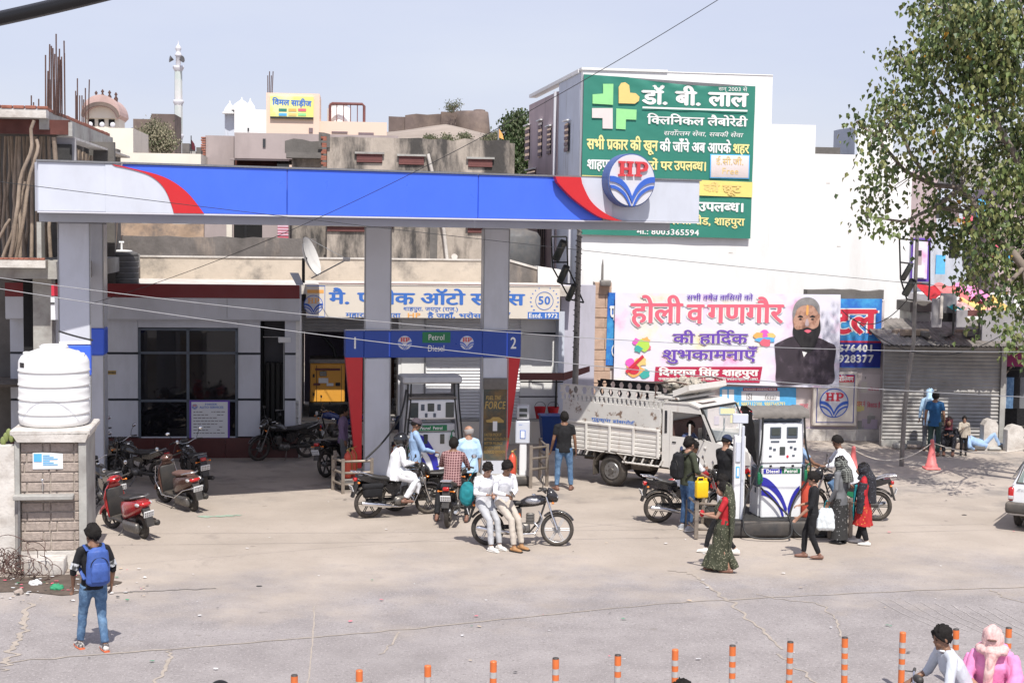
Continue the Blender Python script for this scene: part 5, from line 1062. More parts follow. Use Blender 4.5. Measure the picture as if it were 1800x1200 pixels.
rs = thing('rooftop_sign', 'yellow rooftop saree shop sign with blue Devanagari lettering on the peach block', 'sign', FM(f3, v=-.12)); f3b = Frame(*f3.w(0,-.12,0).xy, f3.yaw); a, z1 = f3b.uz(475,169); b, z0 = f3b.uz(551,210)
p = MB(); p.box(a, b, 0,.10, z0, z1); p.build('board', mat('poster_lemon', (.75,.74,.22),.6,0,.05,.6, col2=(.70,.78,.62), mixs=.6), rs); text(rs, 'विमल साड़ीज', MATS['ink_blue'], f3b.u(479,185), f3b.u(547,185), f3b.z(479,184), f3b.z(479,175),-.01,.04, rise=-.05)
for k in range(6): m_ = ('poster_green', 'ink_orange', 'ink_pink', 'poster_sky', 'poster_sand', 'poster_lime')[k]; x_ = 490+(k % 3)*17; y_ = 191+(k//3)*8; p = MB(); aa, zz = f3b.uz(x_, y_); bb, z2 = f3b.uz(x_+14, y_+5); p.box(aa, bb, -.02,-.002, z2, zz); p.build('printed_panel', MATS[m_], rs)
p = MB(); p.box(a, b, -.02,-.002, z0, z0+.10); p.build('black_strip', MATS['ink_black'], rs)
fm = thing('pipe_frame', 'rusty square pipe frame on the peach rooftop round a white tank', 'frame', FM(f3, v=1)); f3c = Frame(*f3.w(0,1,0).xy, f3.yaw); (a, z1),(b, z0) = f3c.uz(580,182), f3c.uz(640,217); p = MB(); p.tube([(a, 0, z0-.5),(a, 0, z1-.1),(a+.1,0, z1),(b-.1,0, z1),(b, 0, z1-.1),(b, 0, z0-.5)],.07,6); p.build('rail', MATS['red_brown_paint'], fm)
for k in range(4): p = MB(); x_ = a+(b-a)*(k+1)/5; p.cyl((x_, 0, z0-.5),(x_, 0, z1),.025, None, 5); p.build('bar', MATS['red_brown_paint'], fm)
tk = thing('water_tank', 'small white water tank inside the rusty rooftop pipe frame', 'water tank', FM(f3, f3.u(596,200,2),2, f3.z(596,216,2)-.3)); p = MB(); p.lathe([(.6,0),(.6,1.0),(.4,1.2),(.5,1.22),(.5,1.28)],16); p.build('shell', MATS['tank_white'], tk)
t, fh = far('white_house', 'bright white rooftop house with small domed corner turrets', 90,8,[(412,468,192, None, 'white_wall', 0,6),(395,412,200, None, 'blue_shade_wall', 1.2,5),(468,480,196, None, 'white_wall', .3,4)], windows=((435,438,225,231,0),))
for x, y, r_ in ((404,196,.35),(425,190,.55),(440,192,.3)): p = MB(fh and T(fh.u(x, y, 1),1, fh.z(x, y, 1))); p.lathe([(r_*1.3,-.15),(r_*1.3,-.05),(r_, 0),(r_*.85,.2),(r_*.4,.38),(.04,.5),(.03,.65)],12); p.build('dome', MATS['white_wall'], t)
far('cream_wall_building', 'cream plastered block below the domed pavilion', 68,6,[(152,234,224, None, 'cream_plaster', 0,5)]); far('cream_terrace', 'long cream terrace wall just above the canopy edge', 60,6,[(150,353,267, None, 'cream_plaster', 0,5)], 'wall')
far('ruined_wall', 'dark ruined masonry on the skyline left of the minaret', 150,5,[(234,266,209, None, 'fort_stone', 0,5),(266,307,200, None, 'fort_stone', 1,5)], 'wall')
far('roof_block', 'small dark roof blocks right of the minaret', 95,5,[(320,333,252, None, 'concrete_dark', 0,3),(345,353,259, None, 'concrete_dark', 0,3),(334,344,266, None, 'concrete', 0,3)], 'wall')
# minaret
mp = dep(314,270,190); mn = thing('minaret', 'slender pale minaret with balconies, loudspeakers and onion finial', 'minaret', Matrix.Translation((mp.x, mp.y, 0)))
mz = lambda py: dep(314, py, 190).z; s_ = 190/2600
p = MB(); p.lathe([(7.2*s_, 0),(7.2*s_, mz(180)),(7.0*s_, mz(178)),(6.6*s_, mz(122))],8, smooth=False); p.build('shaft', mat('minaret_paint', (.50,.56,.54),.8,0,.06,.5, col2=(.62,.60,.60), mixs=.3), mn)
for yb, r_ in ((240,9),(180,9.5),(120,9.8)):
 p = MB(); p.lathe([(6.5*s_, mz(yb+6)),(r_*s_, mz(yb)),(r_*s_, mz(yb-1)),(r_*.98*s_, mz(yb-4)),(r_*.9*s_, mz(yb-4)),(r_*.85*s_, mz(yb))],12); p.build('balcony', MATS['logo_white'], mn)
p = MB(); p.lathe([(4.6*s_, mz(119)),(4.4*s_, mz(100)),(6.5*s_, mz(98)),(6.0*s_, mz(96)),(4.2*s_, mz(93)),(3.6*s_, mz(90)),(5.2*s_, mz(87)),(5.3*s_, mz(84)),(3.2*s_, mz(81)),(.9*s_, mz(78)),(.6*s_, mz(72))],12); p.build('finial', MATS['logo_white'], mn)
for sx_ in (-1,1): p = MB(); p.cyl((sx_*5*s_, -1, mz(107)),(sx_*11*s_, -1.2, mz(106)),.05,.45,10); p.build('loudspeaker', MATS['engine_metal'], mn)
# domed pavilion
cp = dep(180,240,115); ch = thing('pavilion', 'pink and cream curved roof pavilion with three arched openings', 'pavilion', Matrix.Translation((cp.x, cp.y, 0)) @ RZ(R(6))); cz2 = lambda py: dep(180, py, 115).z; k_ = 115/2600
addbox(ch, 'wall', 'cream_plaster', -30*k_, 28*k_, 0,3,0, cz2(208)+.0)
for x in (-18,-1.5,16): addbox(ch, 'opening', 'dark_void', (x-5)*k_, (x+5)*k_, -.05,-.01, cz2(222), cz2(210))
arc = [(33*k_*math.cos(a), cz2(203)+(cz2(168)-cz2(203))*math.sin(a)) for a in [math.pi*j/16 for j in range(17)]]; inn = [(a*.80,(b-cz2(203))*.62+cz2(210)) for a, b in arc]
p = MB(); p.prism(arc+inn[::-1],-.8,3.6); p.build('curved_roof', mat('pink_stone', (.50,.36,.33),.9,0,.15,1), ch); p = MB(); p.prism([(a*.82,(b-cz2(203))*.64+cz2(208.3)) for a, b in arc],-.3,3); p.build('gable', MATS['cream_plaster'], ch); p = MB(); p.prism([(a*.98,(b-cz2(203))*.72+cz2(206)) for a, b in arc]+[(a*.86,(b-cz2(203))*.62+cz2(209)) for a, b in arc][::-1],-.95,-.81); p.build('eave', MATS['fort_stone'], ch)
for x in (-14,-3,9,20): p = MB(T(x*k_, 1, cz2(168)-abs(x)*.012)); p.lathe([(.10,-.3),(.16,.1),(.05,.3),(.13,.42),(.02,.6)],8); p.build('finial', MATS['rust'], ch)
for x in (-16,4,22): p = MB(); p.ell((x*k_, -1.2, cz2(221)),.2,.05,.2,10,6); p.build('lamp', MATS['logo_white'], ch)
# fort on its hill
fp_ = Frame(*dep(683,240,210).xy, R(4)); fo = thing('fort', 'ruined dark stone fort with a round bastion on the hill', 'fort', FM(fp_)); fz = lambda py: fp_.z(760, py); fu = lambda px: fp_.u(px, 220)
rough_box(fo, 'wall', 'fort_stone', fu(683), fu(800),0,4,0, fz(206),.25,1.2,3); rough_box(fo, 'wall', 'fort_stone', fu(712), fu(790),-.5,3,0, fz(201),.3,1.5,4); rough_box(fo, 'wall', 'fort_stone', fu(775), fu(802),-.8,3,0, fz(197),.3,1.5,5)
p = MB(T(fu(830),3,0)); r_ = 30*210/2600; p.lathe([(r_*1.18,0),(r_*1.12, fz(225)),(r_*1.0, fz(193)),(r_*.97, fz(192.5))],20); p.build('bastion', MATS['fort_stone'], fo); p = MB(T(fu(844),3,0)); p.lathe([(.85, fz(193)),(.85, fz(189)),(.5, fz(188))],12); p.build('turret', MATS['fort_stone'], fo)
hl = MB(); n1 = 30; vs = []; 
for j in range(6):
 for i in range(n1+1): x = fu(560)+(fu(1000)-fu(560))*i/n1; zz = (fz(222)-.3)*[0,.62,.80,.93,1,1][j]*(1-.12*abs(i/n1-.5)*2)+noise.noise(Vector((x*.1, j, 0)))*.8; vs.append((x, -55+j*12, zz if j else 0))
hl.add(vs, [(j*(n1+1)+i, j*(n1+1)+i+1,(j+1)*(n1+1)+i+1,(j+1)*(n1+1)+i) for j in range(5) for i in range(n1)], True); ho = hl.build('hill', MATS['hill_earth'], None, kind='structure'); ho.matrix_world = FM(fp_)
# ---------------------------------------------------------------- boundary wall, banners
BF = Frame(*gnd(1470,773).xy, R(3)); bu = lambda px, py=650, v=0.0: BF.u(px, py, v); bz = lambda py, px=1300, v=0.0: BF.z(px, py, v)
bw = thing('boundary_wall', 'patched pinkish boundary wall with torn bills below the festival banner', 'wall', FM(BF))
mat('bill_wall', (.62,.54,.52),.9,0,.08,1.2, bump=.3, bscale=9, col2=(.38,.33,.30), mixs=1.6, mix_lo=.55, mix_hi=.72); mat('lilac_paint', (.52,.44,.52),.9,0,.06,2, bump=.2)
rough_box(bw, 'wall', 'bill_wall', bu(1072), bu(1551),0,.25,0, bz(525),.02,.3,3); rough_box(bw, 'coping', 'concrete_dark', bu(1418,510), bu(1552,530),-.06,.35, bz(523), bz(509,1450),.05,.25,4); addbox(bw, 'plinth', 'concrete_pale', bu(1240), bu(1552),-.12,-.003,0,.32)
for x0, x1, y0, y1, m in ((1420,1490,749,768, 'lilac_paint'),(1518,1545,735,768, 'lilac_paint'),(1508,1548,655,690, 'poster_pinkish'),(1500,1522,656,690, 'bill_wall'),(1392,1424,682,700, 'bill_wall'),(1504,1525,668,688, 'poster_cream')):
 rough_box(bw, 'torn_bill', m, bu(x0), bu(x1),-.012,-.003, bz(y1), bz(y0),.015,.12, x0)
rnd = random.Random(44)
for k in range(22):
 x = rnd.uniform(1496,1540) if k < 12 else rnd.uniform(1246,1425); y = rnd.uniform(655,755) if k < 12 else rnd.uniform(730,752); rough_box(bw, 'torn_bill', rnd.choice(['poster_pinkish', 'poster_cream', 'concrete_pale', 'lilac_paint', 'poster_white', 'concrete', 'ink_yellow']), bu(x), bu(min(1550, x+rnd.uniform(6,16))),-.006-.0007*k, -.003, bz(y+rnd.uniform(6,18)), bz(y),.03,.07, k)
for s, x0, x1, y, h in (('बाजार', 1407,1422,716,7),('दुकान नं', 1504,1522,712,8),('बिकाऊ है', 1526,1549,714,7),('सेल', 1526,1546,684,4)): text(bw, s, MATS['ink_pink'], bu(x0), bu(x1), bz(y), bz(y-h),-.016,.02)
def quadsheet(fr, c, y, par, m, name='sheet', wr_=.0, nx=50, ny=24, seed=0):
 C = [fr.uz(*p) for p in c]     # BL BR TR TL
 def q(s, t):
  a = (C[0][0]*(1-s)+C[1][0]*s, C[0][1]*(1-s)+C[1][1]*s); b = (C[3][0]*(1-s)+C[2][0]*s, C[3][1]*(1-s)+C[2][1]*s); return (a[0]*(1-t)+b[0]*t, a[1]*(1-t)+b[1]*t)
 vs = []
 for j in range(ny+1):
  for i in range(nx+1):
   s, t = i/nx, j/ny; u_, z_ = q(s, t); d = wr_*(noise.noise(Vector((s*9+t*6+seed, t*5-s*3,1)))+.6*noise.noise(Vector((s*22+t*20,(t-s)*6, seed)))); vs.append((u_, y-d, z_))
 p = MB(); p.add(vs, [(j*(nx+1)+i, j*(nx+1)+i+1,(j+1)*(nx+1)+i+1,(j+1)*(nx+1)+i) for j in range(ny) for i in range(nx)], True); p.build(name, m, par); return q
def tx(par, fr, s, m, px0, px1, pyb, pyh, y, bold=.02, sh=0, ref=.62, name='lettering', drop=0.0):
 a, b = fr.u(px0, pyb), fr.u(px1, pyb); return text(par, s, MATS[m], a, b, fr.z(px0, pyb), fr.z(px0, pyh), y, bold, name, sh, ref, fr.z(px1, pyb+drop)-fr.z(px0, pyb))
ob = thing('old_banner', 'narrow strip of an older blue banner left of the festival banner', 'banner', FM(BF)); q = quadsheet(BF, [(1064,641),(1079,642),(1082,514),(1068,514)],-.10, ob, MATS['poster_blue'], wr_=.01)
tx(ob, BF, 'प', 'ink_white', 1071,1081,562,538,-.13,.04); tx(ob, BF, 'O', 'ink_white', 1073,1086,626,604,-.13,.0, ref=.7)
fb = thing('festival_banner', 'wide pastel festival banner with red Devanagari greeting and a printed bearded man', 'banner', FM(BF)); quadsheet(BF, [(1077,666),(1471,681),(1474,517),(1080,514)],-.22, fb, MATS['banner_pastel'], wr_=.009, nx=80, ny=30, seed=3)
yb = -.250
for dx, dz, m, y_, b_ in ((.0,.0, 'ink_white', yb+.008,.075),(0,0, 'ink_pink', yb+.002,.030)):
 tx(fb, BF, 'होली', m, 1107+dx, 1196+dx, 566+dz, 533+dz, y_, b_); tx(fb, BF, 'व', m, 1205+dx, 1233+dx, 567+dz, 535+dz, y_, b_); tx(fb, BF, 'गणगौर', m, 1241+dx, 1372+dx, 566+dz, 535+dz, y_, b_)
tx(fb, BF, 'सभी क्षेत्र वासियों को', 'ink_violet', 1205,1320,526,518, yb, .02)
for m, y_, b_ in (('poster_pinkish', yb+.008,.075),('ink_violet', yb+.002,.026)): tx(fb, BF, 'की हार्दिक', m, 1181,1310,602,586, y_, b_); tx(fb, BF, 'शुभकामनाएँ', m, 1162,1325,630,614, y_, b_)
p = MB(); p.prism([BF.uz(*a) for a in ((1150,643),(1337,643),(1332,671),(1148,668))], yb+.010, yb+.014); p.build('name_strip', MATS['ink_maroon'] if False else mat('ink_crimson', (.45,.02,.07),.6, var=.05), fb)
tx(fb, BF, 'दिगराज सिंह शाहपुरा', 'ink_white', 1156,1329,658,648, yb+.006,.05, drop=1); tx(fb, BF, 'राजस्थान युवा अध्यक्ष यूथ विंग । अखिल भारतीय क्षत्रिय महासभा 1897', 'ink_white', 1155,1329,666,662, yb+.006,.02, drop=1)
def bl(par, fr, pts, m, y, name, smooth=True): p = MB(); q = [fr.uz(*a) for a in pts]; q = spl(q+[q[0]],4)[:-1] if smooth else q; p.prism(q, y, y+.004); return p.build(name, MATS[m], par)
pr = bl(fb, BF, [(1358,604),(1372,597),(1390,590),(1414,590),(1434,592),(1452,600),(1465,609),(1462,640),(1459,672),(1410,673),(1364,673),(1361,640)], 'ink_vest', yb+.006, 'printed_vest')
bl(fb, BF, [(1396,592),(1390,560),(1393,540),(1404,528),(1420,526),(1432,533),(1437,548),(1436,575),(1430,592),(1414,600)], 'ink_skin', yb+.001, 'printed_face')
bl(fb, BF, [(1391,562),(1390,545),(1396,530),(1410,522),(1426,524),(1436,536),(1436,552),(1432,545),(1424,536),(1408,536),(1398,542),(1394,552)], 'ink_grey', yb-.004, 'printed_hair')
bl(fb, BF, [(1391,572),(1396,578),(1406,577),(1415,574),(1425,577),(1434,572),(1437,560),(1438,580),(1433,595),(1426,612),(1416,618),(1406,610),(1396,596),(1390,584)], 'ink_black', yb-.006, 'printed_beard')
bl(fb, BF, [(1409,580),(1415,578),(1422,580),(1416,584)], 'ink_pink', yb-.011, 'printed_lips')
for x in (1403,1424): bl(fb, BF, [(x-5,556),(x, 553),(x+5,556),(x, 557)], 'ink_black', yb-.006, 'printed_brow'); bl(fb, BF, [(x-3,560),(x, 558.6),(x+3,560),(x, 561.4)], 'ink_black', yb-.006, 'printed_eye')
bl(fb, BF, [(1413,560),(1416,560),(1418,570),(1414,572),(1411,570)], 'pink_wall', yb-.006, 'printed_nose'); bl(fb, BF, [(1414,536),(1417,536),(1417,550),(1415,553),(1413,550)], 'ink_orange', yb-.006, 'printed_mark'); bl(fb, BF, [(1406,616),(1415,618),(1409,626)], 'ink_white', yb-.006, 'printed_collar', False)
for x, y, rr, m in ((1128,606,12, 'ink_lime'),(1118,600,8, 'ink_magenta'),(1133,597,7, 'ink_orange'),(1120,612,7, 'ink_teal'),(1136,610,6, 'ink_pink'),(1114,648,15, 'ink_orange'),(1106,636,9, 'ink_magenta'),(1130,655,10, 'ink_teal'),(1124,634,10, 'poster_sand'),(1112,648,11, 'ink_white'),(1112,648,9.6, 'ink_red'),(1330,589,8, 'ink_orange'),(1341,586,9, 'ink_magenta'),(1352,589,7, 'poster_sand'),(1342,596,17, 'poster_sky'),(1342,601,9, 'ink_pink')):
 yy = yb+.010-.0008*((x*7+int(rr)) % 9); bl(fb, BF, [(x+rr*(1+.22*math.sin(5*a+x))*math.cos(a), y+rr*(.8 if rr != 17 else .28)*(1+.22*math.sin(4*a+y))*math.sin(a)) for a in [2*math.pi*k/10 for k in range(10)]] if m not in ('ink_white', 'ink_red') else [(x+rr*math.cos(a), y+rr*.85*math.sin(a)) for a in [2*math.pi*k/12 for k in range(12)]], m, yy, 'printed_powder')
bl(fb, BF, [(1097,650),(1127,622),(1130,626),(1100,655)], 'ink_red', yb-.008, 'printed_stick', False)
bs = thing('blue_sign', 'blue sign with big red letters and white phone numbers right of the festival banner', 'sign', FM(BF))
p = MB(); q = [BF.uz(*a) for a in ((1462,645),(1545,646),(1549,525),(1464,525))]; p.prism(q, -.10,-.03); p.build('board', MATS['poster_blue'], bs); p = MB(); p.prism([BF.uz(*a) for a in ((1462,644),(1545,645),(1547,602),(1463,601))],-.105,-.101); p.build('navy_field', MATS['poster_navy'], bs); p = MB(); p.prism([BF.uz(*a) for a in ((1462,601),(1547,602),(1547,599),(1463,598))],-.106,-.101); p.build('red_line', MATS['ink_red'], bs)
for m, y_, b_ in (('ink_white', -.108,.09),('ink_red', -.113,.045)): tx(bs, BF, 'टल', m, 1462,1536,585,545, y_, b_)
tx(bs, BF, '576401', 'ink_white', 1472,1535,617,605,-.112,.05, ref=.7); tx(bs, BF, '928377', 'ink_white', 1472,1534,636,623,-.112,.05, ref=.7)
hb = thing('emblem_board', 'cream wall board with round red and blue station emblem under the banner', 'sign', FM(BF)); p = MB(); a, z1 = BF.uz(1428,652); b, z0 = BF.uz(1502,747); p.rbox(a, b, -.20,-.02, z0, z1,.02, n=1, smooth=False); p.build('board', MATS['poster_cream'], hb)
p = MB(); e_ = .09
for A, B, C, D in ((a+e_, b-e_, z1-e_, z1-e_+.02),(a+e_, b-e_, z0+e_, z0+e_+.02),(a+e_, a+e_+.02, z0+e_+.022, z1-e_-.002),(b-e_-.02, b-e_, z0+e_+.022, z1-e_-.002)): p.box(A, B, -.206,-.201, C, D)
p.build('border', MATS['poster_navy'], hb); cx_, cz_ = BF.uz(1466,708,-.2); logo(hb, cx_, cz_, .41, y=-.203, t=.006, letters='ink_red'); p = MB(); p.box(BF.u(1452,660), BF.u(1498,660),-.21,-.202, bz(670,1480), bz(658,1480)); p.build('red_plate', MATS['ink_red'], hb); tx(hb, BF, 'हिन्दुस्तान पेट्रोलियम', 'ink_white', 1434,1496,668,661,-.214,.04)
wp = thing('water_poster', 'faded blue drinking water advert pasted on the wall below the festival banner', 'poster', FM(BF)); W_ = lambda c, m, y, n='printed_field': (lambda p: (p.prism([BF.uz(*a) for a in c], y-.003, y), p.build(n, MATS[m], wp)))(MB())
W_(((1265,728),(1399,728),(1399,681),(1265,679)), 'poster_sky', -.02, 'sheet'); W_(((1266,727),(1292,727),(1292,717),(1266,717)), 'ink_yellow', -.024); W_(((1291,727),(1397,727),(1397,714),(1291,714)), 'poster_white', -.024); W_(((1303,704),(1370,704),(1370,687),(1303,687)), 'poster_white', -.024); W_(((1306,686.5),(1366,686.5),(1366,681),(1306,681)), 'ink_maroon', -.024)
for x in (1269,1281): W_(((x, 714),(x+9,714),(x+9,684),(x, 684)), 'poster_white', -.024)
tx(wp, BF, 'PACKAGED DRINKING WATER', 'ink_white', 1308,1364,685.5,682,-.03,.03, ref=.7); tx(wp, BF, 'M. 9887112300, 9887569793', 'ink_yellow', 1293,1380,713,706,-.03,.03, ref=.7); tx(wp, BF, 'SHEKHAR WATER SUPPLIERS', 'ink_red', 1293,1395,725,717,-.03,.05, ref=.7); tx(wp, BF, 'ISI', 'ink_grey', 1311,1322,702,691,-.03,.02, ref=.7); tx(wp, BF, 'fssai', 'ink_grey', 1343,1364,702,692,-.03,.01,.2, ref=.7)
# sandstone clad pier and its spike lamp
sp_ = thing('sandstone_pier', 'sandstone clad pier at the left end of the boundary wall', 'pier', FM(BF)); addbox(sp_, 'core', 'mortar', bu(1043), bu(1071),-.03,.5,0, bz(499)); zz = bz(499); ys = [499,521,545,561,579,598,617,635,655,675,695,715,740]
for i in range(len(ys)-1):
 for a, b in (((1042.5,1061),(1061.6,1072)) if i % 2 else ((1042.5,1072), )): t = MB(); t.rbox(bu(a), bu(b),-.06-.008*(i % 3),-.031, bz(ys[i+1])+.012, bz(ys[i]),.012, n=1); t.build('tile', MATS['sandstone'], sp_)
sl = thing('spike_lamp', 'grey lamp box with a thin mast on top of the sandstone pier', 'lamp', FM(BF)); p = MB(); p.rbox(bu(1051), bu(1069),-.30,.0, bz(505), bz(495),.02); p.build('lamp_box', MATS['lamp_post_iron'], sl); p = MB(); p.tube([(bu(1055),-.1, bz(495)),(bu(1055),-.1, bz(470)),(bu(1055.5),-.1, bz(458))],[.035,.03,.006],6); p.build('mast', MATS['lamp_post_iron'], sl)
gw = thing('side_wall', 'tall bluish grey rendered wall behind the spiral wrapped pole', 'wall', FM(OF)); rough_box(gw, 'wall', 'lilac_wall', OF.u(986,560,2.5), OF.u(1046,560,2.5),2.5,2.8,0, OF.z(1010,501,2.5),.02)
gt = thing('gate_beam', 'rusty red channel beam with thin bars across the side gate left of the truck', 'gate', FM(OF)); v = 2.0; p = MB(); a, z_ = OF.uz(913,655, v); b, z2 = OF.uz(990,668, v); p.box(a, b, v-.04, v+.02, z2, z_); p.build('beam', MATS['red_brown_paint'], gt)
p = MB(); (a, z0),(b, z1) = OF.uz(985,657, v), OF.uz(1030,644, v); p.prism([(a, z0-.12),(b, z1-.08),(b, z1+.06),(a, z0+.08)], v-.6, v-.5); p.build('beam', MATS['red_brown_paint'], gt)
p = MB(); p.tube([OF.w(0,0,0) and (OF.u(915,671, v), v, OF.z(915,671, v)),(OF.u(990,671, v), v, OF.z(990,671, v))],.02,5); p.tube([(OF.u(912,697, v), v, OF.z(912,697, v)),(OF.u(980,697, v), v, OF.z(980,697, v))],.02,5); p.tube([(OF.u(978,660, v), v, 0),(OF.u(978,660, v), v, OF.z(978,660, v))],.03,6); p.build('bar', MATS['black_metal'], gt)
for k, x in enumerate((949,972)):
 cx_, cz_ = OF.uz(x, 735, v-.1); t = thing('fire_bucket', ('red fire bucket nearer the column hanging on the gate rail', 'red fire bucket nearer the truck hanging on the gate rail')[k], 'bucket', FM(OF, cx_, v-.12, cz_), 'fire buckets on the gate rail'); p = MB(); p.lathe([(.10,0),(.16,.30),(.165,.31),(.15,.30),(.09,.03)],14); p.build('pail', MATS['red_cloth'], t); p = MB(); p.torus((0,0,.30),.15,.006,12,4, None, None, 'y', 0, math.pi); p.build('handle', MATS['black_metal'], t)
bb = gnd(966,790); t = thing('waste_bin', 'tall blue plastic bin beside the man in the black polo', 'bin', Matrix.Translation((bb.x, bb.y, 0)) @ RZ(R(8))); p = MB(); p.loft([[(-.19,-.19,0),(.19,-.19,0),(.19,.19,0),(-.19,.19,0)],[(-.26,-.26,.88),(.26,-.26,.88),(.26,.26,.88),(-.26,.26,.88)]], True, False); p.build('body', MATS['blue_plastic'], t); p = MB(); p.rbox(-.29,.29,-.29,.29,.88,.93,.02); p.build('rim', MATS['blue_plastic'], t)
bk = gnd(940,775); t = thing('sack_heap', 'dark heap of sacks and scrap below the fire buckets', 'heap', Matrix.Translation((bk.x, bk.y, 0))); p = MB(); 
for k in range(7): p.ell((random.uniform(-.5,.5), random.uniform(0,.5),.25+.22*random.random()),.32,.28,.3)
f = fuse(p, 'sacks', .04,3,.05,4); f.materials.append(MATS['tarp_black']); link('sacks', f, t)
# ---------------------------------------------------------------- poles with ladder shaped lamp racks
def ladder_rack(name, label, px, d, pts, lamps, rungs, polepts, spiral=False):
 o = dep(px, 700, d); t = thing(name, label, 'pole', Matrix.Translation((o.x, o.y, 0))); L = lambda x, y, dd=0: dep(x, y, d+dd)-Vector((o.x, o.y, 0))
 p = MB(); q = [L(*a) for a in polepts]; q[-1].z = 0; p.tube(q, [.055,.07,.085][:len(q)] if len(q) == 3 else [.045+.02*i/len(q) for i in range(len(q))],8); p.build('pole', MATS['lamp_post_iron'], t)
 for side in pts: p = MB(); p.tube([L(*a) for a in side],.022,5); p.build('rack_rail', MATS['black_metal'], t)
 for r_ in rungs: p = MB(); p.tube([L(*a) for a in r_],.022,5); p.build('rung', MATS['black_metal'], t)
 for (x, y, w_, h_) in lamps:
  a = L(x, y, -.15); p = MB(Matrix.Translation(a) @ RY(R(22)) @ RX(R(25))); p.rbox(-w_/2, w_/2,-.06,.06,-h_/2, h_/2,.05); lo = p.build('floodlight', MATS['black_metal'], t); p = MB(Matrix.Translation(a) @ RY(R(22)) @ RX(R(25))); p.rbox(-w_*.4, w_*.4,-.075,-.061,-h_*.42, h_*.42,.01); p.build('lens', MATS['screen_glass'], lo)
 if spiral:
  p = MB(); n_ = 90; top, bot = L(*polepts[0]), L(*polepts[-1]); p.tube([top.lerp(bot, i/n_*.75)+Vector((.085*math.cos(i*1.9),.085*math.sin(i*1.9),0)) for i in range(n_)],.012,4); p.build('wrapped_wire', MATS['black_metal'], t)
 return t
ladder_rack('lamp_pole', 'dark iron pole wrapped with wire carrying a bent rack of floodlights', 1013,37.6,[[(969,416),(971,470),(1002,526)],[(996,416),(998,470),(1026,532)]],[(984,440,.20,.62),(990,482,.18,.55),(1004,514,.16,.52)],[[(969,416),(996,416)],[(971,461),(997,461)],[(985,498),(1010,500)],[(1002,526),(1026,532)]],[(1019,380),(1016,500),(1009,720)], True)
ladder_rack('lamp_pole', 'bent wooden street pole with a tall lamp rack in front of the shutter', 1598,36.6,[[(1581,420),(1583,490),(1594,526),(1606,528)],[(1634,424),(1634,500),(1632,528)]],[(1594,478,.14,.5),(1598,505,.18,.5)],[[(1581,420),(1634,424)],[(1582,461),(1606,464)],[(1584,496),(1634,500)]],[(1613,400),(1609,500),(1606,600),(1598,652),(1596,668),(1590,720),(1586,780)])
# ---------------------------------------------------------------- right hand shops
SF = Frame(*gnd(1560,783).xy, R(1)); su = lambda px, py=680, v=0.0: SF.u(px, py, v); sz2 = lambda py, px=1650, v=0.0: SF.z(px, py, v)
sh = thing('shuttered_shop', 'low shop with grey roller shutter in tree shade under a broken sheet roof', 'shop', FM(SF))
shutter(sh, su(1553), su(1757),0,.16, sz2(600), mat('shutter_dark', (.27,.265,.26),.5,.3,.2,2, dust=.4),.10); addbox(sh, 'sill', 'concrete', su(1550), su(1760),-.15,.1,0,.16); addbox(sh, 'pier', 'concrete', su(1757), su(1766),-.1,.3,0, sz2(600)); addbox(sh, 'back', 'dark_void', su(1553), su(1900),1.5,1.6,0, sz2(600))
for k in range(8):
 a, b = su(1540+k*34), su(1574+k*34); p = MB(); n_ = 10; vs = []
 for i in range(n_+1):
  x = a+(b-a)*i/n_; z_ = sz2(597)+.02*math.sin(i*math.pi*.8)+.04*noise.noise(Vector((k, 0,0))); vs += [(x, -.75-.08*random.random(), z_-.10),(x, 2.2, z_+.45)]
 p.add(vs, [(2*i, 2*i+1,2*i+3,2*i+2) for i in range(n_)]); p.add([(x, y, z-.03) for x, y, z in vs],[(2*i, 2*i+2,2*i+3,2*i+1) for i in range(n_)]); p.build('roof_sheet', MATS['asbestos'], sh)
rnd = random.Random(2)
for k in range(14): a = su(rnd.uniform(1545,1790)); p = MB(T(a, rnd.uniform(-.3,1.8), sz2(597)+.12) @ RZ(rnd.uniform(0,3))); l_ = rnd.uniform(.15,.5); p.rbox(-l_, l_, -.08,.08,-.03,.05+.1*rnd.random(),.02, n=1); p.build('rubble', MATS[rnd.choice(['concrete_dark', 'concrete', 'asbestos', 'pole_wood'])], sh)
hut = thing('roof_hut', 'small weathered concrete block standing on the shop roof behind the pole', 'hut', FM(SF, v=1.8)); hF = Frame(*SF.w(0,1.8,0).xy, SF.yaw); addbox(hut, 'block', 'concrete', hF.u(1602,560), hF.u(1636,560),0,1.2, sz2(597), hF.z(1620,549)); rough_box(hut, 'cap', 'concrete_dark', hF.u(1598,540), hF.u(1640,540),-.1,1.3, hF.z(1620,548), hF.z(1620,530),.03,.2)
# row of shops and stalls beyond, seen under the branches
def bx(par, m, x0, x1, y0, y1, d, dp_=.2, name='panel'):
 a = dep(x0, y0, d); b = dep(x1, y1, d); return addbox_w(par, name, m, a.x, b.x, d, d+dp_, b.z, a.z)
def addbox_w(par, name, m, a, b, c, d, e, f): p = MB(); p.box(a, b, c, d, e, f); o = p.build(name, MATS[m]); o.parent = par; return o
fs = thing('far_shops', 'tall grey and pink shopfronts far behind the tree', 'building', I4)
for a in (('pink_wall', 1600,1645,300,420,62),('blue_shade_wall', 1640,1700,330,600,66),('concrete', 1690,1765,280,600,70),('pink_wall', 1760,1860,330,600,64),('white_wall', 1640,1800,520,640,60)): bx(fs, *a, dp_=4, name='wall')
for k in range(16): x = 1646+(k % 8)*24; y = 350+(k//8)*70+(k % 3)*14; bx(fs, ('window_glass', 'wood_shutter', 'ink_pink', 'poster_sky', 'dark_void')[k % 5], x, x+15, y, y+34,59.5-.2*(k % 3),.1, 'window')
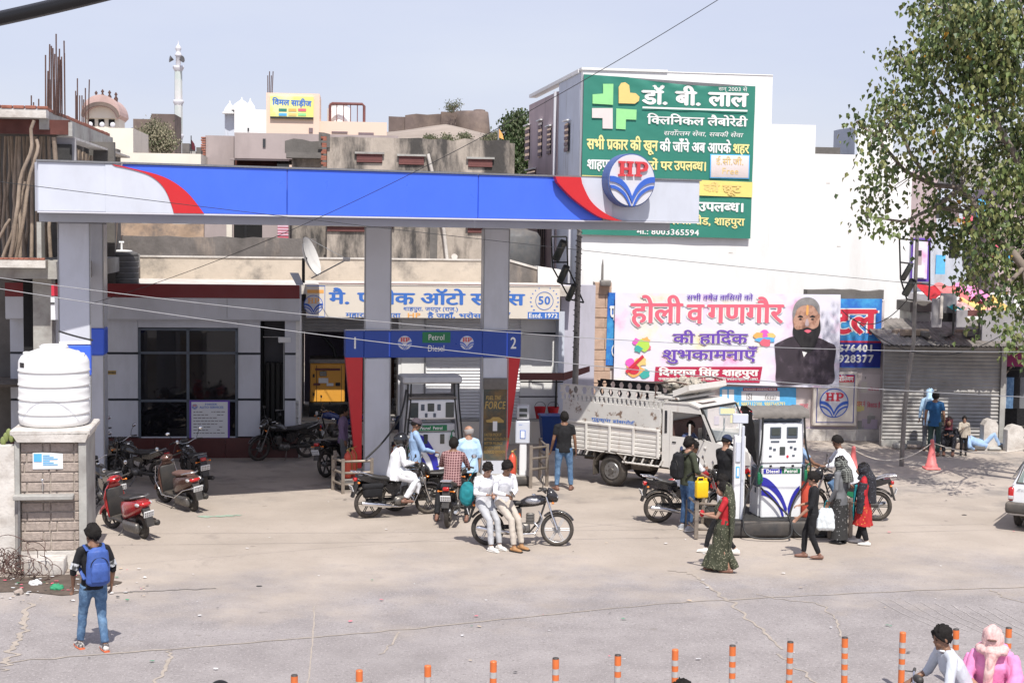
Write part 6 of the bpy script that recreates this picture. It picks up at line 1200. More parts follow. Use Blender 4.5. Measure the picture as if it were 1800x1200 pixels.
mh = thing('tall_hoarding', 'narrow purple bordered hoarding with a printed man behind the pole', 'hoarding', I4); bx(mh, 'ink_violet', 1603,1634,418,495,45,.06, 'border'); bx(mh, 'banner_pastel', 1606,1629,422,490,44.95,.03, 'sheet'); bx(mh, 'pink_wall', 1613,1620,444,466,44.92,.02, 'printed_face'); bx(mh, 'ink_black', 1611,1620,440,449,44.9,.015, 'printed_hair'); bx(mh, 'poster_white', 1608,1625,466,488,44.9,.02, 'printed_shirt')
for k, (cols, label) in enumerate(((('red_cloth', 1634,1740,503,530,40.0), 'sagging red and pink stall awning above the shop roof'),(('cone_pink', 1720,1775,520,555,39.5), 'faded pink stall canopy at the right behind the leaves'),(('teal_cloth', 1675,1735,530,548,38.8), 'green and yellow striped stall cloth over the market lane'))):
 m, x0, x1, y0, y1, d = cols; t = thing('stall_awning', label, 'awning', I4, 'stall awnings by the market lane')
 for j in range(3):
  a = dep(x0+(x1-x0)*j/3, y0, d); b = dep(x0+(x1-x0)*(j+1)/3, y1, d); p = MB(); n_ = 10; vs = []
  for i in range(n_+1):
   s = i/n_; x = a.x+(b.x-a.x)*s; vs += [(x, d+1.5, a.z+.05*math.sin(s*6)),(x, d, a.z+(b.z-a.z)*(.8+.2*math.sin(s*9+j)))]
  p.add(vs, [(2*i, 2*i+1,2*i+3,2*i+2) for i in range(n_)], True); p.build('cloth_strip', MATS[(m, 'pale_pink_cloth', 'poster_sand')[j] if k != 0 else (m, 'cone_pink', 'pink_cloth')[j]], t)
ss = thing('stall', 'grey sheeted market stall with an open front behind the shop roof', 'stall', I4); 
for a in (('cloth_stall', 1640,1655,525,575,39),('cloth_stall', 1655,1681,515,550,39.3),('poster_cream', 1654,1657,520,560,38.9),('dark_void', 1658,1680,550,566,39.1),('cloth_stall', 1682,1700,545,575,38.6),('cloth_stall', 1728,1800,545,600,38.6),('red_brown_paint', 1698,1728,545,556,38.7)): bx(ss, *a, dp_=.1)
for x in (1681,1727,1782): a = dep(x, 535,38.5); p = MB(); p.cyl((a.x, 38.7,3.15),(a.x, 38.7, a.z),.03, None, 6); o = p.build('post', MATS['black_metal'], ss)
# hanging clothes, green post, stone bollards in front of the shutter
ck = thing('clothes_rack', 'rail of hanging trousers and a maroon cloth at the right edge', 'clothes rack', I4); d = 40.3
a, b = dep(1752,650, d), dep(1830,650, d); p = MB(); p.cyl((a.x, d, a.z),(b.x, d, b.z),.02, None, 6); a2 = dep(1752,712, d); p.cyl((a2.x, d, a2.z),(b.x, d, a2.z),.02, None, 6); p.cyl((a.x, d, 0),(a.x, d, a.z),.03, None, 6); p.build('rail', MATS['black_metal'], ck)
for k, (x, m) in enumerate(((1763, 'pale_grey_cloth'),(1776, 'denim'),(1788, 'black_cloth'),(1799, 'grey_cloth'))):
 c = dep(x, 663, d); p = MB(); drape(p, [(0,0,-.85,.15,.04),(0,0,-.4,.14,.05),(0,0,0,.13,.05)],16,.02,4, k, Matrix.Translation(c)); p.build('trousers', MATS[m], ck)
c = dep(1783,604, d-.1); p = MB(); drape(p, [(0,0,-.62,.34,.06),(0,0,-.3,.34,.08),(0,0,0,.30,.06)],20,.02,5,3, Matrix.Translation(c)); p.build('cloth', MATS['maroon_cloth'] if False else mat('wine_cloth', (.17,.015,.07),.8, var=.12), ck); p = MB(); a = dep(1757,610, d+.4); b = dep(1830,730, d+.4); p.box(a.x, b.x, d+.5, d+.6,.2, a.z); p.build('dark_backcloth', MATS['black_cloth'], ck)
gp_ = thing('green_post', 'thin green post standing against the roller shutter', 'post', Matrix.Translation(gnd(1728,783))); p = MB(); p.cyl((0,0,0),(0,0,2.6),.045, None, 8); p.build('shaft', mat('post_green', (.01,.11,.07),.6), gp_); p = MB(); p.tube([(0,-.05,1.1),(.45,-.05,1.9),(.9,-.05,2.5)],.03,6); p.build('brace', MATS['pole_wood'], gp_)
for k, (x, y, w_, h_, lb) in enumerate(((1614,777,.19,.62, 'short pale stone marker beside the man in the blue shirt'),(1737,790,.20,.85, 'pointed stone bollard by the green post'),(1781,792,.24,.72, 'pointed stone bollard nearest the bicycle'),(1558,780,.16,.60, 'painted slab leaning on the end of the boundary wall'))):
 g_ = gnd(x, y); t = MB(); t.prism([(-w_, 0),(w_, 0),(w_, h_*.8),(w_*.6, h_*.95),(0, h_),(-w_*.6, h_*.95),(-w_, h_*.8)],-.13,.13); o = t.build('stone_bollard', MATS['concrete_pale'], None, lb, 'bollard', 'stone bollards before the shutter'); o.matrix_world = Matrix.Translation((g_.x, g_.y, 0)) @ RZ(R(8))
kb = thing('kerb_block', 'low broken concrete kerb along the foot of the shutter', 'kerb', FM(SF)); 
for k in range(9): a = su(1560+k*27,770); p = MB(T(a, -.55+.1*math.sin(k*2),0) @ RZ(.1*math.sin(k*3))); p.rbox(0,.36,-.15,.12,0,.16+.06*math.sin(k*5),.04, n=1); p.build('stone', MATS[('concrete', 'stone_block', 'concrete_dark')[k % 3]], kb)
bc = gnd(1797,793); t = thing('bicycle', 'black bicycle partly cut by the right edge of the view', 'bicycle', Matrix.Translation((bc.x, bc.y, 0)) @ RZ(R(-4)))
for x in (0,1.05):
 p = MB(T(x, 0,.35)); p.torus((0,0,0),.33,.018,28,6); w_ = p.build('wheel', MATS['tyre'], t); p = MB(T(x, 0,.35))
 for k in range(14): a = 2*math.pi*k/14; p.tube([(0,0,0),(.32*math.cos(a),0,.32*math.sin(a))],.003,3)
 p.build('spokes', MATS['chrome'], w_)
p = MB(); p.tube([(0,0,.35),(.35,0,.85),(.85,0,.80),(1.05,0,.35)],.018,6); p.tube([(.35,0,.85),(.48,0,.3),(.85,0,.80)],.018,6); p.tube([(0,0,.35),(.48,0,.3)],.014,6); p.build('frame', MATS['black_metal'], t); p = MB(); p.tube([(.85,0,.8),(.83,0,1.0),(.75,.25,1.0)],.014,6); p.build('handlebar', MATS['chrome'], t); p = MB(); p.rbox(.2,.46,-.08,.08,.90,.96,.03); p.build('saddle', MATS['seat_vinyl'], t)
# cones and rope
def cone(px, py, lb):
 g_ = gnd(px, py); t = thing('traffic_cone', lb, 'cone', Matrix.Translation((g_.x, g_.y, 0)), 'faded pink cones on the forecourt'); p = MB(); p.lathe([(.165,.05),(.15,.07),(.145,.13),(.125,.14),(.045,.66),(.05,.67),(.045,.72),(.02,.74)],18); p.build('cone_body', MATS['cone_pink'], t); p = MB(); p.rbox(-.19,.19,-.19,.19,0,.05,.03); p.build('base', MATS['cone_pink'], t); return Vector((g_.x, g_.y, .66))
k1 = cone(1637,824, 'faded pink cone with a rope tied to it beside the man in the blue shirt'); k2 = cone(1499,838, 'faded pink cone behind the rider in white at the front pump')
def sag(a, b, s, n=14): return [a.lerp(b, i/n)-Vector((0,0, s*4*(i/n)*(1-i/n))) for i in range(n+1)]
for e_, lb, s in ((k2, 'pale rope sagging between the two pink cones', .35),(gnd(1810,805)+Vector((0,0,.3)), 'pale rope running from the cone to the right edge', .22)): p = MB(); p.tube(sag(k1, e_, s),.012,5); p.build('rope', MATS['rope'], None, lb, 'rope')
# ---------------------------------------------------------------- roof clutter on the office
t = thing('roof_tank', 'black ribbed water tank with white pipe on the office roof', 'water tank', FM(OF, ou(214,480,.9),.9, zr-.05)); p = MB(); pr_ = [(.41,0)]
for k in range(5): pr_ += [(.42,.03+k*.14),(.42,.12+k*.14),(.405,.135+k*.14)]
pr_ += [(.42,.70),(.38,.78),(.2,.82),(.15,.82)]; p.lathe(pr_, 28); sh_ = p.build('shell', MATS['tank_black'], t)
for k in range(4): p = MB(); p.torus((0,0,.13+k*.14),.42,.008,28,5, None, None, 'z'); p.build('hoop', MATS['alloy_grey'], sh_)
p = MB(); p.lathe([(.26,.80),(.26,.83),(.1,.84)],16); p.build('lid', MATS['tank_white'], t); p = MB(); p.cyl((0,0,.82),(0,0,1.02),.025, None, 8); p.cyl((-.06,0,1.03),(.06,0,1.03),.025, None, 8); p.build('vent_pipe', MATS['tank_white'], t)
dc = dep(538,454,37.6); t = thing('satellite_dish', 'large white satellite dish tilted on the roof behind the cream sign', 'satellite dish', Matrix.Translation((dc.x, dc.y, zr)))
DM = T(0,0, dc.z-zr) @ RZ(R(-62)) @ RX(R(-72)) @ RY(0)
p = MB(); rg = []
for k in range(7): r_ = .62*k/6+.01; rg.append([(r_*.82*math.cos(a), r_*math.sin(a),.16*(r_/.62)**2) for a in [2*math.pi*j/28 for j in range(28)]])
DM = T(.0,0, dc.z-zr) @ RY(R(14)) @ RZ(R(-24)) @ RY(R(90))
rg2 = [[(x+0, y, z-.012) for x, y, z in r_] for r_ in rg]
DM = T(0,0, dc.z-zr) @ RY(R(-20)) @ RZ(R(-6)) @ RY(R(90)); p.loft(rg, False, True, DM); p.loft(rg2, False, True, DM); p.build('reflector', MATS['dish_white'], t)
fp2 = dep(610,456,37.3)-Vector((dc.x, dc.y, zr)); p = MB(); bt_ = Vector((.15,-.1, dc.z-zr-.5)); p.tube([bt_, fp2],.018,5); p.tube([DM @ Vector((-.5,.2,.15)), fp2],.008,4); p.build('feed_arm', MATS['alloy_grey'], t); p = MB(); p.rbox(fp2.x-.10, fp2.x+.08, fp2.y-.04, fp2.y+.04, fp2.z-.05, fp2.z+.05,.02); p.build('receiver', MATS['dish_white'], t); p = MB(); p.tube([(-.08,.1,0),(-.08,.1, dc.z-zr)],.04,8); p.tube([(-.08,.1, dc.z-zr-.05),(0,0, dc.z-zr)],.04,6); p.build('mast', MATS['black_metal'], t)
pp_ = dep(522,490,37.0); t = thing('roof_panel', 'small grey sheet propped on the roof edge beside the dish', 'panel', Matrix.Translation((pp_.x, pp_.y, zr))); p = MB(RX(R(-25))); p.prism([(-.2,.30),(.02,.30),(.17,-.02),(-.02,-.02)],-.01,.01); p.build('sheet', MATS['acp_grey'], t)
# generator in the bay
gv = V2+.45; t = thing('generator', 'yellow generator cabinet on a black base in the dark bay', 'generator', FM(OF, v=gv)); gu = lambda px: OF.u(px, 680, gv); gz_ = lambda py: OF.z(575, py, gv)
p = MB(); p.rbox(gu(545), gu(606),0,1.1, gz_(707), gz_(638),.03, n=1, smooth=False); body = p.build('cabinet', MATS['generator_yellow'], t); p = MB(); p.box(gu(543), gu(609),-.05,1.15,.62, gz_(707)-.003); p.build('base', MATS['black_metal'], t); p = MB(); p.box(gu(544), gu(608),-.04,1.15, gz_(638)+.003, gz_(631)); p.build('roof', MATS['engine_metal'], t)
for x0, x1, y0, y1, m, n_ in ((562,574,652,661, 'screen_glass', 'gauge_window'),(590,598,672,678, 'black_metal', 'control_box'),(560,577,664,673, 'poster_white', 'label'),(574,586,673,678, 'poster_white', 'label'),(551,563,673,677, 'red_brown_paint', 'label'),(554,598,647,651, 'red_brown_paint', 'label'),(550,553,657,663, 'black_metal', 'hinge'),(550,553,690,695, 'black_metal', 'hinge')): p = MB(); p.rbox(gu(x0), gu(x1),-.03,-.002, gz_(y1), gz_(y0),.006, n=1); p.build(n_, MATS[m], t)
p = MB(); 
for z_ in (709,640): p.box(gu(556), gu(557),-.008,-.002, gz_(706), gz_(642))
p.box(gu(600), gu(600.6),-.008,-.002, gz_(706), gz_(642)); p.build('door_gap', MATS['ink_black'], t)
p = MB(); p.tube([(gu(590),.5, gz_(632)),(gu(586),.5, gz_(615)),(gu(560),.6, gz_(585))],.05,8); p.build('exhaust_pipe', MATS['black_metal'], t)
# ---------------------------------------------------------------- water stand and white tank in the foreground
WS = Frame(*gnd(40,1000).xy, R(9)); t = thing('water_stand', 'tall block built drinking water stand with tap and slab top at the left edge', 'water stand', FM(WS)); wu = lambda px, py=880: WS.u(px, py); wz = lambda py: WS.z(95, py)
wt = wz(775); a, b = wu(36), wu(139); addbox(t, 'core', 'mortar', a, b, .06,1.15,0, wt); addbox(t, 'pillar', 'concrete', wu(27), wu(35.5),-.03,1.15,0, wt); addbox(t, 'pillar', 'concrete', wu(139.5), wu(153),-.06,1.15,0, wt)
rnd = random.Random(6); z_ = .30; r_ = 0
while z_ < wt-.08:
 hh_ = min(.165, wt-z_); x = a; seq = ((.10,.38,.38,.16),(.36,.12,.38,.16),(.06,.40,.12,.42))[r_ % 3]; k = 0
 while x < b-.02:
  L_ = min(seq[k % 4], b-x); 
  if L_ > .03: bkk = MB(); bkk.rbox(x+.005, x+L_-.008,.025+rnd.uniform(-.006,.006),.062, z_+.005, z_+hh_-.012,.012, n=1); bkk.build('brick', MATS['stone_block'], t)
  x += L_; k += 1
 z_ += hh_; r_ += 1
z_ = 0
p = MB(); p.box(a, b, -.0,.06,0,.295); p.build('plaster_base', MATS['concrete_pale'], t)
p = MB(); p.prism([(wu(33), wz(775)),(wu(152), wz(776)),(wu(158), wz(760)),(wu(24), wz(762))],-.10,1.3); p.rbox(wu(20), wu(160),-.10,1.35, wt+.10, wt+.20,.02, n=1, smooth=False); p.build('top_slab', MATS['concrete_pale'], t)
p = MB(); p.rbox(wu(26), wu(131),-.20,.02, wz(872)-.03, wz(867),.012, n=1); p.build('shelf', MATS['concrete'], t); p = MB(); p.tube([(wu(76),.03, wz(862)),(wu(76),-.04, wz(862)),(wu(76),-.05, wz(850)),(wu(76),-.05, wz(842))],.010,6); p.rbox(wu(73), wu(78),-.07,-.03, wz(845), wz(840),.01); p.build('tap', MATS['chrome'], t); p = MB(); p.tube([(wu(33),-.05,0),(wu(35),-.05, wz(868))],.022,6); p.build('pipe', MATS['alloy_grey'], t)
pq = thing('torn_notice', 'torn blue and white notice pasted on the block water stand', 'notice', FM(WS)); rough_box(pq, 'sheet', 'poster_white', wu(58), wu(111),.010,.018, wz(824), wz(796),.02,.05,4); addbox(pq, 'blue_print', 'poster_sky', wu(60), wu(74),.002,.009, wz(811), wz(797)); 
p = MB()
for k in range(6): p.box(wu(76), wu(88+(k % 3)*7),.003,.009, wz(801+k*3.2), wz(799.5+k*3.2))
p.build('print_lines', MATS['poster_sky'], pq)
lb = thing('step_block', 'pale concrete step block at the foot of the water stand', 'block', FM(WS)); p = MB(); p.rbox(wu(50,1005), wu(120,1005),-.50,-.08,0,.26,.02); p.build('block', MATS['concrete_pale'], lb)
lw_ = thing('low_wall', 'pinkish plaster wall stub at the left edge beside the water stand', 'wall', FM(WS)); rough_box(lw_, 'wall', 'concrete_pale', wu(-60), wu(26),.0,.3,0, wz(782),.05,.2,3)
cs = thing('cactus', 'yellow green cactus tips poking above the wall stub at the left edge', 'plant', FM(WS)); p = MB()
for k in range(7): p.ell((wu(2+k*5),.25, wz(778-(k*37 % 15))),.05,.03,.08,8,6)
p.build('pads', MATS['cactus'], cs)
_q = dep(96,748, WS.o.y+.68); TKP = Vector((_q.x, _q.y, wt+.20))
tc = thing('water_tank', 'large white ribbed plastic water tank on the block stand', 'water tank', Matrix.Translation(TKP)); pr_ = [(.50,0),(.55,.02),(.575,.06)]
for k in range(4): z_ = .20+k*.235; pr_ += [(.58, z_-.10),(.582, z_-.03),(.568, z_-.015),(.568, z_+.0),(.59, z_+.012),(.59, z_+.035),(.58, z_+.05)]
pr_ += [(.58,1.06),(.57,1.10),(.53,1.17),(.40,1.24),(.225,1.30)]; p = MB(); p.lathe(pr_, 44); shell = p.build('shell', MATS['tank_white'], tc); p = MB(); p.lathe([(.225,1.29),(.235,1.30),(.235,1.335),(.215,1.345),(.20,1.36),(.05,1.365)],28); p.build('lid', MATS['tank_white'], tc)
p = MB()
for k in range(6): a_ = 2*math.pi*k/6-1.1; p.rbox(-.06,.06,-.05,.05,-.02,.06,.03, Matrix.Translation((.47*math.cos(a_),.47*math.sin(a_),1.17)) @ RZ(a_))
p.build('lifting_lug', MATS['tank_white'], tc)
p = MB(); a_ = R(-142)
for z0, z1, m in ((1.0,1.08,0),): p.loft([[(.584*math.cos(a_+i*.05),.584*math.sin(a_+i*.05), z) for i in range(6)] for z in (z0, z1)], False, False, None, None, False)
lbp = p.build('maker_label', MATS['ink_black'], tc)
t = thing('wire_tangle', 'rusty tangle of wire dumped beside the step block', 'wire heap', Matrix.Translation((gnd(30,1012).x, gnd(30,1012).y, 0))); p = MB(); rnd = random.Random(9)
for k in range(46):
 c = Vector((rnd.gauss(-.02,.25), rnd.gauss(0,.16), abs(rnd.gauss(.18,.10)))); rr = rnd.uniform(.10,.34); ax = Matrix.Rotation(rnd.uniform(0,3.1),4, 'X') @ Matrix.Rotation(rnd.uniform(0,3.1),4, 'Y'); n_ = 14; s0 = rnd.uniform(0,6)
 p.tube([Vector((q.x, q.y, max(.02, q.z))) for q in [c+(ax @ Vector((rr*math.cos(s0+i*.32), rr*.8*math.sin(s0+i*.32),.03*math.sin(i)))) for i in range(n_)]],.006,4)
p.build('wires', MATS['rust'], t)
# litter
rnd = random.Random(12)
lm = [MATS['litter_white'], MATS['paper_tan'] if 'paper_tan' in MATS else mat('paper_tan', (.55,.42,.28),.9), MATS['litter_green'], MATS['ink_pink'], mat('litter_dark', (.05,.05,.05),.9)]
def scrap(px, py, sz, m, i):
 g_ = gnd(px, py); n_ = 6; p = MB(); p.add([(g_.x+sz*math.cos(2*math.pi*k/n_+i)*(.6+.6*rnd.random()), g_.y+sz*math.sin(2*math.pi*k/n_+i)*(.6+.6*rnd.random())*.7, gz(g_.x, g_.y)+.02+.03*rnd.random()*min(1, sz*8)) for k in range(n_)],[tuple(range(n_))]); return p
L = [MB() for _ in lm]
for i in range(190):
 x, y = rnd.uniform(0,1800), rnd.uniform(800,1190)
 if rnd.random() < .45: x, y = rnd.uniform(0,260), rnd.uniform(1000,1060)
 k = rnd.choice([0,0,0,1,1,2,3,4,4]); b = scrap(x, y, rnd.uniform(.012,.045), None, i); L[k].v_ = 0
 L[k].add([tuple(v) for v in b.v], b.f)
for k, b in enumerate(L):
 if b.v: b.build('litter', lm[k], None, ('scattered scraps of white paper', 'scattered tan scraps', 'scattered green plastic scraps', 'scattered pink scraps', 'scattered dark scraps')[k], 'litter', None, 'stuff')
for x, y, s_, m, lb in ((62,1028,.13, 'litter_white', 'crumpled clear plastic bag lying on the damp patch by the step block'),(100,1036,.15, 'litter_green', 'flattened green plastic wrapper on the damp patch'),(34,1044,.09, 'stone_block', 'pale stone lying below the wire tangle'),(1695,905,.11, 'litter_dark', 'dark rag lying on the forecourt near the car'),(455,1030,.10, 'litter_dark', 'flat dark scrap on the dusty ground behind the backpacker')):
 g_ = gnd(x, y); p = MB(); p.ell((0,0,.05), s_, s_*.7,.08,12,8); f = fuse(p, 'scrap', .02,1,.03,12, x % 7); f.materials.append(MATS[m] if m in MATS else MATS['litter_dark']); o = link('ground_scrap', f, None, lb, 'litter'); o.location = (g_.x, g_.y, 0); o.scale = (.5,.5,.12) if 'dark' in m else (.8,.8,.7)
sq = gnd(362,908); p = MB()
for dx, dy, r_ in ((0,0,.16),(.25,.05,.12),(.42,.12,.13),(.60,.18,.08)): p.add([(sq.x+dx+r_*math.cos(a)*(1+.3*math.sin(3*a+dx*9)), sq.y+dy+.6*r_*math.sin(a)*(1+.2*math.sin(4*a)),.008+dx*.004) for a in [2*math.pi*k/18 for k in range(18)]],[tuple(range(18))])
p.build('powder_stain', mat('powder_green', (.30,.40,.31),.95,0,.15,8), None, kind='structure')
# ---------------------------------------------------------------- scaffolded concrete building at the left
XF = Frame(*dep(83,400,31).xy, R(7)); xb = thing('unfinished_building', 'half built concrete block with raw slabs, timber props and bare reinforcing rods', 'building', FM(XF)); xu = lambda px, py=300, v=0.0: XF.u(px, py, v); xz = lambda py, px=60, v=0.0: XF.z(px, py, v)
Dp = 9.5
addbox(xb, 'top_slab', 'concrete_pale', xu(-120),0,0,.3, xz(207), xz(192)); addbox(xb, 'slab_edge', 'concrete', -.2,0,.302, Dp, xz(222,83)-.05, xz(194)); addbox(xb, 'slab_core', 'concrete', xu(-120),-.2,.302, Dp, xz(207)+.02, xz(194)); addbox(xb, 'formwork', 'shuttering_ply', xu(-120),.40,.35,.5, xz(234), xz(208)); addbox(xb, 'formwork_end', 'concrete', .40,.48,.28,.55, xz(237), xz(212))
rnd = random.Random(11)
for k in range(22): a = xu(-60)+k*.24; p = MB(); p.rbox(a, a+.22,-.02,.09, xz(192)+.004, xz(192)+.06+.02*rnd.random(),.01, n=1); p.build('brick', MATS['brick_red'], xb) if a < -.1 else None
for k in range(26): v = .15+k*.34; p = MB(); p.rbox(-.10,-.0, v, v+.31, xz(194)+.004, xz(194)+.07+.02*rnd.random(),.01, n=1); p.build('brick', MATS['brick_red'], xb)
zl = xz(470); addbox(xb, 'lower_slab', 'concrete_pale', xu(-120), xu(83),-.3,.0, xz(470), xz(457)); addbox(xb, 'lower_slab', 'concrete', xu(-120),.7,.002, Dp, xz(490), xz(460)); 
for k in range(9): a = xu(2+k*9,457); p = MB(); p.rbox(a, a+.1,-.28,-.16, xz(457)+.004, xz(457)+.05,.01, n=1); p.build('brick', MATS['brick_red'], xb)
addbox(xb, 'column', 'concrete', xu(58,550,.5), xu(91,550,.5),.5,.95,0, xz(490)); addbox(xb, 'column', 'dark_void', xu(41,550,.8), xu(57,550,.8),.8,1.1,0, xz(490)); addbox(xb, 'column', 'concrete', xu(68,430,.3), xu(76,430,.3),.1,.5, xz(457), xz(390)); addbox(xb, 'rear_wall', 'concrete_dark', xu(-120),.6,5.5,5.7,0, xz(222)); addbox(xb, 'rear_wall', 'concrete_dark', -.0,.2,8.8, Dp, 0, xz(222))
addbox(xb, 'shade_cloth', 'cloth_stall', .05,.5,.6,.65, xz(283), xz(238)); addbox(xb, 'sack', 'tarp_black', .0,.42,.52,.57, xz(284), xz(250))
def prop(pts, r0=.04, v=0.0): 
 q = [Vector((XF.u(x, y, v), v, XF.z(x, y, v))) for x, y in pts]; n_ = []; 
 for i in range(len(q)-1):
  for k in range(4): c = q[i].lerp(q[i+1], k/4); n_.append(c+Vector((noise.noise(c*1.7)*.09, noise.noise(c*1.3+Vector((5,0,0)))*.05,0)))
 n_.append(q[-1]); p = MB(); p.tube(n_, [r0*(1.1-.3*i/len(n_)) for i in range(len(n_))],7); p.build('prop', MATS['pole_wood'], xb)
prop([(20,452),(36,330),(50,270),(60,212)],.042,-.12); prop([(28,452),(46,345),(58,290),(64,245)],.042,.0); prop([(8,452),(30,380),(44,320)],.035,-.05); prop([(-6,430),(18,385)],.035,-.2)
for k in range(14): x = -6+k*7+rnd.uniform(-2,2); v = rnd.uniform(1.0,4.5); prop([(x+rnd.uniform(-4,4),452),(x, 240)],.038, v)
for k in range(17): v = .5+k*.5; q = MB(); x = .15+.1*rnd.random(); q.tube([(x, v, xz(455)),(x+rnd.uniform(-.1,.1), v+rnd.uniform(-.2,.2), xz(350)),(x-.1, v+rnd.uniform(-.1,.1), xz(238)-.02*k)],.05,6); q.build('prop', MATS['pole_wood'], xb)
addbox(xb, 'edge_beam', 'concrete_pale', .10,.45,.6, Dp, xz(240), xz(236)); addbox(xb, 'inner_wall', 'concrete_dark', xu(-120),0,4.6,4.7, xz(460), xz(208))
for k, (x, y0) in enumerate(((80,97),(83,125),(86,78),(90,81),(94,85),(97,140),(99,60),(101,100),(103,86),(106,105),(109,100),(114,72),(114,94),(84,140),(88,190-50),(95,95))): v = .3+k*.12; p = MB(); z0 = xz(196); p.tube([(XF.u(x, 190, v), v, z0),(XF.u(x+1.5*math.sin(k), y0, v), v, XF.z(x, y0, v))],.016,5); p.build('rebar', MATS['rust'], xb)
for k, (x, y0) in enumerate(((133,160),(136,138),(140,168),(144,168),(150,155),(154,140),(134,168),(147,175),(55,168),(68,174),(59,180))): v = 5.5+k*.25 if k < 8 else 3.0; p = MB(); p.tube([(XF.u(x, 225, v), v, XF.z(x, 215 if k < 8 else 188, v)-.6),(XF.u(x+(3 if k == 5 else 0), y0, v), v, XF.z(x, y0, v))],.016,5); p.build('rebar', MATS['rust'], xb)
bs_ = thing('boulder_wall', 'rough tan rock face seen through the ground floor opening at the left edge', 'rock', I4); p = MB(); c = dep(20,585,44)
for k in range(8): p.ell((c.x+rnd.uniform(-1,.6),44+rnd.random(), c.z+rnd.uniform(-.9,.6)),.6,.5,.5,8,6)
f = fuse(p, 'rock', .08,1,.10,2); f.materials.append(MATS['ochre_plaster']); link('rock', f, bs_)
dsp = thing('corrugated_sheet', 'white corrugated sheet wall at the left edge behind the raw column', 'fence', I4); a, b = dep(-20,505,43), dep(39,550,43)
q = MB(); q.box(a.x, b.x, 43,43.03, b.z, a.z); q.build('backing', MATS['shutter_white'], dsp)
for k in range(9): z_ = b.z+(a.z-b.z)*k/9; q = MB(); q.box(a.x, b.x, 42.94,42.998, z_, z_+.04); q.build('rib', MATS['shutter_white'], dsp)
q = thing('dark_shed', 'dark low sheet roof and shed behind the white tank at the left edge', 'shed', I4); addbox_w(q, 'wall', 'concrete_dark', -16,-11.2,38,38.2,0, dep(20,630,38).z); addbox_w(q, 'roof', 'underbody', -16,-11.4,34.5,38,1.9,1.96); addbox_w(q, 'wall', 'dark_void', -13.5,-10.4,36.5,36.7,0,2.0)
rp = thing('red_plate', 'small red and white wall plate left of the first canopy column', 'sign', I4); a, b = dep(90,500,30), dep(103,520,30); addbox_w(rp, 'red_part', 'ink_red', a.x, b.x, 30,30.05, b.z, a.z); a, b = dep(89,521,30), dep(102,562,30); addbox_w(rp, 'white_part', 'poster_white', a.x, b.x, 30,30.05, b.z, a.z); addbox_w(rp, 'mark', 'ink_black', a.x, a.x+.08,29.98,29.998, a.z-.15, a.z-.12)
# ---------------------------------------------------------------- dispenser islands
def rail(t, pts, zs, name='guard_rail'):
 for z_ in zs: p = MB(); p.tube([(x, y, z_) for x, y in pts],.028,6); p.build('rail_bar', MATS['steel_rail'], t)
 for x, y in pts: p = MB(); p.box(x-.035, x+.035, y-.03, y+.03,0, zs[-1]+.06); p.build('rail_post', MATS['steel_rail'], t)
def hose(t, pts, r=.019, n=24):
 P = [Vector(p) for p in pts]; out = []
 for i in range(len(P)-1):
  p0, p1, p2, p3 = P[max(i-1,0)], P[i], P[i+1], P[min(i+2, len(P)-1)]
  for j in range(6): s = j/6; out.append(.5*((2*p1)+(-p0+p2)*s+(2*p0-5*p1+4*p2-p3)*s*s+(-p0+3*p1-3*p2+p3)*s**3))
 out.append(P[-1]); p = MB(); p.tube(out, r, 7); return p.build('hose', MATS['hose_black'], t)
def nozzle(t, M): p = MB(M); p.rbox(-.03,.03,-.03,.03,-.12,.12,.02); p.tube([(0,0,.1),(0,-.03,.2),(.02,-.12,.25)],.014,6); p.tube([(.05,0,.08),(.07,0,-.05),(.03,0,-.1)],.012,6); return p.build('nozzle', MATS['nozzle_green'], t)
I1a = gnd(588,882); I1b = gnd(968,869); IF1 = Frame(fC.o.x-.35, fC.o.y-.62, math.atan2((fD.o-fC.o).y, (fD.o-fC.o).x))
t1 = thing('pump_island', 'raised black kerbed island under the number board', 'island', FM(IF1)); L1 = 4.2
iu = lambda px, py, v=0.0, fr=IF1: fr.uz(px, py, v)
p = MB(); p.rbox(-.15, L1,0,1.9,0,.20,.06, n=2); p.build('kerb', MATS['kerb_black'], t1); p = MB(); p.box(-.05, L1-.1,.1,1.8,.202,.215); p.build('top', MATS['concrete'], t1)
g1 = thing('guard_rail', 'bent steel guard rail round the left end of the near island by the fire extinguishers', 'railing', FM(IF1), 'steel guard rails round the islands'); x0 = iu(590,860)[0]; rail(g1,[(x0+.75,-.35),(x0+.12,-.42),(x0-.05,.1),(x0+.05,.8)],(.20,.45,.70))
g2 = thing('guard_rail', 'bent steel guard rail round the right end of the near island', 'railing', FM(IF1), 'steel guard rails round the islands'); x0 = iu(928,860)[0]; rail(g2,[(x0,-.25),(x0+.42,-.05),(x0+.48,.9)],(.42,.66,.90))
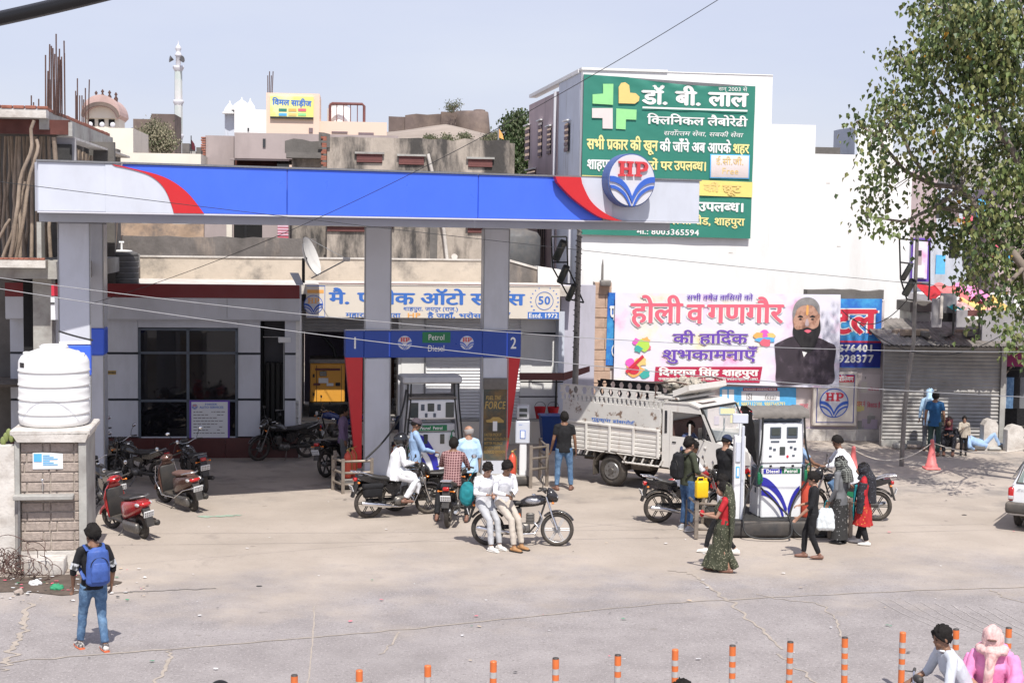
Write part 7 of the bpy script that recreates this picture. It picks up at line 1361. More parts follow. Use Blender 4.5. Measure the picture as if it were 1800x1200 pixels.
def dispenser_a():
 fr = Frame(*IF1.w(iu(713,800)[0]+.0,.35,0).xy, IF1.yaw+R(2)); W_ = 1.28; t = thing('fuel_pump', 'grey framed fuel pump with overhead hood, between the two numbered columns', 'fuel pump', FM(fr)); b = .215; D = .60
 def bx_(n, m, a, c, d, e, f, g_, r=.02): p = MB(); p.rbox(a, c, d, e, b+f, b+g_, r, n=1); return p.build(n, MATS[m], t)
 bx_('post', 'pump_grey', 0,.10,.05, D, 0,2.08); bx_('post', 'pump_grey', W_-.10, W_, .05, D, 0,2.08); bx_('hood', 'pump_grey', -.03, W_+.03,-.05, D+.05,2.085,2.25,.03); bx_('cabinet', 'pump_white', .11, W_-.11,.02, D-.02,.02,.98); bx_('shelf', 'pump_grey', .11, W_-.11,.0, D-.02,1.0,1.18)
 hd_ = bx_('display_head', 'pump_white', .08, W_-.08,-.03, D-.05,1.28,1.72,.03); bx_('head_top', 'tarp_grey', .09, W_-.09,-.04, D-.05,1.725,1.80)
 for a, c, f, g_, m in ((.14,.32,1.32,1.66, 'screen_glass'),(W_-.34, W_-.15,1.32,1.66, 'screen_glass'),(.38,.46,1.48,1.62, 'frame_grey'),(.53,.68,1.46,1.64, 'screen_glass'),(.75,.83,1.48,1.62, 'frame_grey'),(.47,.53,1.33,1.42, 'frame_grey'),(.66,.72,1.33,1.42, 'frame_grey')): p = MB(); p.rbox(a, c, -.045,-.031, b+f, b+g_, .008, n=1); p.build('display', MATS[m], hd_)
 p = MB(); p.box(.32, W_-.30,-.012,-.002, b+1.02, b+1.15); pl_ = p.build('name_strip', MATS['green_sign'], t); text(pl_, 'Petrol', MATS['ink_white'],.36,.60, b+1.05, b+1.12,-.016,.03, 'lettering', .2,.7); text(pl_, 'Petrol', MATS['ink_white'],.66,.88, b+1.05, b+1.12,-.016,.03, 'lettering', 0,.7)
 A = spl([(.25,.95),(.45,.90),(.62,.70),(.76,.42),(.82,.10)]); B = spl([(.70,.08),(.62,.36),(.48,.58),(.35,.70),(.24,.74)]); p = MB(); p.prism([(x, b+z) for x, z in A+B],.005,.018); p.build('blue_leaf', MATS['pump_blue'], t)
 A = spl([(.20,.62),(.36,.52),(.50,.32),(.56,.08)]); B = spl([(.46,.08),(.40,.26),(.30,.38),(.20,.45)]); p = MB(); p.prism([(x, b+z) for x, z in A+B],.005,.018); p.build('blue_leaf', MATS['pump_blue'], t)
 for x in (.50,.88): p = MB(); p.rbox(x-.05, x+.05,.004,.02, b+.72, b+.94,.02, n=1); p.build('nozzle_boot', MATS['screen_glass'], t)
 nozzle(t, T(1.08,-.03, b+.80)); nozzle(t, T(.12,.0, b+.55))
 for x, s in ((.09,-1),(.16,-1),(W_-.14,1),(W_-.05,1)): hose(t, [(x, .0, b+2.08),(x+.02*s, -.03, b+1.6),(x+.08*s, -.06, b+1.0),(x+.10*s, -.10, b+.45),(x+.02*s, -.12, b+.12),(x-.06*s, -.05, b+.5)])
 hose(t, [(.05,.0, b+1.95),(-.10,-.15, b+1.4),(-.5,-.45, b+.9),(-.95,-.75, b+.55)],.022)
 return t
dispenser_a()
def extinguisher(px, d, lb, z=.0, v=None):
 g_ = dep(px, 850, d); t = thing('fire_extinguisher', lb, 'fire extinguisher', Matrix.Translation((g_.x, d, z)), 'red fire extinguishers'); p = MB(); p.lathe([(.07,0),(.085,.02),(.085,.46),(.06,.54),(.025,.57),(.025,.60)],16); p.build('cylinder', MATS['extinguisher_red'], t)
 p = MB(); p.rbox(-.03,.03,-.02,.02,.60,.64,.01); p.tube([(-.02,0,.64),(.09,0,.68)],.008,5); p.tube([(.02,0,.62),(.09,-.02,.5),(.10,-.02,.15)],.010,5); p.build('valve', MATS['brass'], t); return t
extinguisher(611,32.4, 'left of two fire extinguishers behind the steel rail by the red wing', .22); extinguisher(619.5,32.6, 'right of two fire extinguishers behind the steel rail by the red wing', .22)
extinguisher(692,32.9, 'left of the paired fire extinguishers beside the first column', .22); extinguisher(699.5,33.1, 'right of the paired fire extinguishers beside the first column', .22); extinguisher(900,32.5, 'lone fire extinguisher beside the payment post', .22)
def kiosk(px0, px1, pyt, pyb, d, lb, head=True):
 a, b = dep(px0, pyb, d), dep(px1, pyb, d); W_ = b.x-a.x; H_ = dep(px0, pyt, d).z-b.z; t = thing('payment_post', lb, 'post', Matrix.Translation((a.x, d, b.z))); p = MB(); p.rbox(W_*.30, W_*.80,0,.25,0, H_*.55,.015, n=1); p.build('post', MATS['pump_white'], t); p = MB(); p.rbox(0, W_, -.03,.28, H_*.46, H_*.78,.02, n=1); p.build('panel', MATS['acp_white'], t)
 if head: p = MB(); p.rbox(.02, W_*.95,-.02,.25, H_*.80, H_, .03); h_ = p.build('meter_head', MATS['pump_grey'], t); p = MB(); p.box(W_*.25, W_*.8,-.03,-.021, H_*.84, H_*.88); p.box(W_*.25, W_*.8,-.03,-.021, H_*.91, H_*.96); p.build('screen', MATS['screen_glass'], h_)
 p = MB(); p.rbox(W_*.32, W_*.70,-.037,-.031, H_*.53, H_*.65,.003, n=1); s_ = p.build('sticker', MATS['ink_blue'], t); p = MB(); p.rbox(W_*.37, W_*.65,-.042,-.038, H_*.54, H_*.64,.003, n=1); p.build('sticker_face', MATS['poster_white'], s_)
 text(t, 'air', MATS['ink_blue'], W_*.25, W_*.5, H_*.72, H_*.74,-.034,.01, ref=.7); return t
kiosk(905,930,712,836,33.1, 'slim white air gauge post beside the lone fire extinguisher'); 
# far island and its pump, in the sun
P2 = gnd(1300,944); IF2 = Frame(P2.x, P2.y, R(4)); t2_ = thing('pump_island', 'low black island under the white sunlit pump at the right', 'island', FM(IF2)); p = MB(); p.rbox(-.42,1.85,0,1.5,0,.30,.05, n=2); p.build('kerb', MATS['kerb_black'], t2_); p = MB(); p.box(-.36,1.8,.06,1.44,.302,.312); p.build('top', MATS['tarp_black'], t2_)
g3 = thing('guard_rail', 'bent steel guard rail round the left end of the sunlit island', 'railing', FM(IF2), 'steel guard rails round the islands'); x0 = IF2.uz(1222,935)[0]; rail(g3,[(x0+.55,-.15),(x0,-.1),(x0-.02,.75),(x0+.4,1.3)],(.18,.42,.66))
g4 = thing('guard_rail', 'bent steel guard rail round the right end of the sunlit island', 'railing', FM(IF2), 'steel guard rails round the islands'); rail(g4,[(1.7,-.1),(2.15,.05),(2.2,1.0)],(.2,.45,.68))
pd = gnd(1337,944); d2 = pd.y+.30
def dispenser_b():
 a = dep(1337,912, d2); fr = Frame(a.x, a.y, R(9)); W_, D, b = .80,.55,.31; t = thing('fuel_pump', 'white two nozzle fuel pump under a grey tarpaulin hood standing in the sun', 'fuel pump', FM(fr))
 def bx_(n, m, a, c, d, e, f, g_, r=.02, par=t): p = MB(); p.rbox(a, c, d, e, b+f, b+g_, r, n=1); return p.build(n, MATS[m], par)
 bx_('cabinet', 'pump_white', 0, W_, 0, D, 0,.96); bx_('side_cabinet', 'pump_white', -.02, W_+.02,.12, D+.1,.0,1.82,.02); hd_ = bx_('display_head', 'pump_white', -.01, W_-.0,-.03, D, 1.06,1.84,.02); bx_('shelf', 'pump_white', 0, W_, -.01, D, .965,1.05)
 for x in (.13,.46): 
  f = bx_('display', 'frame_grey', x, x+.22,-.045,-.031,1.54,1.76,.02, hd_); p = MB(); p.rbox(x+.025, x+.195,-.055,-.046, b+1.60, b+1.74,.01, n=1); p.build('screen', MATS['screen_glass'], hd_); bx_('badge', 'frame_grey', x+.02, x+.19,-.04,-.031,1.46,1.495,.01, hd_)
 bx_('card_reader', 'screen_glass', .33,.44,-.045,-.031,1.22,1.38,.01, hd_)
 for x, z in ((.12,1.33),(.53,1.34),(.2,1.30),(.61,1.31),(.12,1.18),(.58,1.19)): bx_('keypad', 'frame_grey', x, x+.055,-.04,-.031, z, z+.035 if z < 1.25 else z+.05,.004, hd_)
 q = MB(); q.ell((.49,-.035, b+1.19),.025,.006,.03,10,6); q.build('flame_mark', MATS['ink_red'], hd_)
 for x in (.14,.58): p = MB(); p.rbox(x, x+.05,-.04,-.011, b+.99, b+1.03,.01); p.build('lock', MATS['black_metal'], t)
 bx_('latch', 'black_metal', .35,.45,-.05,-.011,.965,1.0,.01)
 p = MB(); p.box(.03,.39,-.010,-.002, b+.86, b+.95); s_ = p.build('diesel_plate', MATS['pump_blue'], t); text(s_, 'Diesel', MATS['ink_white'],.08,.35, b+.875, b+.94,-.014,.05, 'lettering', 0,.7); p = MB(); p.box(.40,.76,-.010,-.002, b+.86, b+.95); s_ = p.build('petrol_plate', MATS['green_sign'], t); text(s_, 'Petrol', MATS['ink_white'],.44,.71, b+.875, b+.94,-.014,.05, 'lettering', 0,.7)
 k = .80
 for A, B in (([(0,.80),(.12,.76),(.28,.62),(.42,.42),(.52,.18)],[(.50,.05),(.42,.26),(.30,.44),(.14,.58),(0,.63)]),([(0,.56),(.14,.52),(.30,.36),(.42,.16),(.46,.03)],[(.42,.03),(.36,.18),(.24,.33),(.10,.42),(0,.44)]),([(.76,.62),(.66,.52),(.58,.36),(.53,.18)],[(.55,.05),(.60,.22),(.68,.38),(.76,.46)])):
  p = MB(); p.prism([(x, b+z) for x, z in spl(A)+spl(B)],-.008,-.001); p.build('blue_leaf', MATS['pump_blue'], t)
 bx_('frame_top', 'frame_grey', .02, W_-.02,.02, D, 1.86,1.93,.01); 
 for x in (-.05, W_-.04): bx_('post', 'pump_white', x, x+.07,.05,.15,1.05,2.0,.01)
 # tarpaulin hood with the flap down its left side
 p = MB(); n_ = 14; vs = []
 for j, (y, z) in enumerate(((-.10,1.93),(-.12,2.0),(-.05,2.08),(.3,2.13),(D+.1,2.09),(D+.14,1.98))):
  for i in range(n_+1): x = -.24+(W_+.32)*i/n_; vs.append((x, y+.015*noise.noise(Vector((i, j, 3))), b+z+.025*noise.noise(Vector((i*.8, j, 1)))))
 p.add(vs, [(j*(n_+1)+i, j*(n_+1)+i+1,(j+1)*(n_+1)+i+1,(j+1)*(n_+1)+i) for j in range(5) for i in range(n_)], True); p.build('tarpaulin', MATS['tarp_grey'], t)
 p = MB(); vs = []
 for j in range(9):
  for i in range(9): y = -.08+(D+.18)*i/8; z = 2.05-1.05*j/8*(1-.25*i/8); vs.append((-.24+.14*j/8+.03*noise.noise(Vector((i*.9, j*.7,6))), y+.05*j/8, b+z))
 p.add(vs, [(j*9+i, j*9+i+1,(j+1)*9+i+1,(j+1)*9+i) for j in range(8) for i in range(8)], True); p.build('tarpaulin_flap', MATS['tarp_black'], t)
 bx_('nozzle_bay', 'frame_grey', -.10,-.02,.0,.35,.60,.98); bx_('nozzle_bay', 'frame_grey', W_+.03, W_+.11,.0,.35,.62,1.0); bx_('side_vent', 'frame_grey', -.028,-.021,.25,.33,.45,.55,.003)
 nozzle(t, T(-.07,-.05, b+.78)); nozzle(t, T(W_+.06,-.05, b+.82))
 hose(t, [(-.04,-.10, b+1.95),(-.06,-.12, b+1.4),(-.14,-.14, b+.95),(-.40,-.25, b+.3),(-.42,-.45,.1),(.1,-.62,.04),(.40,-.60,.10),(.48,-.25, b+.05),(.32,-.10, b+.25),(-.04,-.1, b+.6)]); hose(t, [(W_-.02,-.1, b+1.95),(W_+.02,-.12, b+1.4),(W_+.12,-.14, b+1.0),(W_+.06,-.1, b+.7)]); hose(t, [(W_+.06,-.1, b+.72),(.62,-.10, b+.35),(.52,-.2, b+.0),(.62,-.5,.06),(1.1,-.5,.05)])
 return t
dispenser_b()
ka, kb = dep(1288,925, d2-.1), dep(1307,925, d2-.1); k2_ = thing('payment_post', 'tall slim white payment post standing left of the sunlit pump', 'post', Matrix.Translation((ka.x, d2-.1,.30))); kw = kb.x-ka.x
for a, b, c_, d_, z0, z1, m, n_ in ((0, kw, 0,.22,0,1.60, 'pump_white', 'post'),(kw*.62, kw*.86,-.05,-.002,.0,1.80, 'acp_white', 'front_rail'),(.02, kw*.55,-.03,-.002,1.10,1.50, 'acp_white', 'panel'),(-.05, kw+.04,.0,.06,1.84,2.02, 'acp_white', 'head_plate'),(.03, kw*.5,-.012,-.002,.80,1.02, 'poster_sky', 'sticker'),(.05, kw*.43,-.018,-.013,.83,.99, 'poster_white', 'sticker_face')): p = MB(); p.rbox(a, b, c_, d_, z0, z1,.012, n=1); p.build(n_, MATS[m], k2_)
p = MB(); p.cyl((kw*.5,.03,1.6),(kw*.5,.03,1.86),.025, None, 8); p.build('mast', MATS['pump_white'], k2_)
extinguisher(1418, d2+.2, 'large red fire extinguisher standing right of the sunlit pump', .31).scale = (1.25,1.25,1.45)
# ---------------------------------------------------------------- small truck
def truck():
 o = gnd(1073,855); M = Matrix.Translation((o.x, o.y, 0)) @ RZ(R(-38)); t = thing('small_truck', 'battered white small truck with pierced bed rails and an open driver window', 'truck', M); W_ = 1.55
 x0, x1, zb, zt = -1.375,1.284,.72,1.88
 def bx_(n, m, a, b, c, d, e, f, r=.012, par=t): p = MB(); p.rbox(a, b, c, d, e, f, r, n=1); return p.build(n, MATS[m], par)
 for y0 in (0, W_-.05): s_ = bx_('bed_side', 'truck_worn', x0, x1, y0, y0+.05,1.36, zt, par=t); 
 fl = bx_('tail_gate', 'truck_worn', x0, x0+.05,.052, W_-.052,1.0, zt); bx_('head_board', 'truck_worn', x1-.05, x1,.052, W_-.052,1.0, zt); bx_('bed_floor', 'underbody', x0, x1,.052, W_-.052,.92,1.0)
 for k in range(6): z_ = .80+k*.093; pl_ = bx_('side_plank', 'truck_white', x0, x1,.004,.042, z_, z_+.086,.015); 
 for k in range(5): x = x0+.02+k*(x1-x0-.09)/4; bx_('side_stay', 'truck_white', x, x+.06,-.035,.003,.78,1.40,.01)
 bx_('side_rail', 'truck_white', x0, x1,-.03,.003,1.36,1.42); bx_('side_rail', 'truck_white', x0, x1,-.02,.003,.76,.79)
 # pierced rails: diamonds and leaves cut out, built as a lattice
 for y in (.0, W_-.04):
  for j, (za, zc) in enumerate(((zt+.0, zt+.36),)):
   m = 'truck_worn' if y < 1 else 'black_metal'; rl = bx_('pierced_rail', m, x0, x1, y, y+.03, zc-.04, zc, .008); bx_('rail_strip', m, x0, x1, y, y+.03, za+.13, za+.16,.006, rl); n_ = 11
   for i in range(n_+1): x = x0+(x1-x0)*i/n_; p = MB(); p.prism([(x-.085, za+.16),(x+.085, za+.16),(x+.05, za+.25),(x+.09, zc-.04),(x-.09, zc-.04),(x-.05, za+.25)], y+.004, y+.026); p.build('rail_web', MATS[m], rl)
   for i in range(2*n_+1): x = x0+(x1-x0)*i/(2*n_); p = MB(); p.prism([(x-.045, za),(x+.045, za),(x+.025, za+.065),(x+.045, za+.13),(x-.045, za+.13),(x-.025, za+.065)], y+.004, y+.026); p.build('rail_web', MATS[m], rl)
 for i in range(4): x = x0+(x1-x0)*i/3; 
 sk = bx_('skirt', 'truck_white', .30, x1,-.02,.02,.58,.62)
 for i in range(9): x = .32+i*.12; p = MB(); p.prism([(x, .62),(x+.04,.62),(x+.10,.74),(x+.06,.74)],-.015,.012); p.build('skirt_web', MATS['black_metal' if i % 2 else 'truck_white'], sk); 
 sk = bx_('skirt', 'black_metal', x0+.1,-.45,-.02,.02,.62,.66)
 for i in range(7): x = x0+.12+i*.11; p = MB(); p.prism([(x, .66),(x+.04,.66),(x+.09,.76),(x+.05,.76)],-.015,.012); p.build('skirt_web', MATS['truck_white' if i % 2 else 'black_metal'], sk)
 text(t, 'गुरुकृपा ट्रांसपोर्ट', MATS['ink_blue'],-.55,.60,1.46,1.52,-.004,.02); 
 p = MB(); p.box(x0+.4,3.3,.35,.47,.50,.66); p.box(x0+.4,3.3, W_-.47, W_-.35,.50,.66); p.cyl((0,.1,.36),(0, W_-.1,.36),.07, None, 10); p.cyl((3.0,.2,.36),(3.0, W_-.2,.36),.05, None, 10); p.rbox(.5,1.0,.05,.4,.45,.75,.03); p.rbox(1.3,2.3,.5,1.2,.45,.8,.05); p.build('chassis', MATS['underbody'], t)
 for x in (0,3.0):
  for y, s in ((.02,-1),(W_-.22,1)):
   q = MB(T(x, y+.1,.36)); q.torus((0,0,0),.265,.095,30,10); q.cyl((0,-.085,0),(0,.085,0),.27, None, 28); w_ = q.build('wheel', MATS['tyre'], t); q = MB(T(x, y+.1,.36)); yy = -.10 if s < 0 else .10
   q.cyl((0, yy*.8,0),(0, yy, 0),.20,.185,22); q.build('rim', MATS['alloy_grey'], w_); q = MB(T(x, y+.1,.36)); q.cyl((0, yy, 0),(0, yy*1.35,0),.075,.06,14)
   for k in range(6): a = k*math.pi/3; q.cyl((.12*math.cos(a), yy, .12*math.sin(a)),(.12*math.cos(a), yy*1.15,.12*math.sin(a)),.016, None, 6)
   q.build('hub', MATS['engine_metal'], w_)
 p = MB(); rg = [[((.44+q)*math.cos(a), yy, .36+(.44+q)*math.sin(a)) for yy, q in ((-.02,0),(-.02,.02),(.25,.02),(.25,0))] for a in [R(25)+R(130)*k/8 for k in range(9)]]; p.loft(rg); p.build('wheel_arch', MATS['underbody'], t); bx_('mud_flap', 'underbody', -.50,-.47,.0,.24,.22,.75)
 # cab
 prof = [(1.33,.58),(2.12,.58),(2.2,.80),(2.50,.90),(2.82,.80),(2.88,.58),(3.12,.56),(3.18,.80),(3.12,1.12),(2.62,1.26),(2.28,1.98),(2.0,2.06),(1.40,2.06),(1.33,1.95)]
 # side skins with the window opening left free
 for y in (.02, W_-.05):
  for n_, pl_ in (('cab_rear_pillar', [(1.33,.60),(1.52,.60),(1.52,2.0),(1.40,2.04),(1.33,1.95)]),('front_wing', [(2.42,.58),(2.58,.58),(2.64,.78),(3.0,.90),(3.34,.78),(3.40,.56),(3.50,.56),(3.55,.85),(3.46,1.14),(2.66,1.26),(2.42,1.28)]),('roof_side', [(1.523,1.84),(2.30,1.84),(2.24,1.98),(2.0,2.05),(1.523,2.05)]),('windscreen_pillar', [(2.30,1.837),(2.36,1.837),(2.66,1.262),(2.58,1.262)])): p = MB(); p.prism(pl_, y, y+.035); p.build(n_, MATS['truck_white'], t)
  p = MB(); p.prism([(1.53,.58),(2.415,.58),(2.415,1.30),(1.53,1.30)], y-.012, y+.03); dr = p.build('door', MATS['truck_white'], t)
  p = MB(); p.prism([(1.53,1.303),(1.575,1.303),(1.575,1.836),(1.53,1.836)], y-.010, y+.03); p.prism([(2.0,1.303),(2.04,1.303),(2.04,1.60),(2.0,1.60)], y, y+.02); p.build('window_frame', MATS['truck_white'], dr); p = MB(); p.rbox(1.60,1.70, y-.03, y-.014,1.16,1.19,.008); p.build('handle', MATS['black_metal'], dr)
  for z_ in (.75,1.10): p = MB(); p.rbox(2.40,2.46, y-.028, y-.013, z_, z_+.05,.01); p.build('hinge', MATS['truck_white'], dr)
  p = MB(); p.rbox(1.38,1.45, y-.01, y+.04,1.35,1.85,.01, n=1); p.build('quarter_window', MATS['window_glass'], t)
 bx_('cab_floor', 'underbody', 1.33,2.9,.06, W_-.06,.58,.64); bx_('cab_back', 'truck_white', 1.33,1.37,.056, W_-.056,.65,1.98); p = MB(); p.prism([(1.36,2.01),(1.42,2.062),(2.0,2.07),(2.28,1.99),(2.27,1.96),(2.0,2.03),(1.42,2.02)],.0, W_); p.build('roof', MATS['truck_white'], t)
 p = MB(); p.prism([(2.66,1.275),(3.47,1.15),(3.56,.85),(3.51,.55),(3.46,.55),(3.50,.85),(3.42,1.12),(2.66,1.235)],.056, W_-.056); p.build('bonnet', MATS['truck_white'], t)
 p = MB(); p.add([(2.315,.08,1.95),(2.315, W_-.08,1.95),(2.66, W_-.06,1.27),(2.66,.06,1.27)],[(0,1,2,3)]); wsn = p.build('windscreen', mat('clear_glass', (.45,.5,.5),.03,0,0, alpha=.35, spec=1.0), t)
 p = MB(); 
 for a, b in (((2.31,.04,1.96),(2.31, W_-.04,1.96)),((2.67,.04,1.27),(2.67, W_-.04,1.27)),((2.31,.05,1.96),(2.67,.05,1.27)),((2.31, W_-.05,1.96),(2.67, W_-.05,1.27))): p.cyl(a, b, .022, None, 6)
 p.build('windscreen_rubber', MATS['black_metal'], wsn)
 bx_('dashboard', 'underbody', 2.45,2.70,.08, W_-.08,1.05,1.25,.03); bx_('bench_seat', 'seat_brown', 1.40,1.85,.10, W_-.10,.85,1.05,.04); bx_('seat_back', 'seat_brown', 1.38,1.52,.10, W_-.10,1.05,1.60,.04); p = MB(); p.torus((2.28,.45,1.28),.19,.014,20,6, None, None, 'x'); p.cyl((2.28,.45,1.28),(2.5,.45,1.1),.02, None, 6); p.build('steering_wheel', MATS['black_plastic'], t)
 for y in (.22, W_-.22): p = MB(); p.ell((3.54, y, .88),.04,.10,.10,14,8); p.build('headlight', MATS['lamp_glass'], t)
 bx_('front_bumper', 'engine_metal', 3.53,3.62,-.0, W_, .46,.62,.02); bx_('grille', 'black_metal', 3.52,3.56,.40, W_-.40,.70,.98)
 p = MB(); p.tube([(2.40,.0,1.28),(2.42,-.18,1.34),(2.42,-.2,1.50)],.012,5); p.rbox(2.395,2.43,-.27,-.12,1.32,1.58,.03); p.build('wing_mirror', MATS['black_plastic'], t)
 bx_('roof_sticker', 'bill_wall', 2.02,2.20,.25,.9,2.062,2.075,.004)
 # carrier over the cab, loaded
 cr = bx_('cab_carrier', 'truck_worn', 1.15,1.75,-.02, W_, 2.10,2.16); p = MB(); p.prism([(1.62,2.17),(2.02,2.33),(2.0,2.45),(1.60,2.30)],-.03, W_+.03); p.build('visor', MATS['truck_white'], cr)
 for k in range(6): y = .12+k*.28; p = MB(); p.prism([(1.72,2.33),(1.75,2.335),(1.93,2.42),(1.90,2.415)], y, y+.05); p.build('visor_slot', MATS['black_metal'], cr)
 for y in (.0, W_-.03): p = MB(); p.tube([(1.15, y, 2.16),(1.15, y, 2.42),(1.60, y, 2.50),(1.95, y, 2.46)],.016,5); p.build('carrier_rail', MATS['rust'], cr)
 ld = thing('load_heap', 'tangled sacks and netting tied on the truck roof carrier', 'load', M); p = MB(); rnd = random.Random(3)
 for k in range(12): p.ell((rnd.uniform(1.25,1.75), rnd.uniform(.15, W_-.3),2.25+rnd.random()*.16),.22,.22,.12,8,6)
 f = fuse(p, 'sacks', .035,2,.05,5,2); f.materials.append(mat('net_dirty', (.40,.36,.30),.95,0,.4,7, bump=.6, col2=(.08,.08,.07), mixs=9, mix_lo=.48, mix_hi=.55)); link('sacks', f, ld); p = MB()
 for k in range(9): p.tube([(rnd.uniform(1.2,1.8), rnd.uniform(.1, W_-.1),2.35+.2*rnd.random()) for j in range(4)],.008,4)
 p.build('ropes', MATS['rope'], ld)
 return t, M
TRK, TM = truck()
# ---------------------------------------------------------------- parked white car entering at the right
def car():
 g_ = gnd(1768,932); M = Matrix.Translation((g_.x, g_.y, 0)) @ RZ(R(60)); t = thing('parked_car', 'white hatchback seen from behind entering at the right edge with a dusty black bumper', 'car', M)   # +x forward, near left tail corner at the origin
 W_ = 1.46; c = -W_/2
 def ring(x, z0, zh, hw, r=.10, flat=.02): return [(x, c+sx_*(hw-(r if cz_ else 0)), z) for sx_, cz_, z in ((1,0, z0),(1,0, zh-r),(1,1, zh),(0,0, zh+flat),(-1,1, zh),(-1,0, zh-r),(-1,0, z0))]
 p = MB(); rg = [ring(.02,.40,.86,.62), ring(.06,.34,.90,.70), ring(.20,.28,.92,.73), ring(.9,.24,.93,.73), ring(2.4,.24,.90,.73), ring(3.3,.26,.78,.70), ring(3.42,.30,.60,.62)]
 for r_ in rg: r_[3] = (r_[3][0], c, r_[3][2])
 p.loft(rg, True, True); p.build('body', MATS['car_white'], t)
 p = MB(); rg = [ring(.10,.90,.93,.66,.02), ring(.42,.90,1.34,.55,.10), ring(.7,.90,1.41,.54,.10), ring(1.7,.90,1.40,.54,.10), ring(2.35,.90,.95,.64,.03)]; p.loft(rg, True, True); cb_ = p.build('cabin', MATS['car_white'], t)
 glm = mat('car_glass', (.16,.20,.18),.05,0,.15,2, spec=1)
 p = MB(); p.add([(.115, c+.56,.955),(.115, c-.56,.955),(.385, c-.46,1.30),(.385, c+.46,1.30)],[(0,1,2,3)]); p.build('rear_window', glm, cb_); p = MB(); p.tube([(.10, c+.58,.945),(.375, c+.48,1.31),(.375, c-.48,1.31),(.10, c-.58,.945),(.10, c+.58,.945)],.014,6); p.build('window_seal', MATS['black_plastic'], cb_)
 p = MB(); p.add([(.32,.015,.96),(2.1,.015,.96),(1.65,-.175,1.33),(.62,-.175,1.33)],[(0,1,2,3)]); p.build('side_window', glm, cb_)
 p = MB(); p.rbox(-.10,.16,-W_-.02,.02,.36,.58,.05); b_ = p.build('bumper', mat('bumper_black', (.05,.05,.05),.6,0,.15,5, dust=.5), t); p = MB(); p.rbox(-.125,-.105,-.98,-.50,.38,.50,.01); pl_ = p.build('number_plate', MATS['plate_white'], t); p = MB()
 for k in range(6): p.box(-.132,-.128,-.93+k*.07,-.885+k*.07,.41,.47)
 p.build('number', MATS['ink_grey'], pl_)
 for y in (-.065,-W_+.065): p = MB(); p.rbox(-.005,.16, y-.055, y+.055,.60,.86,.03); l_ = p.build('tail_light', MATS['red_lamp'], t); p = MB(); p.rbox(-.012,.10, y-.05, y+.05,.63,.70,.01); p.build('reverse_lamp', MATS['lamp_glass'], l_)
 p = MB(); p.cyl((-.02,-.62,.80),(.05,-.62,.80),.03, None, 12); p.build('lock_badge', MATS['chrome'], t)
 lm_ = T(.012,0,0) @ RZ(R(-90)); tt = text(t, 'Zen', MATS['pump_grey'],.17,.36,.80,.85,0,.01, 'badge', .2,.7); tt.matrix_local = lm_
 for x in (.62,2.75):
  for y in (-.12,-W_+.12): q = MB(T(x, y, .27)); q.torus((0,0,0),.20,.07,26,8); w_ = q.build('wheel', MATS['tyre'], t); q = MB(T(x, y, .27)); q.cyl((0,-.07,0),(0,.07,0),.16, None, 20); q.build('rim', MATS['alloy_grey'], w_)
 p = MB(); p.box(.3,3.2,-W_+.2,-.2,.22,.30); p.build('underside', MATS['underbody'], t); p = MB(); p.rbox(1.9,2.0,.0,.12,.92,1.03,.03); p.build('wing_mirror', MATS['car_white'], t)
car()
# ---------------------------------------------------------------- orange lane bollards
posts = [(517,1187),(632,1179),(753,1171),(867,1163),(978,1157),(1087,1152),(1188,1142),(1289,1135),(1389,1128),(1487,1121),(1587,1112),(1682,1106),(1773,1104)]
def bollard(i, px, py):
 H_ = .75; r = ray(px, py); t_ = (H_-CAM_H)/r.z; q = CAMP+r*t_; dark = i in (0,4,6 if False else 5,7,8,9,11,12)
 nth = 'leftmost second third fourth fifth sixth seventh eighth ninth tenth eleventh'.split()
 lb = ('orange and silver banded lane bollard just behind the cyclist\'s head' if i == 11 else 'orange and silver banded lane bollard behind the pink scarfed woman' if i == 12 else 'orange and silver banded lane bollard, %s%s from the left with %s cap' % (nth[i], '' , 'a dark' if dark else 'an orange') if i else 'leftmost orange and silver banded lane bollard, only its cap in view')
 t = thing('lane_bollard', lb, 'bollard', Matrix.Translation((q.x, q.y, 0)) @ RX(R(random.uniform(-1,1))) @ RY(R(random.uniform(-1,1))), 'orange lane bollards along the road divider'); rr = .040; z_ = H_
 seq = [('post_orange', .115),('post_silver', .07),('post_orange', .07),('post_silver', .07),('post_orange', .07),('post_silver', .07),('post_orange', .285)]
 for k, (m, h_) in enumerate(seq): p = MB(); e_ = .0012 if m == 'post_silver' else 0; p.lathe([(rr+e_, z_-h_+.0005),(rr+e_, z_-.0005)],16); p.build('band', MATS[m], t); z_ -= h_
 p = MB(); p.lathe([(rr*.98, H_),(rr*.9, H_+.012),(rr*.3, H_+.016)],16); p.build('cap', MATS['black_plastic' if dark else 'post_orange'], t); p = MB(); p.lathe([(.10,0),(.10,.02),(.05,.03)],16); p.build('base', MATS['black_plastic'], t)
for i, (x, y) in enumerate(posts): bollard(i, x, y)
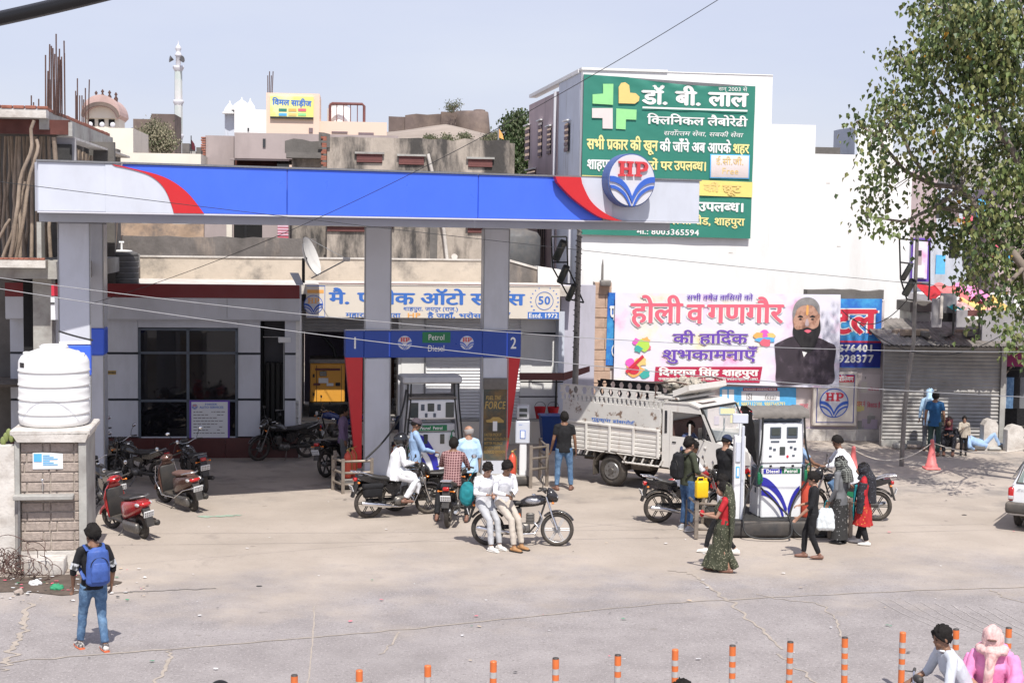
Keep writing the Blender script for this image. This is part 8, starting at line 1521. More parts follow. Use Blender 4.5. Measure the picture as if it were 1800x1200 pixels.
# ---------------------------------------------------------------- overhead wires
mat('cable_black', (.006,.006,.007),.5)
def wire(lb, a, b, sagm, r=.010, m='wire_black', n=40): p = MB(); p.tube(sag(a, b, sagm, n), r, 5); p.build('overhead_wire', MATS[m], None, lb, 'wire')
wire('thick black cable crossing the top left corner close to the viewer', dep(-120,57,2.15), dep(420,-76,2.0),.006,.0108, 'cable_black', 24)
wire('thin wire rising across the sky to the top centre over the canopy', dep(60,560,33), dep(1420,-100,22),.7,.006)
wire('pale wire passing in front of the numbered sign at mid height', dep(-60,498,23), dep(1860,700,27),.28,.0075, 'wire_pale'); wire('upper pale wire crossing the cream sign and festival banner', dep(-60,480,24), dep(1860,618,27),.35,.007, 'wire_pale')
wire('thin dark wire sagging across the canopy fascia from the left', dep(-60,312,20), dep(1860,520,30),.10,.005)
wire('short dark wire tied from the first column to the left', dep(103,582,26.5), dep(163,598,26.8),.01,.018)
wire('curved wire hanging in front of the shutter', dep(1500,560,36), dep(1800,560,37),.9,.012)
wire('thin wire looping between the boundary wall and the wooden pole', dep(1480,545,40), dep(1596,525,36.6),.5,.012)
# ---------------------------------------------------------------- trees
def leaf(vs, fs, c, L, rnd, droop=.6):
 a = rnd.uniform(0,6.283); d = Vector((math.cos(a)*(1-droop), math.sin(a)*(1-droop),-droop-rnd.random()*.4)).normalized()
 s = d.cross(Vector((rnd.gauss(0,1), rnd.gauss(0,1), rnd.gauss(0,.6)))).normalized(); n = d.cross(s)*.18; w_ = L*.42; b = len(vs)
 vs += [c, c+d*L*.3+s*w_+n*L, c+d*L, c+d*L*.3-s*w_+n*L]; fs += [(b, b+1, b+2),(b, b+2, b+3)]
def foliage(par, blobs, n, L, mats, seed, name='foliage', droop=.6, density=1.0, twig=None, shell=.55):
 """leaves in small sprays scattered through the volume of each cluster"""
 rnd = random.Random(seed); tot = sum(b[1]**2 for b in blobs); vs = []; fs = []; mi = []; tips = []
 for (c, r, sq) in blobs:
  k = int(n*r*r/tot/8.5)+1
  for i in range(k):
   a = rnd.uniform(0,6.283); e = math.asin(rnd.uniform(-1,1)); q = r*(rnd.random()**shell)*(1+.25*noise.noise(Vector((a*1.5, e*2, seed))))
   t = c+Vector((math.cos(a)*math.cos(e)*q, math.sin(a)*math.cos(e)*q, math.sin(e)*q*sq)); tips.append((c, t)); m = rnd.choices(range(len(mats)), weights=[5,2.6,3.2,.15][:len(mats)])[0]
   for j in range(rnd.randint(5,12)):
    p = t+Vector((rnd.gauss(0,1), rnd.gauss(0,1), rnd.gauss(0,.9)))*L*1.5; f0 = len(fs); leaf(vs, fs, p, L*rnd.uniform(.65,1.25), rnd, droop); mi += [m if rnd.random() < .8 else rnd.randrange(len(mats)-1) if len(mats) > 1 else 0]*(len(fs)-f0)
 me = bpy.data.meshes.new(name); me.from_pydata([tuple(v) for v in vs],[], fs); me.polygons.foreach_set('material_index', mi); 
 for m in mats: me.materials.append(MATS[m])
 me.update(); o = link(name, me, par, kind='stuff'); return tips
def small_tree(label, base, blobs, n, L, mats, seed, h_tr, r_tr=.15, cat='tree', group=None, name='tree'):
 t = thing(name, label, cat, Matrix.Translation(base), group); p = MB(); top = blobs[0][0]-base; p.tube([(0,0,0),(top.x*.3+.1, top.y*.3, top.z*.5), tuple(top)],[r_tr, r_tr*.7, r_tr*.4],8); p.build('trunk', MATS['bark'], t)
 q = MB()
 for c, r, s in blobs: q.tube([(top.x*.3+.1, top.y*.3, top.z*.5), tuple((c-base)*.85+Vector((.1,0,0))), tuple(c-base)],[r_tr*.5, r_tr*.3,.02],6)
 q.build('limbs', MATS['bark'], t); foliage(t, [(c-base, r, s) for c, r, s in blobs], n, L, mats, seed); return t
# the big fig whose crown hangs in from the right
base = Vector((14.2,31.0,0)); t = thing('fig_tree', 'large fig tree hanging its leafy branches into the right side of the view', 'tree', Matrix.Translation(base))
CL = [(1700,30,75),(1770,60,85),(1660,75,50),(1640,20,42),(1690,120,55),(1760,150,75),(1625,118,32),(1578,105,26),(1608,150,26),(1560,170,24),(1556,190,26),(1590,195,30),(1640,190,26),(1524,224,17),(1502,218,11),(1552,228,26),(1600,235,24),(1700,210,50),(1780,240,60),(1655,250,26),(1540,268,20),(1610,275,22),(1565,300,22),(1700,290,44),(1770,320,55),(1535,312,18),(1640,300,20),(1524,345,16),(1552,352,14),(1680,350,34),(1640,350,18),(1745,385,50),(1800,400,50),(1512,385,16),(1555,395,18),(1600,395,18),(1645,400,24),(1690,420,34),(1740,455,44),(1800,480,44),(1700,490,26),(1765,515,30),(1812,540,34),(1735,548,16),(1775,590,20),(1800,610,22),(1720,575,10),(1830,100,90),(1850,300,90),(1850,450,70),(1740,-60,90),(1830,-80,90),(1660,-50,50)]
rnd = random.Random(31); blobs = []
for x, y, r in CL:
 d = 33+rnd.uniform(-1.9,1.9)-(.0 if x < 1700 else .4); c = dep(x, y, d)-base; blobs.append((c, r*d/2600,.85))
tips = foliage(t, blobs, 17500,.13,['leaf_green', 'leaf_dark', 'leaf_olive', 'leaf_yellow'],5)
p = MB(); p.tube([(0,0,0),(-.2,.1,1.5),(-.1,.3,3.2),(-.5,.8,5.0)],[.45,.34,.26,.18],12); p.build('trunk', MATS['bark'], t)
limbs = [[(-.1,.3,3.0), dep(1800,470,33)-base, dep(1745,400,33.2)-base, dep(1690,330,33.4)-base, dep(1640,325,33.5)-base, dep(1600,270,33.6)-base, dep(1575,210,33.5)-base],[(-.5,.8,5.0), dep(1800,300,33)-base, dep(1740,200,33)-base, dep(1700,110,32.6)-base, dep(1660,20,32.5)-base],[(-.5,.8,5.0), dep(1840,150,33.5)-base, dep(1800,40,33)-base, dep(1780,-80,33)-base],[dep(1740,200,33)-base, dep(1670,185,33)-base, dep(1620,120,33)-base, dep(1585,105,33)-base],[dep(1690,330,33.4)-base, dep(1640,365,33)-base, dep(1590,390,33)-base, dep(1520,380,33)-base],[dep(1640,325,33.5)-base, dep(1590,300,33)-base, dep(1540,240,33)-base, dep(1505,215,33)-base],[dep(1800,470,33)-base, dep(1770,500,32.5)-base, dep(1720,520,32.5)-base],[dep(1800,470,33)-base, dep(1810,560,32.5)-base, dep(1785,600,32.3)-base]]
for L_ in limbs: p = MB(); n_ = len(L_); p.tube(L_, [(.11 if len(L_) > 4 else .05)*(1-.85*i/(n_-1))+.010 for i in range(n_)],7); p.build('limb', MATS['bark'], t)
tw = MB(); rnd = random.Random(6); nodes = [Vector(q) for L_ in limbs for q in L_]+[Vector(L_[i]).lerp(Vector(L_[i+1]), f) for L_ in limbs for i in range(len(L_)-1) for f in (.25,.5,.75)]
for c, tt in rnd.sample(tips, min(420, len(tips))):
 q = min(nodes, key=lambda v: (v-tt).length)
 if (q-tt).length < 2.2: m_ = q.lerp(tt, .55)+Vector((rnd.uniform(-.12,.12), rnd.uniform(-.12,.12), rnd.uniform(0,.18))); tw.tube([q, m_, tt],[.016,.010,.004],4)
tw.build('twigs', MATS['bark'], t, kind='stuff')
B = lambda px, py, d, r, s=.85: (dep(px, py, d), r*d/2600, s)
b_ = [B(912,285,62,26), B(905,255,62,24), B(925,235,62,24), B(900,222,62,16), B(890,270,61,14), B(930,300,62,22), B(915,210,62,14), B(940,250,62,26)]; q = dep(915,300,62); small_tree('dense dark green tree between the old house and the white building', Vector((q.x, 62,0)), b_, 16000,.12,['leaf_dark', 'far_leaf', 'leaf_dark'],3,5,.3)
b_ = [B(270,245,100,22), B(255,235,100,16), B(285,232,100,16), B(270,222,100,14), B(245,255,100,14), B(298,250,100,14), B(285,262,100,16)]; q = dep(270,260,100); small_tree('thin dry olive tree left of the minaret above the cream terrace', Vector((q.x, 100,0)), b_, 3600,.15,['dry_leaf', 'far_leaf'],4,5,.15)
b_ = [B(795,186,208,9), B(805,183,208,6), B(788,190,208,5)]; q = dep(797,198,208); small_tree('small bush growing on top of the ruined fort', Vector((q.x, 208, q.z)), b_, 500,.2,['far_leaf', 'dry_leaf'],5,3,.2, 'bush', None, 'bush')
for k, (x, y, r) in enumerate(((785,243,8),(815,240,7),(855,243,9),(870,238,8),(755,243,6))): b_ = [B(x, y, 150, r, .6), B(x+8, y+4,150, r*.7,.6)]; q = dep(x, 260,150); small_tree(('low scrub below the fort wall near its middle', 'low scrub below the round bastion', 'scrub with an orange flag right of the bastion', 'taller scrub at the right end of the hill', 'faint scrub at the left foot of the fort')[k], Vector((q.x, 150, dep(x, 262,150).z)), b_, 900,.15,['far_leaf', 'dry_leaf'],8+k, 3,.08, 'bush', 'scrub on the fort hill', 'bush')
fl = thing('orange_flag', 'small orange pennant on a pole beside the dark tree', 'flag', Matrix.Translation(dep(876,240,60))); p = MB(); p.cyl((0,0,-4),(0,0,.4),.03, None, 6); p.build('pole', MATS['wire_pale'], fl); p = MB(); p.add([(0,0,.35),(.16,.03,.1),(.22,0,-.12),(.05,.02,-.05),(0,0,-.1)],[(0,1,2,3,4)]); p.build('cloth', MATS['ink_orange'], fl)
fl = thing('dark_flag', 'small dark red and white flag on the rooftops beside the minaret', 'flag', Matrix.Translation(dep(336,262,90))); p = MB(); p.cyl((0,0,-1.5),(0,0,.8),.03, None, 6); p.build('pole', MATS['wire_black'], fl); p = MB(); p.add([(0,0,.6),(.2,.03,.3),(.25,0,-.1),(0,.02,0)],[(0,1,2,3)]); p.build('cloth', MATS['maroon_cloth'], fl)
# ---------------------------------------------------------------- motorcycles, scooters and people
def GM(px, py, head): g_ = gnd(px, py); return Matrix.Translation((g_.x, g_.y, gz(g_.x, g_.y))) @ RZ(R(head))
def bike_at(px_rear, py_rear, head): return GM(px_rear, py_rear, head) @ T(.635,0,0)      # rear tyre contact given
def on_bike(M, x=-.16, yaw=-90, lean=0): return M @ RX(R(-lean)) @ T(x, 0,0) @ RZ(R(yaw))
parked = 'motorcycles and scooters parked by the office'
scooter('shiny red scooter parked nearest the water stand with silver tail panel', GM(228,936,130), 'paint_red', group=parked, lean=9, steer=20)
scooter('dark bronze scooter with brown seat and chrome guard parked behind the red scooter', GM(318,890,128), 'paint_bronze', 'seat_brown', 9,18, True, parked)
motorcycle('black motorcycle seen from behind with red tail lamp nearest the office window', GM(345,858,118), group=parked, lean=8, low=True)
motorcycle('long black motorcycle parked behind the bronze scooter', GM(245,852,150), group=parked, lean=8, low=True, accent='paint_silver')
motorcycle('black motorcycle parked against the office wall behind the first column', GM(195,836,140), group=parked, lean=8, low=True)
motorcycle('black motorcycle mostly hidden between the water stand and the red scooter', GM(190,895,125), group=parked, lean=8, low=True, mirrors=False)
motorcycle('black sport motorcycle parked by the office doorway pointing left', GM(497,806,208), group=parked, lean=9, low=True, steer=12)
motorcycle('blue tanked motorcycle parked in the bay below the yellow generator', GM(590,782,205), tank='paint_blue', fairing=False, group=parked, lean=8)
pumpg = 'motorcycles waiting at the pumps'
# the man in white, the plaid shirt, the two boys
M2 = bike_at(648,910,24); motorcycle('black motorcycle with saddlebag carrying the man in white robes', M2, group=pumpg, lean=0, rack=True, bag=True, tank='paint_black', fairing=True, tank2=None)
kur = SIT(.10,.88, wrR=(.10,.40,1.10), wrL=(-.10,.42,1.08), elR=(.25,.12,1.10), elL=(-.25,.12,1.10), look=(0,-8))
o, P = person('elderly man in white robes and black helmet sitting on a motorcycle', None, 0,1.68, kur, MATS['white_cloth'], bottom=MATS['white_cloth'], shoe=(MATS['shoe_brown'],), hair='helmet', loose=1.15, baseM=on_bike(M2,-.10), group='people at the filling station')
d_ = MB(); oval(d_, [V3((0,.05,.98)), V3((0,.16,.88)), V3((0,.36,.78)), V3((0,.44,.62)), V3((0,.42,.48))],[(.20,.12),(.26,.13),(.30,.12),(.31,.09),(.30,.06)], V3((1,0,0)),18); f = fuse(d_, 'robe_skirt', .02,2,.014,7,2); f.materials.append(MATS['white_cloth']); link('robe_skirt', f, o)
M3 = bike_at(800,893,198); motorcycle('black motorcycle with white tank cover being filled by the attendant', M3, tank2='paint_white', group=pumpg, lean=6)
M4 = bike_at(787,926,84); motorcycle('black motorcycle seen from straight behind under the plaid shirted rider', M4, group=pumpg, lean=0, rack=True)
person('rider in a maroon plaid shirt sitting with his back to the viewer', None, 0,1.70, SIT(.14,.86, anR=(.30,.0,.10), anL=(-.30,.0,.10), knR=(.30,.30,.62), knL=(-.30,.30,.62)), MATS['plaid_cloth'], bottom=MATS['black_cloth'], shoe=(MATS['shoe_brown'],), baseM=on_bike(M4,-.12), group='people at the filling station', loose=1.1)
M5 = bike_at(857,957,1); motorcycle('black and orange motorcycle standing side on in the sun with two boys resting on it', M5, tank='paint_black', tank2='paint_silver', accent='paint_orange', wheels='alloy', rimc='rim_silver', rack=True, lean=6, group=pumpg, steer=-4)
def perch(kx, twist=0, **k):
 J = dict(pel=(0,-.02,.90), waist=(.01,.02,1.03), chest=(.02,.07,1.22), neck=(.02,.10,1.39), head=(.02,.15,1.52), shR=(.20,.08,1.33), shL=(-.16,.08,1.33), elR=(.27,.12,1.08), elL=(-.22,.10,1.08), wrR=(.10,.30,1.06), wrL=(-.05,.30,1.05), hiR=(.10,0,.86), hiL=(-.08,0,.86), knR=(.10+kx, .36,.58), knL=(-.10+kx, .30,.55), anR=(.12+kx*1.3,.48,.09), anL=(-.10+kx*1.2,.40,.09), tR=(-.3,1), tL=(-.3,1), look=(0,-32), curl=1.2)
 J.update(k); return J
person('boy in white shirt and pale grey trousers perched on the rear seat looking down', None, 0,1.62, perch(-.02), MATS['white_cloth'], bottom=MATS['pale_grey_cloth'], shoe=(MATS['shoe_white'], MATS['shoe_white']), hair='full', baseM=M5 @ T(-.70,-.10,0) @ RZ(R(-152)), group='people at the filling station', skin=SKIN2)
o, P = person('boy in khaki trousers and tan boots leaning on the motorcycle looking at a phone', None, 0,1.66, perch(-.05, wrR=(.12,.32,1.04), wrL=(.02,.33,1.03)), MATS['white_cloth'], bottom=MATS['khaki_cloth'], shoe=(MATS['shoe_tan'], MATS['shoe_black']), hair='full', baseM=M5 @ T(-.36,-.12,0) @ RZ(R(-148)), group='people at the filling station')
ph = thing('phone', 'small dark phone held by the boy in khaki trousers', 'phone', o.matrix_world.copy()); p = MB(T(.06,.40,1.07) @ RX(R(50))); p.rbox(-.035,.035,-.005,.005,-.07,.07,.005); p.build('case', MATS['black_plastic'], ph)
tb = thing('drawstring_bag', 'teal drawstring bag hanging behind the first perched boy', 'bag', M5 @ T(-1.02,.02,.78)); p = MB(); p.ell((0,0,.16),.15,.11,.23,14,10); f = fuse(p, 'bag_body', .014,2,.012,9,4); f.materials.append(MATS['teal_cloth']); link('bag_body', f, tb); p = MB(); p.tube([(0,0,.36),(.10,-.05,.55),(.16,-.12,.62)],.008,5); p.build('cord', MATS['teal_cloth'], tb)
def stand_at(px, py): g_ = gnd(px, py); return (g_.x, g_.y, gz(g_.x, g_.y))
# foreground backpacker
J = ST(wrR=(.27,.06,.88), wrL=(-.25,.10,.90), anL=(-.13,.20,.085), knL=(-.11,.13,.50), anR=(.13,-.10,.085), knR=(.11,.0,.49), look=(28,-4), elL=(-.27,.0,1.14), elR=(.27,-.02,1.14))
o, P = person('young man in black jacket and jeans wearing a blue backpack at left', stand_at(165,1143),32,1.69, J, MATS['black_cloth'], 'half', .86, MATS['denim'], shoe=(mat('sneaker_mix', (.60,.56,.52),.6,0,.1,20, col2=(.08,.07,.07), mixs=22, mix_lo=.45, mix_hi=.52), MATS['shoe_orange']), hair='full', voxel=.0085, group=None, collar=MATS['black_cloth'])
for k in 'LR': a = P['sh'+k].lerp(P['el'+k],.62); b = P['sh'+k].lerp(P['el'+k],.95); p = MB(); p.tube([a, b],[.063,.062],12, caps=False); p.build('sleeve_print', mat('print_white', (.55,.56,.58),.8,0,.1,30, col2=(.05,.05,.05), mixs=16, mix_lo=.45, mix_hi=.52), o)
backpack(o, P, MATS['bag_blue'], MATS['black_cloth'],.50,.33,.18, label='bright blue backpack worn by the young man in the left foreground')
# behind the near island
person('attendant in light blue shirt and dark cap filling the white motorcycle', (dep(729,830,31.2).x, 31.2,0),-75,1.70, ST(wrR=(.12,.42,1.02), elR=(.24,.14,1.10), wrL=(-.16,.30,.98), elL=(-.24,.06,1.1), look=(0,-25), capm=mat('cap_plum', (.07,.055,.07),.8)), MATS['light_blue_cloth'], 'long', .78, MATS['light_blue_cloth'], shoe=(MATS['shoe_black'],), hair='cap', group='people at the filling station', loose=1.12)
o, P = person('balding older man in pale blue shirt standing with his back turned at the pump', (dep(823,830,30.2).x, 30.2,0),15,1.70, ST(wrR=(.24,.02,.88), wrL=(-.22,.30,1.05), elL=(-.26,.05,1.15), look=(40,-12)), MATS['pale_blue_cloth'], 'half', .76, MATS['black_cloth'], shoe=(MATS['shoe_black'],), hair='bald', group='people at the filling station', skin=SKIN2, loose=1.15, fat=1.08)
person('person in purple shirt partly hidden behind the left red wing', (dep(603,800,34).x, 34,0),-80,1.62, ST(), MATS['purple_cloth'], 'long', .80, MATS['grey_cloth'], shoe=(MATS['shoe_black'],), hair='full', group='people at the filling station')
motorcycle('black motorcycle with red tail lamp parked left of the red wing', GM(602,832,62), group=pumpg, lean=6, low=True)
M6 = bike_at(700,842,80); motorcycle('motorcycle in the shade behind the first column', M6, group=pumpg, lean=0, low=True, mirrors=True); person('helmeted rider in dark jacket in the shade right of the first column', None, 0,1.7, SIT(), MATS['navy_cloth'], bottom=MATS['black_cloth'], shoe=(MATS['shoe_black'],), hair='helmet', baseM=on_bike(M6,-.1), group='people at the filling station')
# between the islands
o, P = person('man in black polo shirt and blue jeans seen from behind at the truck bed', stand_at(990,861),6,1.73, ST(anR=(.17,.0,.085), knR=(.15,.02,.49), anL=(-.15,-.02,.085), knL=(-.13,.01,.49), wrL=(-.27,.10,.88), wrR=(.27,.03,.88), tR=(.4,1), tL=(-.4,1)), MATS['black_cloth'], 'short', .84, MATS['denim'], shoe=(MATS['shoe_brown'],), group='people at the filling station', fat=1.05)
# truck driver in the window
person('truck driver in checked shirt leaning out of the open cab window', None, 0,1.68, SIT(-.02,.82, anR=(.12,.48,.35), anL=(-.12,.48,.35), knR=(.14,.42,.82), knL=(-.14,.42,.82), wrR=(.34,.10,1.22), elR=(.42,.05,1.02), wrL=(-.10,.45,1.12), look=(-50,-12)), mat('navy_check', (.04,.06,.14),.8,0,.2,12, col2=(.30,.33,.40), mixs=14, mix_lo=.55, mix_hi=.6), bottom=MATS['khaki_cloth'], shoe=(MATS['shoe_black'],), baseM=TM @ T(1.78,.42,.02) @ RZ(R(-90)), group='people at the filling station')
M7 = bike_at(1157,918,8); motorcycle('black motorcycle carrying the rider in white beside the truck', M7, group=pumpg, lean=0, rack=True)
person('young rider in white shirt sitting on a motorcycle in front of the truck door', None, 0,1.66, SIT(.16,.88, wrR=(.18,.40,1.12), wrL=(-.18,.40,1.12), look=(10,-15)), MATS['white_cloth'], bottom=MATS['black_cloth'], shoe=(MATS['shoe_black'],), baseM=on_bike(M7,-.15), group='people at the filling station', loose=1.1)
M8 = bike_at(1290,893,186); motorcycle('red and black motorcycle standing nose left behind the left end of the sunlit island', M8, tank='paint_red', group=pumpg, lean=6)
o, P = person('tall young man in olive shirt and jeans holding a yellow fuel can', stand_at(1207,931),-62,1.80, ST(wrR=(.20,.28,1.00), elR=(.26,.02,1.12), wrL=(-.14,.34,.98), elL=(-.25,.06,1.12), look=(8,-6)), MATS['olive_cloth'], 'half', .84, MATS['denim_dark'], shoe=(MATS['shoe_grey'], MATS['shoe_white']), group='people at the filling station', skin=SKIN2)
backpack(o, P, MATS['black_cloth'], MATS['black_plastic'],.48,.30,.19, label='black backpack worn by the young man in the olive shirt')
jc = dep(1232,855,27.6); t = thing('fuel_can', 'bright yellow plastic fuel can held above the rail', 'fuel can', Matrix.Translation((jc.x, jc.y-.1, jc.z-.19)) @ RZ(R(15))); p = MB(); p.rbox(-.12,.12,-.075,.075,0,.32,.03); p.build('can_body', MATS['yellow_plastic'], t); p = MB(); p.tube([(-.09,0,.31),(-.07,0,.38),(.03,0,.38),(.05,0,.31)],.016,7); p.build('handle', MATS['yellow_plastic'], t); p = MB(); p.cyl((.085,0,.31),(.085,0,.37),.026, None, 12); p.build('spout', MATS['yellow_plastic'], t)
person('man in black t-shirt and navy cap looking down beside the truck bonnet', (dep(1273,880,29.0).x, 29.0,0),-55,1.74, ST(wrR=(.06,.34,1.02), elR=(.27,.10,1.10), wrL=(-.08,.34,1.0), elL=(-.27,.10,1.10), look=(0,-32), capm=MATS['navy_cloth']), MATS['black_cloth'], 'short', .80, MATS['black_cloth'], shoe=(MATS['shoe_black'],), hair='cap', group='people at the filling station', skin=SKIN2, fat=1.14)
# passers by in front of the sunlit pump
walk = dict(anR=(.09,.34,.10), knR=(.10,.24,.50), anL=(-.09,-.30,.14), knL=(-.10,.02,.50))
person('boy in white shirt and black trousers walking half hidden behind the saree woman', stand_at(1268,972),85,1.42, ST(**walk, look=(-8,-6)), MATS['white_cloth'], 'long', .82, MATS['black_cloth'], shoe=(MATS['shoe_white'], MATS['shoe_white']), hair='full', group='people crossing in front of the pump', skin=SKIN2)
o, P = person('woman in a dark patterned saree and red blouse walking left', stand_at(1272,1004),78,1.52, ST(wrR=(.10,.36,1.10), elR=(.26,.12,1.08), wrL=(-.10,.36,1.12), elL=(-.24,.14,1.1), look=(0,-16), anR=(.07,.22,.09), knR=(.08,.14,.49), anL=(-.07,-.10,.09), knL=(-.08,.02,.49)), MATS['red_cloth'], 'short', .95, None, shoe=(MATS['shoe_brown'],), hair='full', group='people crossing in front of the pump', skin=SKIN2)
d_ = MB(); oval(d_, [V3((0,.10,.06)), V3((0,.09,.25)), V3((0,.06,.52)), V3((0,.02,.85)), V3((0,0,1.04))],[(.155,.27),(.15,.24),(.16,.185),(.185,.165),(.155,.13)], V3((1,0,0)),22); d_.tube([(.04,.22,.50),(.05,.32,.25),(.05,.36,.07)],[.06,.07,.085],10); d_.tube([(-.06,-.06,.5),(-.06,-.18,.22),(-.06,-.24,.10)],[.06,.07,.08],10)
f = fuse(d_, 'saree', .013,1,.022,9,11,.28); f.materials.append(MATS['saree_cloth']); link('saree', f, o)
sh_ = MB(); oval(sh_, [V3((-.02,-.10,.45)), V3((.0,-.13,.8)), V3((.0,-.13,1.1)), V3((0,-.11,1.35)), V3((0,-.06,1.50)), V3((0,.0,1.66))],[(.14,.03),(.20,.05),(.21,.07),(.19,.09),(.13,.12),(.10,.11)], V3((1,0,0)),16); sh_.ell((0,.0,1.625),.098,.118,.125,16,10); sh_.tube([(-.15,.05,1.42),(-.05,.13,1.22),(.12,.12,1.02)],[.06,.09,.08],10); f = fuse(sh_, 'saree_shawl', .016,3,.012,8,6); f.materials.append(MATS['saree_cloth']); link('saree_shawl', f, o)
fc = MB(); HM = head_m(ST(look=(0,-16))); fc.ell((0,.085,-.01),.058,.05,.082,14,10, HM @ Matrix.Identity(4)); fc.ell((0,.13,-.01),.012,.02,.02,8,6, HM); fc.build('face', SKIN2, o)
pk = thing('maroon_pouch', 'small maroon pouch in the hands of the saree woman', 'pouch', o.matrix_world.copy()); p = MB(); p.ell((0,.44,1.12),.07,.05,.07,12,8); p.build('pouch', MATS['red_cloth'], pk)
person('thin boy in black shirt and trousers walking left in front of the sunlit pump', stand_at(1427,980),82,1.53, ST(anR=(.08,.16,.09), knR=(.09,.14,.50), anL=(-.08,-.14,.10), knL=(-.09,.03,.50), wrL=(-.22,.30,.86), elL=(-.24,.06,1.10), wrR=(.12,.26,1.05), elR=(.25,-.02,1.10), look=(6,-10)), MATS['black_cloth'], 'half', .88, MATS['black_cloth'], shoe=(MATS['shoe_brown'],), hair='full', group='people crossing in front of the pump', skin=SKIN2, fat=.9)
o, P = person('woman in grey jacket with patterned headscarf carrying a white shopping bag', stand_at(1475,953),48,1.60, ST(wrL=(-.20,.14,.84), wrR=(.20,.16,.95), look=(10,-8)), MATS['grey_cloth'], 'long', .74, MATS['dotted_skirt'], 'trousers', (MATS['shoe_black'],), 'full', group='women waiting by the sunlit pump')
d_ = MB(); drape(d_, [(0,0,.10,.19,.17),(0,0,.4,.17,.15),(0,0,.8,.18,.14)],24,.02,6,3); d_.build('loose_trousers', MATS['dotted_skirt'], o)
def scarf(o, J, m, long_=.0, wrap=True, face=None, seed=1):
 HM = head_m(J); s = MB(); s.ell((0,-.012,.012),.102,.122,.125,16,12, HM); nk = V3(J['neck']); s.tube([nk+V3((0,.03,.10)), nk+V3((0,.03,.0)), nk+V3((0,.06,-.10))],[.085,.10,.12],12); s.tube([nk+V3((0,-.04,.12)), nk+V3((0,-.10,-.02)), nk+V3((0,-.14,-.22-long_))],[.08,.13,.12],12)
 f = fuse(s, 'headscarf', .013,3,.010,10, seed); f.materials.append(m); c = link('headscarf', f, o)
 if face: q = MB(); q.ell((0,.092,-.012),.052,.045,.072,14,10, HM); q.ell((0,.135,-.012),.011,.015,.018,8,6, HM); q.build('face', face, o); e = MB(); [e.ell((x*.024,.136,.012),.009,.005,.004,8,5, HM) for x in (-1,1)]; e.build('eyes', HAIR, o)
 return c
scarf(o, ST(look=(10,-8)), MATS['head_scarf_print'])
wb_ = P['wrL']; bgm = o.matrix_world @ Matrix.Translation(wb_+V3((0,.05,-.12))); t = thing('shopping_bag', 'white translucent shopping bag with blue handles in the grey jacketed woman\'s hand', 'bag', Matrix.Translation(bgm.translation)); p = MB(); p.loft([[(x*.10*k, y*.05*k, z) for x, y in ((-1,-1),(1,-1),(1.1,0),(1,1),(-1,1),(-1.1,0))] for k, z in ((1.3,-.42),(1.9,-.36),(1.8,-.2),(1.3,-.06),(.8,0))]); f = fuse(p, 'bag_body', .012,2,.012,12,2); f.materials.append(mat('bag_white', (.62,.66,.68),.6,0,.1,8, col2=(.55,.60,.62), mixs=12)); link('bag_body', f, t)
for s in (-1,1): p = MB(); p.tube([(s*.05,-.02,-.02),(s*.03,0,.10),(0,0,.15)],.008,5); p.build('handle', MATS['teal_cloth'], t)
J = ST(wrR=(.08,.20,1.18), elR=(.24,.04,1.06), wrL=(-.12,.14,.92), look=(-6,-10), anR=(.10,.12,.085), anL=(-.12,-.10,.085))
o, P = person('woman in red printed tunic, teal shawl and black headscarf right of the pump', stand_at(1516,955),70,1.50, J, MATS['red_cloth'], 'long', .80, MATS['black_cloth'], shoe=(MATS['shoe_white'],), hair='full', group='women waiting by the sunlit pump', skin=SKIN2, loose=1.1)
d_ = MB(); oval(d_, [V3((0,.01,.42)), V3((0,0,.7)), V3((0,0,1.02))],[(.24,.22),(.20,.17),(.16,.13)], V3((1,0,0)),20); f = fuse(d_, 'tunic', .014,1,.02,9,6,.3); f.materials.append(MATS['red_print']); link('tunic', f, o); scarf(o, J, MATS['dark_print'],.35, face=SKIN2, seed=4)
d_ = MB(); oval(d_, [V3((-.04,.16,1.28)), V3((-.02,.19,1.0)), V3((-.03,.20,.72)), V3((-.05,.19,.52))],[(.10,.035),(.12,.035),(.12,.03),(.06,.02)], V3((1,0,0)),14); f = fuse(d_, 'teal_shawl', .014,2,.010,9,4); f.materials.append(MATS['teal_cloth']); link('teal_shawl', f, o)
d_ = MB(); oval(d_, [V3((-.20,.0,1.36)), V3((-.22,.04,1.05)), V3((-.20,.06,.7))],[(.09,.10),(.09,.10),(.07,.07)], V3((0,1,0)),14); f = fuse(d_, 'side_shawl', .014,2,.010,9,5); f.materials.append(MATS['dark_print']); link('side_shawl', f, o)
M9 = bike_at(1540,915,172); motorcycle('motorcycle facing left at the far pump under the man in white', M9, group=pumpg, lean=0, rack=True, tank='paint_black', accent='nozzle_green')
person('bearded rider in white shirt seen from behind leaning to the pump', None, 0,1.74, SIT(.22,.88, wrL=(-.26,.52,1.10), look=(22,-28)), MATS['white_cloth'], bottom=MATS['denim'], shoe=(MATS['shoe_black'],), baseM=on_bike(M9,-.10), group='people at the filling station', loose=1.12, fat=1.12)
person('attendant hidden behind the sunlit pump reaching out his arm', (dep(1402,870,29.9).x, 29.9,0),-85,1.70, ST(wrR=(.10,.52,1.02), elR=(.22,.26,1.12), wrL=(-.10,.40,1.0), elL=(-.22,.2,1.1)), MATS['light_blue_cloth'], 'short', .8, MATS['navy_cloth'], shoe=(MATS['shoe_black'],), hair='short', group='people at the filling station')
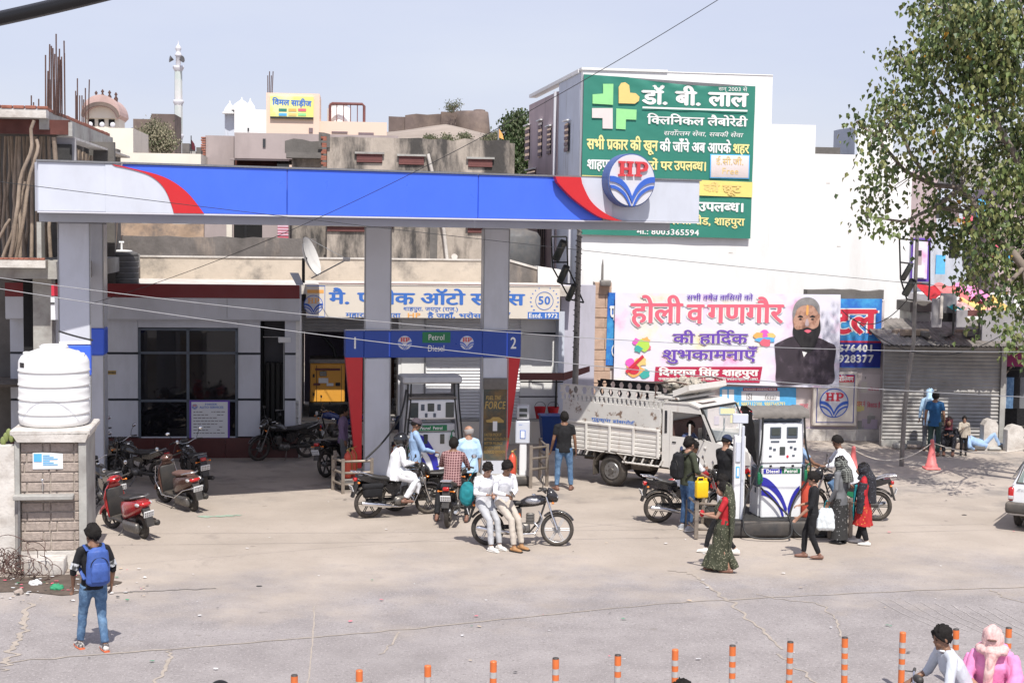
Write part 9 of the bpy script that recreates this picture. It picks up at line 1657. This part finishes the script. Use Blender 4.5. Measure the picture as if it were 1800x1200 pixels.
# under the tree by the shutter
shade = 'people in the tree shade by the shutter'
person('man in dark blue t-shirt standing in the tree shade with hand on hip', stand_at(1641,801),-25,1.68, ST(wrR=(.24,.06,.92)), MATS['blue_tee'], 'short', .80, MATS['dark_green_cloth'], shoe=(MATS['shoe_brown'],), group=shade)
o, P = person('person draped in a pale blue shawl behind the man in the blue t-shirt', stand_at(1631,792),-10,1.66, ST(), MATS['pale_blue_cloth'], 'long', .70, MATS['grey_cloth'], shoe=(MATS['shoe_brown'],), group=shade); scarf(o, ST(), MATS['pale_blue_cloth'],.5, seed=8)
gsit = dict(pel=(0,-.05,.28), waist=(0,0,.42), chest=(0,.06,.60), neck=(0,.08,.78), head=(0,.13,.92), shR=(.18,.07,.72), shL=(-.18,.07,.72), elR=(.25,.25,.55), elL=(-.25,.25,.55), wrR=(.10,.42,.58), wrL=(-.10,.42,.58), hiR=(.10,0,.24), hiL=(-.10,0,.24), knR=(.16,.36,.52), knL=(-.16,.36,.52), anR=(.12,.42,.09), anL=(-.12,.42,.09), tR=(0,1), tL=(0,1), look=(0,-10), curl=1.0)
o, P = person('seated woman in a maroon headscarf and printed dress on the kerb', stand_at(1666,797),165,1.6, gsit, MATS['dark_print'], 'long', .9, MATS['dark_print'], shoe=(MATS['shoe_brown'],), hair='full', group=shade, skin=SKIN); scarf(o, gsit, MATS['maroon_cloth'],.1, face=SKIN, seed=3)
g2_ = dict(gsit); o, P = person('second seated person in a dark shawl behind the man in the blue t-shirt', stand_at(1655,786),150,1.5, g2_, MATS['tarp_black'], 'long', .9, MATS['navy_cloth'], shoe=(MATS['shoe_brown'],), hair='full', group=shade); scarf(o, g2_, MATS['tarp_black'],.1, seed=5)
person('small child in beige jumper standing beside the seated woman', stand_at(1693,800),170,1.02, ST(wrR=(.10,.24,1.2), elR=(.22,.16,1.1)), mat('beige_knit', (.42,.37,.30),.85), 'long', .80, MATS['black_cloth'], shoe=(MATS['shoe_black'],), hair='full', group=shade, skin=SKIN2, fat=1.15)
lie = dict(pel=(0,0,.16), waist=(0,-.16,.20), chest=(0,-.36,.28), neck=(0,-.54,.38), head=(0,-.66,.46), shR=(.18,-.46,.36), shL=(-.18,-.46,.36), elR=(.34,-.50,.14), elL=(-.30,-.44,.30), wrR=(.25,-.30,.05), wrL=(-.22,-.62,.50), hiR=(.09,.04,.16), hiL=(-.09,.04,.16), knR=(.12,.34,.46), knL=(-.12,.40,.16), anR=(.12,.52,.10), anL=(-.12,.82,.08), tR=(0,1), tL=(0,1), look=(0,40), curl=.8)
person('person in pale blue clothes reclining on the ground by the stone bollards', stand_at(1722,790),-78,1.65, lie, MATS['light_blue_cloth'], 'long', .8, MATS['light_blue_cloth'], shoe=(MATS['shoe_black'],), group=shade, loose=1.2)
# bottom edge: riders in the near lane
r_ = dep(1665,1098,15.6); M10 = Matrix.Translation((r_.x+.08,15.55,0)) @ RZ(R(187)); motorcycle('motorcycle at the bottom right edge with only its handlebar in view', M10, group='riders in the near lane', lean=0, wheels='spoke', fairing=False, mirrors=False)
person('rider with black hair in a pale grey shirt leaning forward at the bottom right', None, 0,1.60, SIT(.24,.90, look=(6,-14), wrR=(.27,.54,1.00), wrL=(-.27,.54,1.00), elR=(.30,.32,1.10), elL=(-.30,.32,1.10)), mat('pale_shirt', (.52,.55,.60),.8,0,.05,10), 'half', .8, MATS['navy_cloth'], shoe=(MATS['shoe_black'],), hair='full', baseM=on_bike(M10,-.12), voxel=.008, loose=1.12, group='riders in the near lane', collar=MATS['white_cloth'])
J = SIT(.02,.95, wrR=(.06,.30,1.05), wrL=(-.04,.28,1.05), elR=(.26,.10,1.14), elL=(-.24,.12,1.14), look=(0,-6)); o, P = person('woman wrapped in pale pink scarf and bright pink dress riding pillion', None, 0,1.60, J, MATS['pink_cloth'], 'half', .85, MATS['pink_cloth'], shoe=(MATS['shoe_brown'],), hair='none', baseM=M10 @ T(-.42,.0,-.04) @ RZ(R(-90+62)), voxel=.008, skin=SKIN2, group='riders in the near lane', loose=1.15)
HM = head_m(J); s_ = MB(); s_.ell((0,-.0,.0),.108,.130,.142,18,12, HM); nk = V3(J['neck']); s_.torus((0, nk.y+.04, nk.z-.0),.13,.055,20,10, None, None, 'z'); s_.tube([nk+V3((0,.16,-.04)), nk+V3((.02,.20,-.22)), nk+V3((.04,.20,-.42))],[.07,.06,.05],10); f = fuse(s_, 'face_scarf', .010,2,.014,13,2); f.materials.append(MATS['pale_pink_cloth']); link('face_scarf', f, o)
e = MB(); e.ell((0,.122,.022),.050,.022,.011,12,6, HM); e.build('eye_slit', mat('shadow_skin', (.12,.06,.045),.7), o)
d_ = MB(); oval(d_, [V3((0,-.10,1.52)), V3((0,-.15,1.3)), V3((0,-.14,1.0)), V3((0,-.10,.7))],[(.17,.06),(.27,.08),(.29,.09),(.26,.10)], V3((1,0,0)),18); d_.tube([(-.22,.04,1.44),(-.27,.10,1.2),(-.2,.22,.95)],[.07,.09,.10],10); d_.tube([(.24,.0,1.40),(.30,.02,1.2),(.29,.06,.95)],[.05,.06,.07],10); d_.tube([(-.1,.2,1.02),(.1,.28,.96),(.2,.4,.8)],[.14,.14,.13],10); f = fuse(d_, 'pink_shawl', .014,2,.016,8,3); f.materials.append(MATS['pink_cloth']); link('pink_shawl', f, o)
g_ = dep(1203,1190,13.8); person('passer by whose black hair just shows at the bottom edge near the seventh bollard', (g_.x, 13.8,0),90,1.47, ST(look=(0,-10)), MATS['white_cloth'], bottom=MATS['black_cloth'], shoe=(MATS['shoe_black'],), hair='full', group='riders in the near lane')
g_ = dep(385,1196,13.4); person('passer by whose dark cap just shows at the bottom edge left of the bollards', (g_.x, 13.4,0),-90,1.53, ST(capm=MATS['black_cloth']), MATS['grey_cloth'], bottom=MATS['black_cloth'], shoe=(MATS['shoe_black'],), hair='cap', group='riders in the near lane')
bpy.data.scenes.remove(TMP)
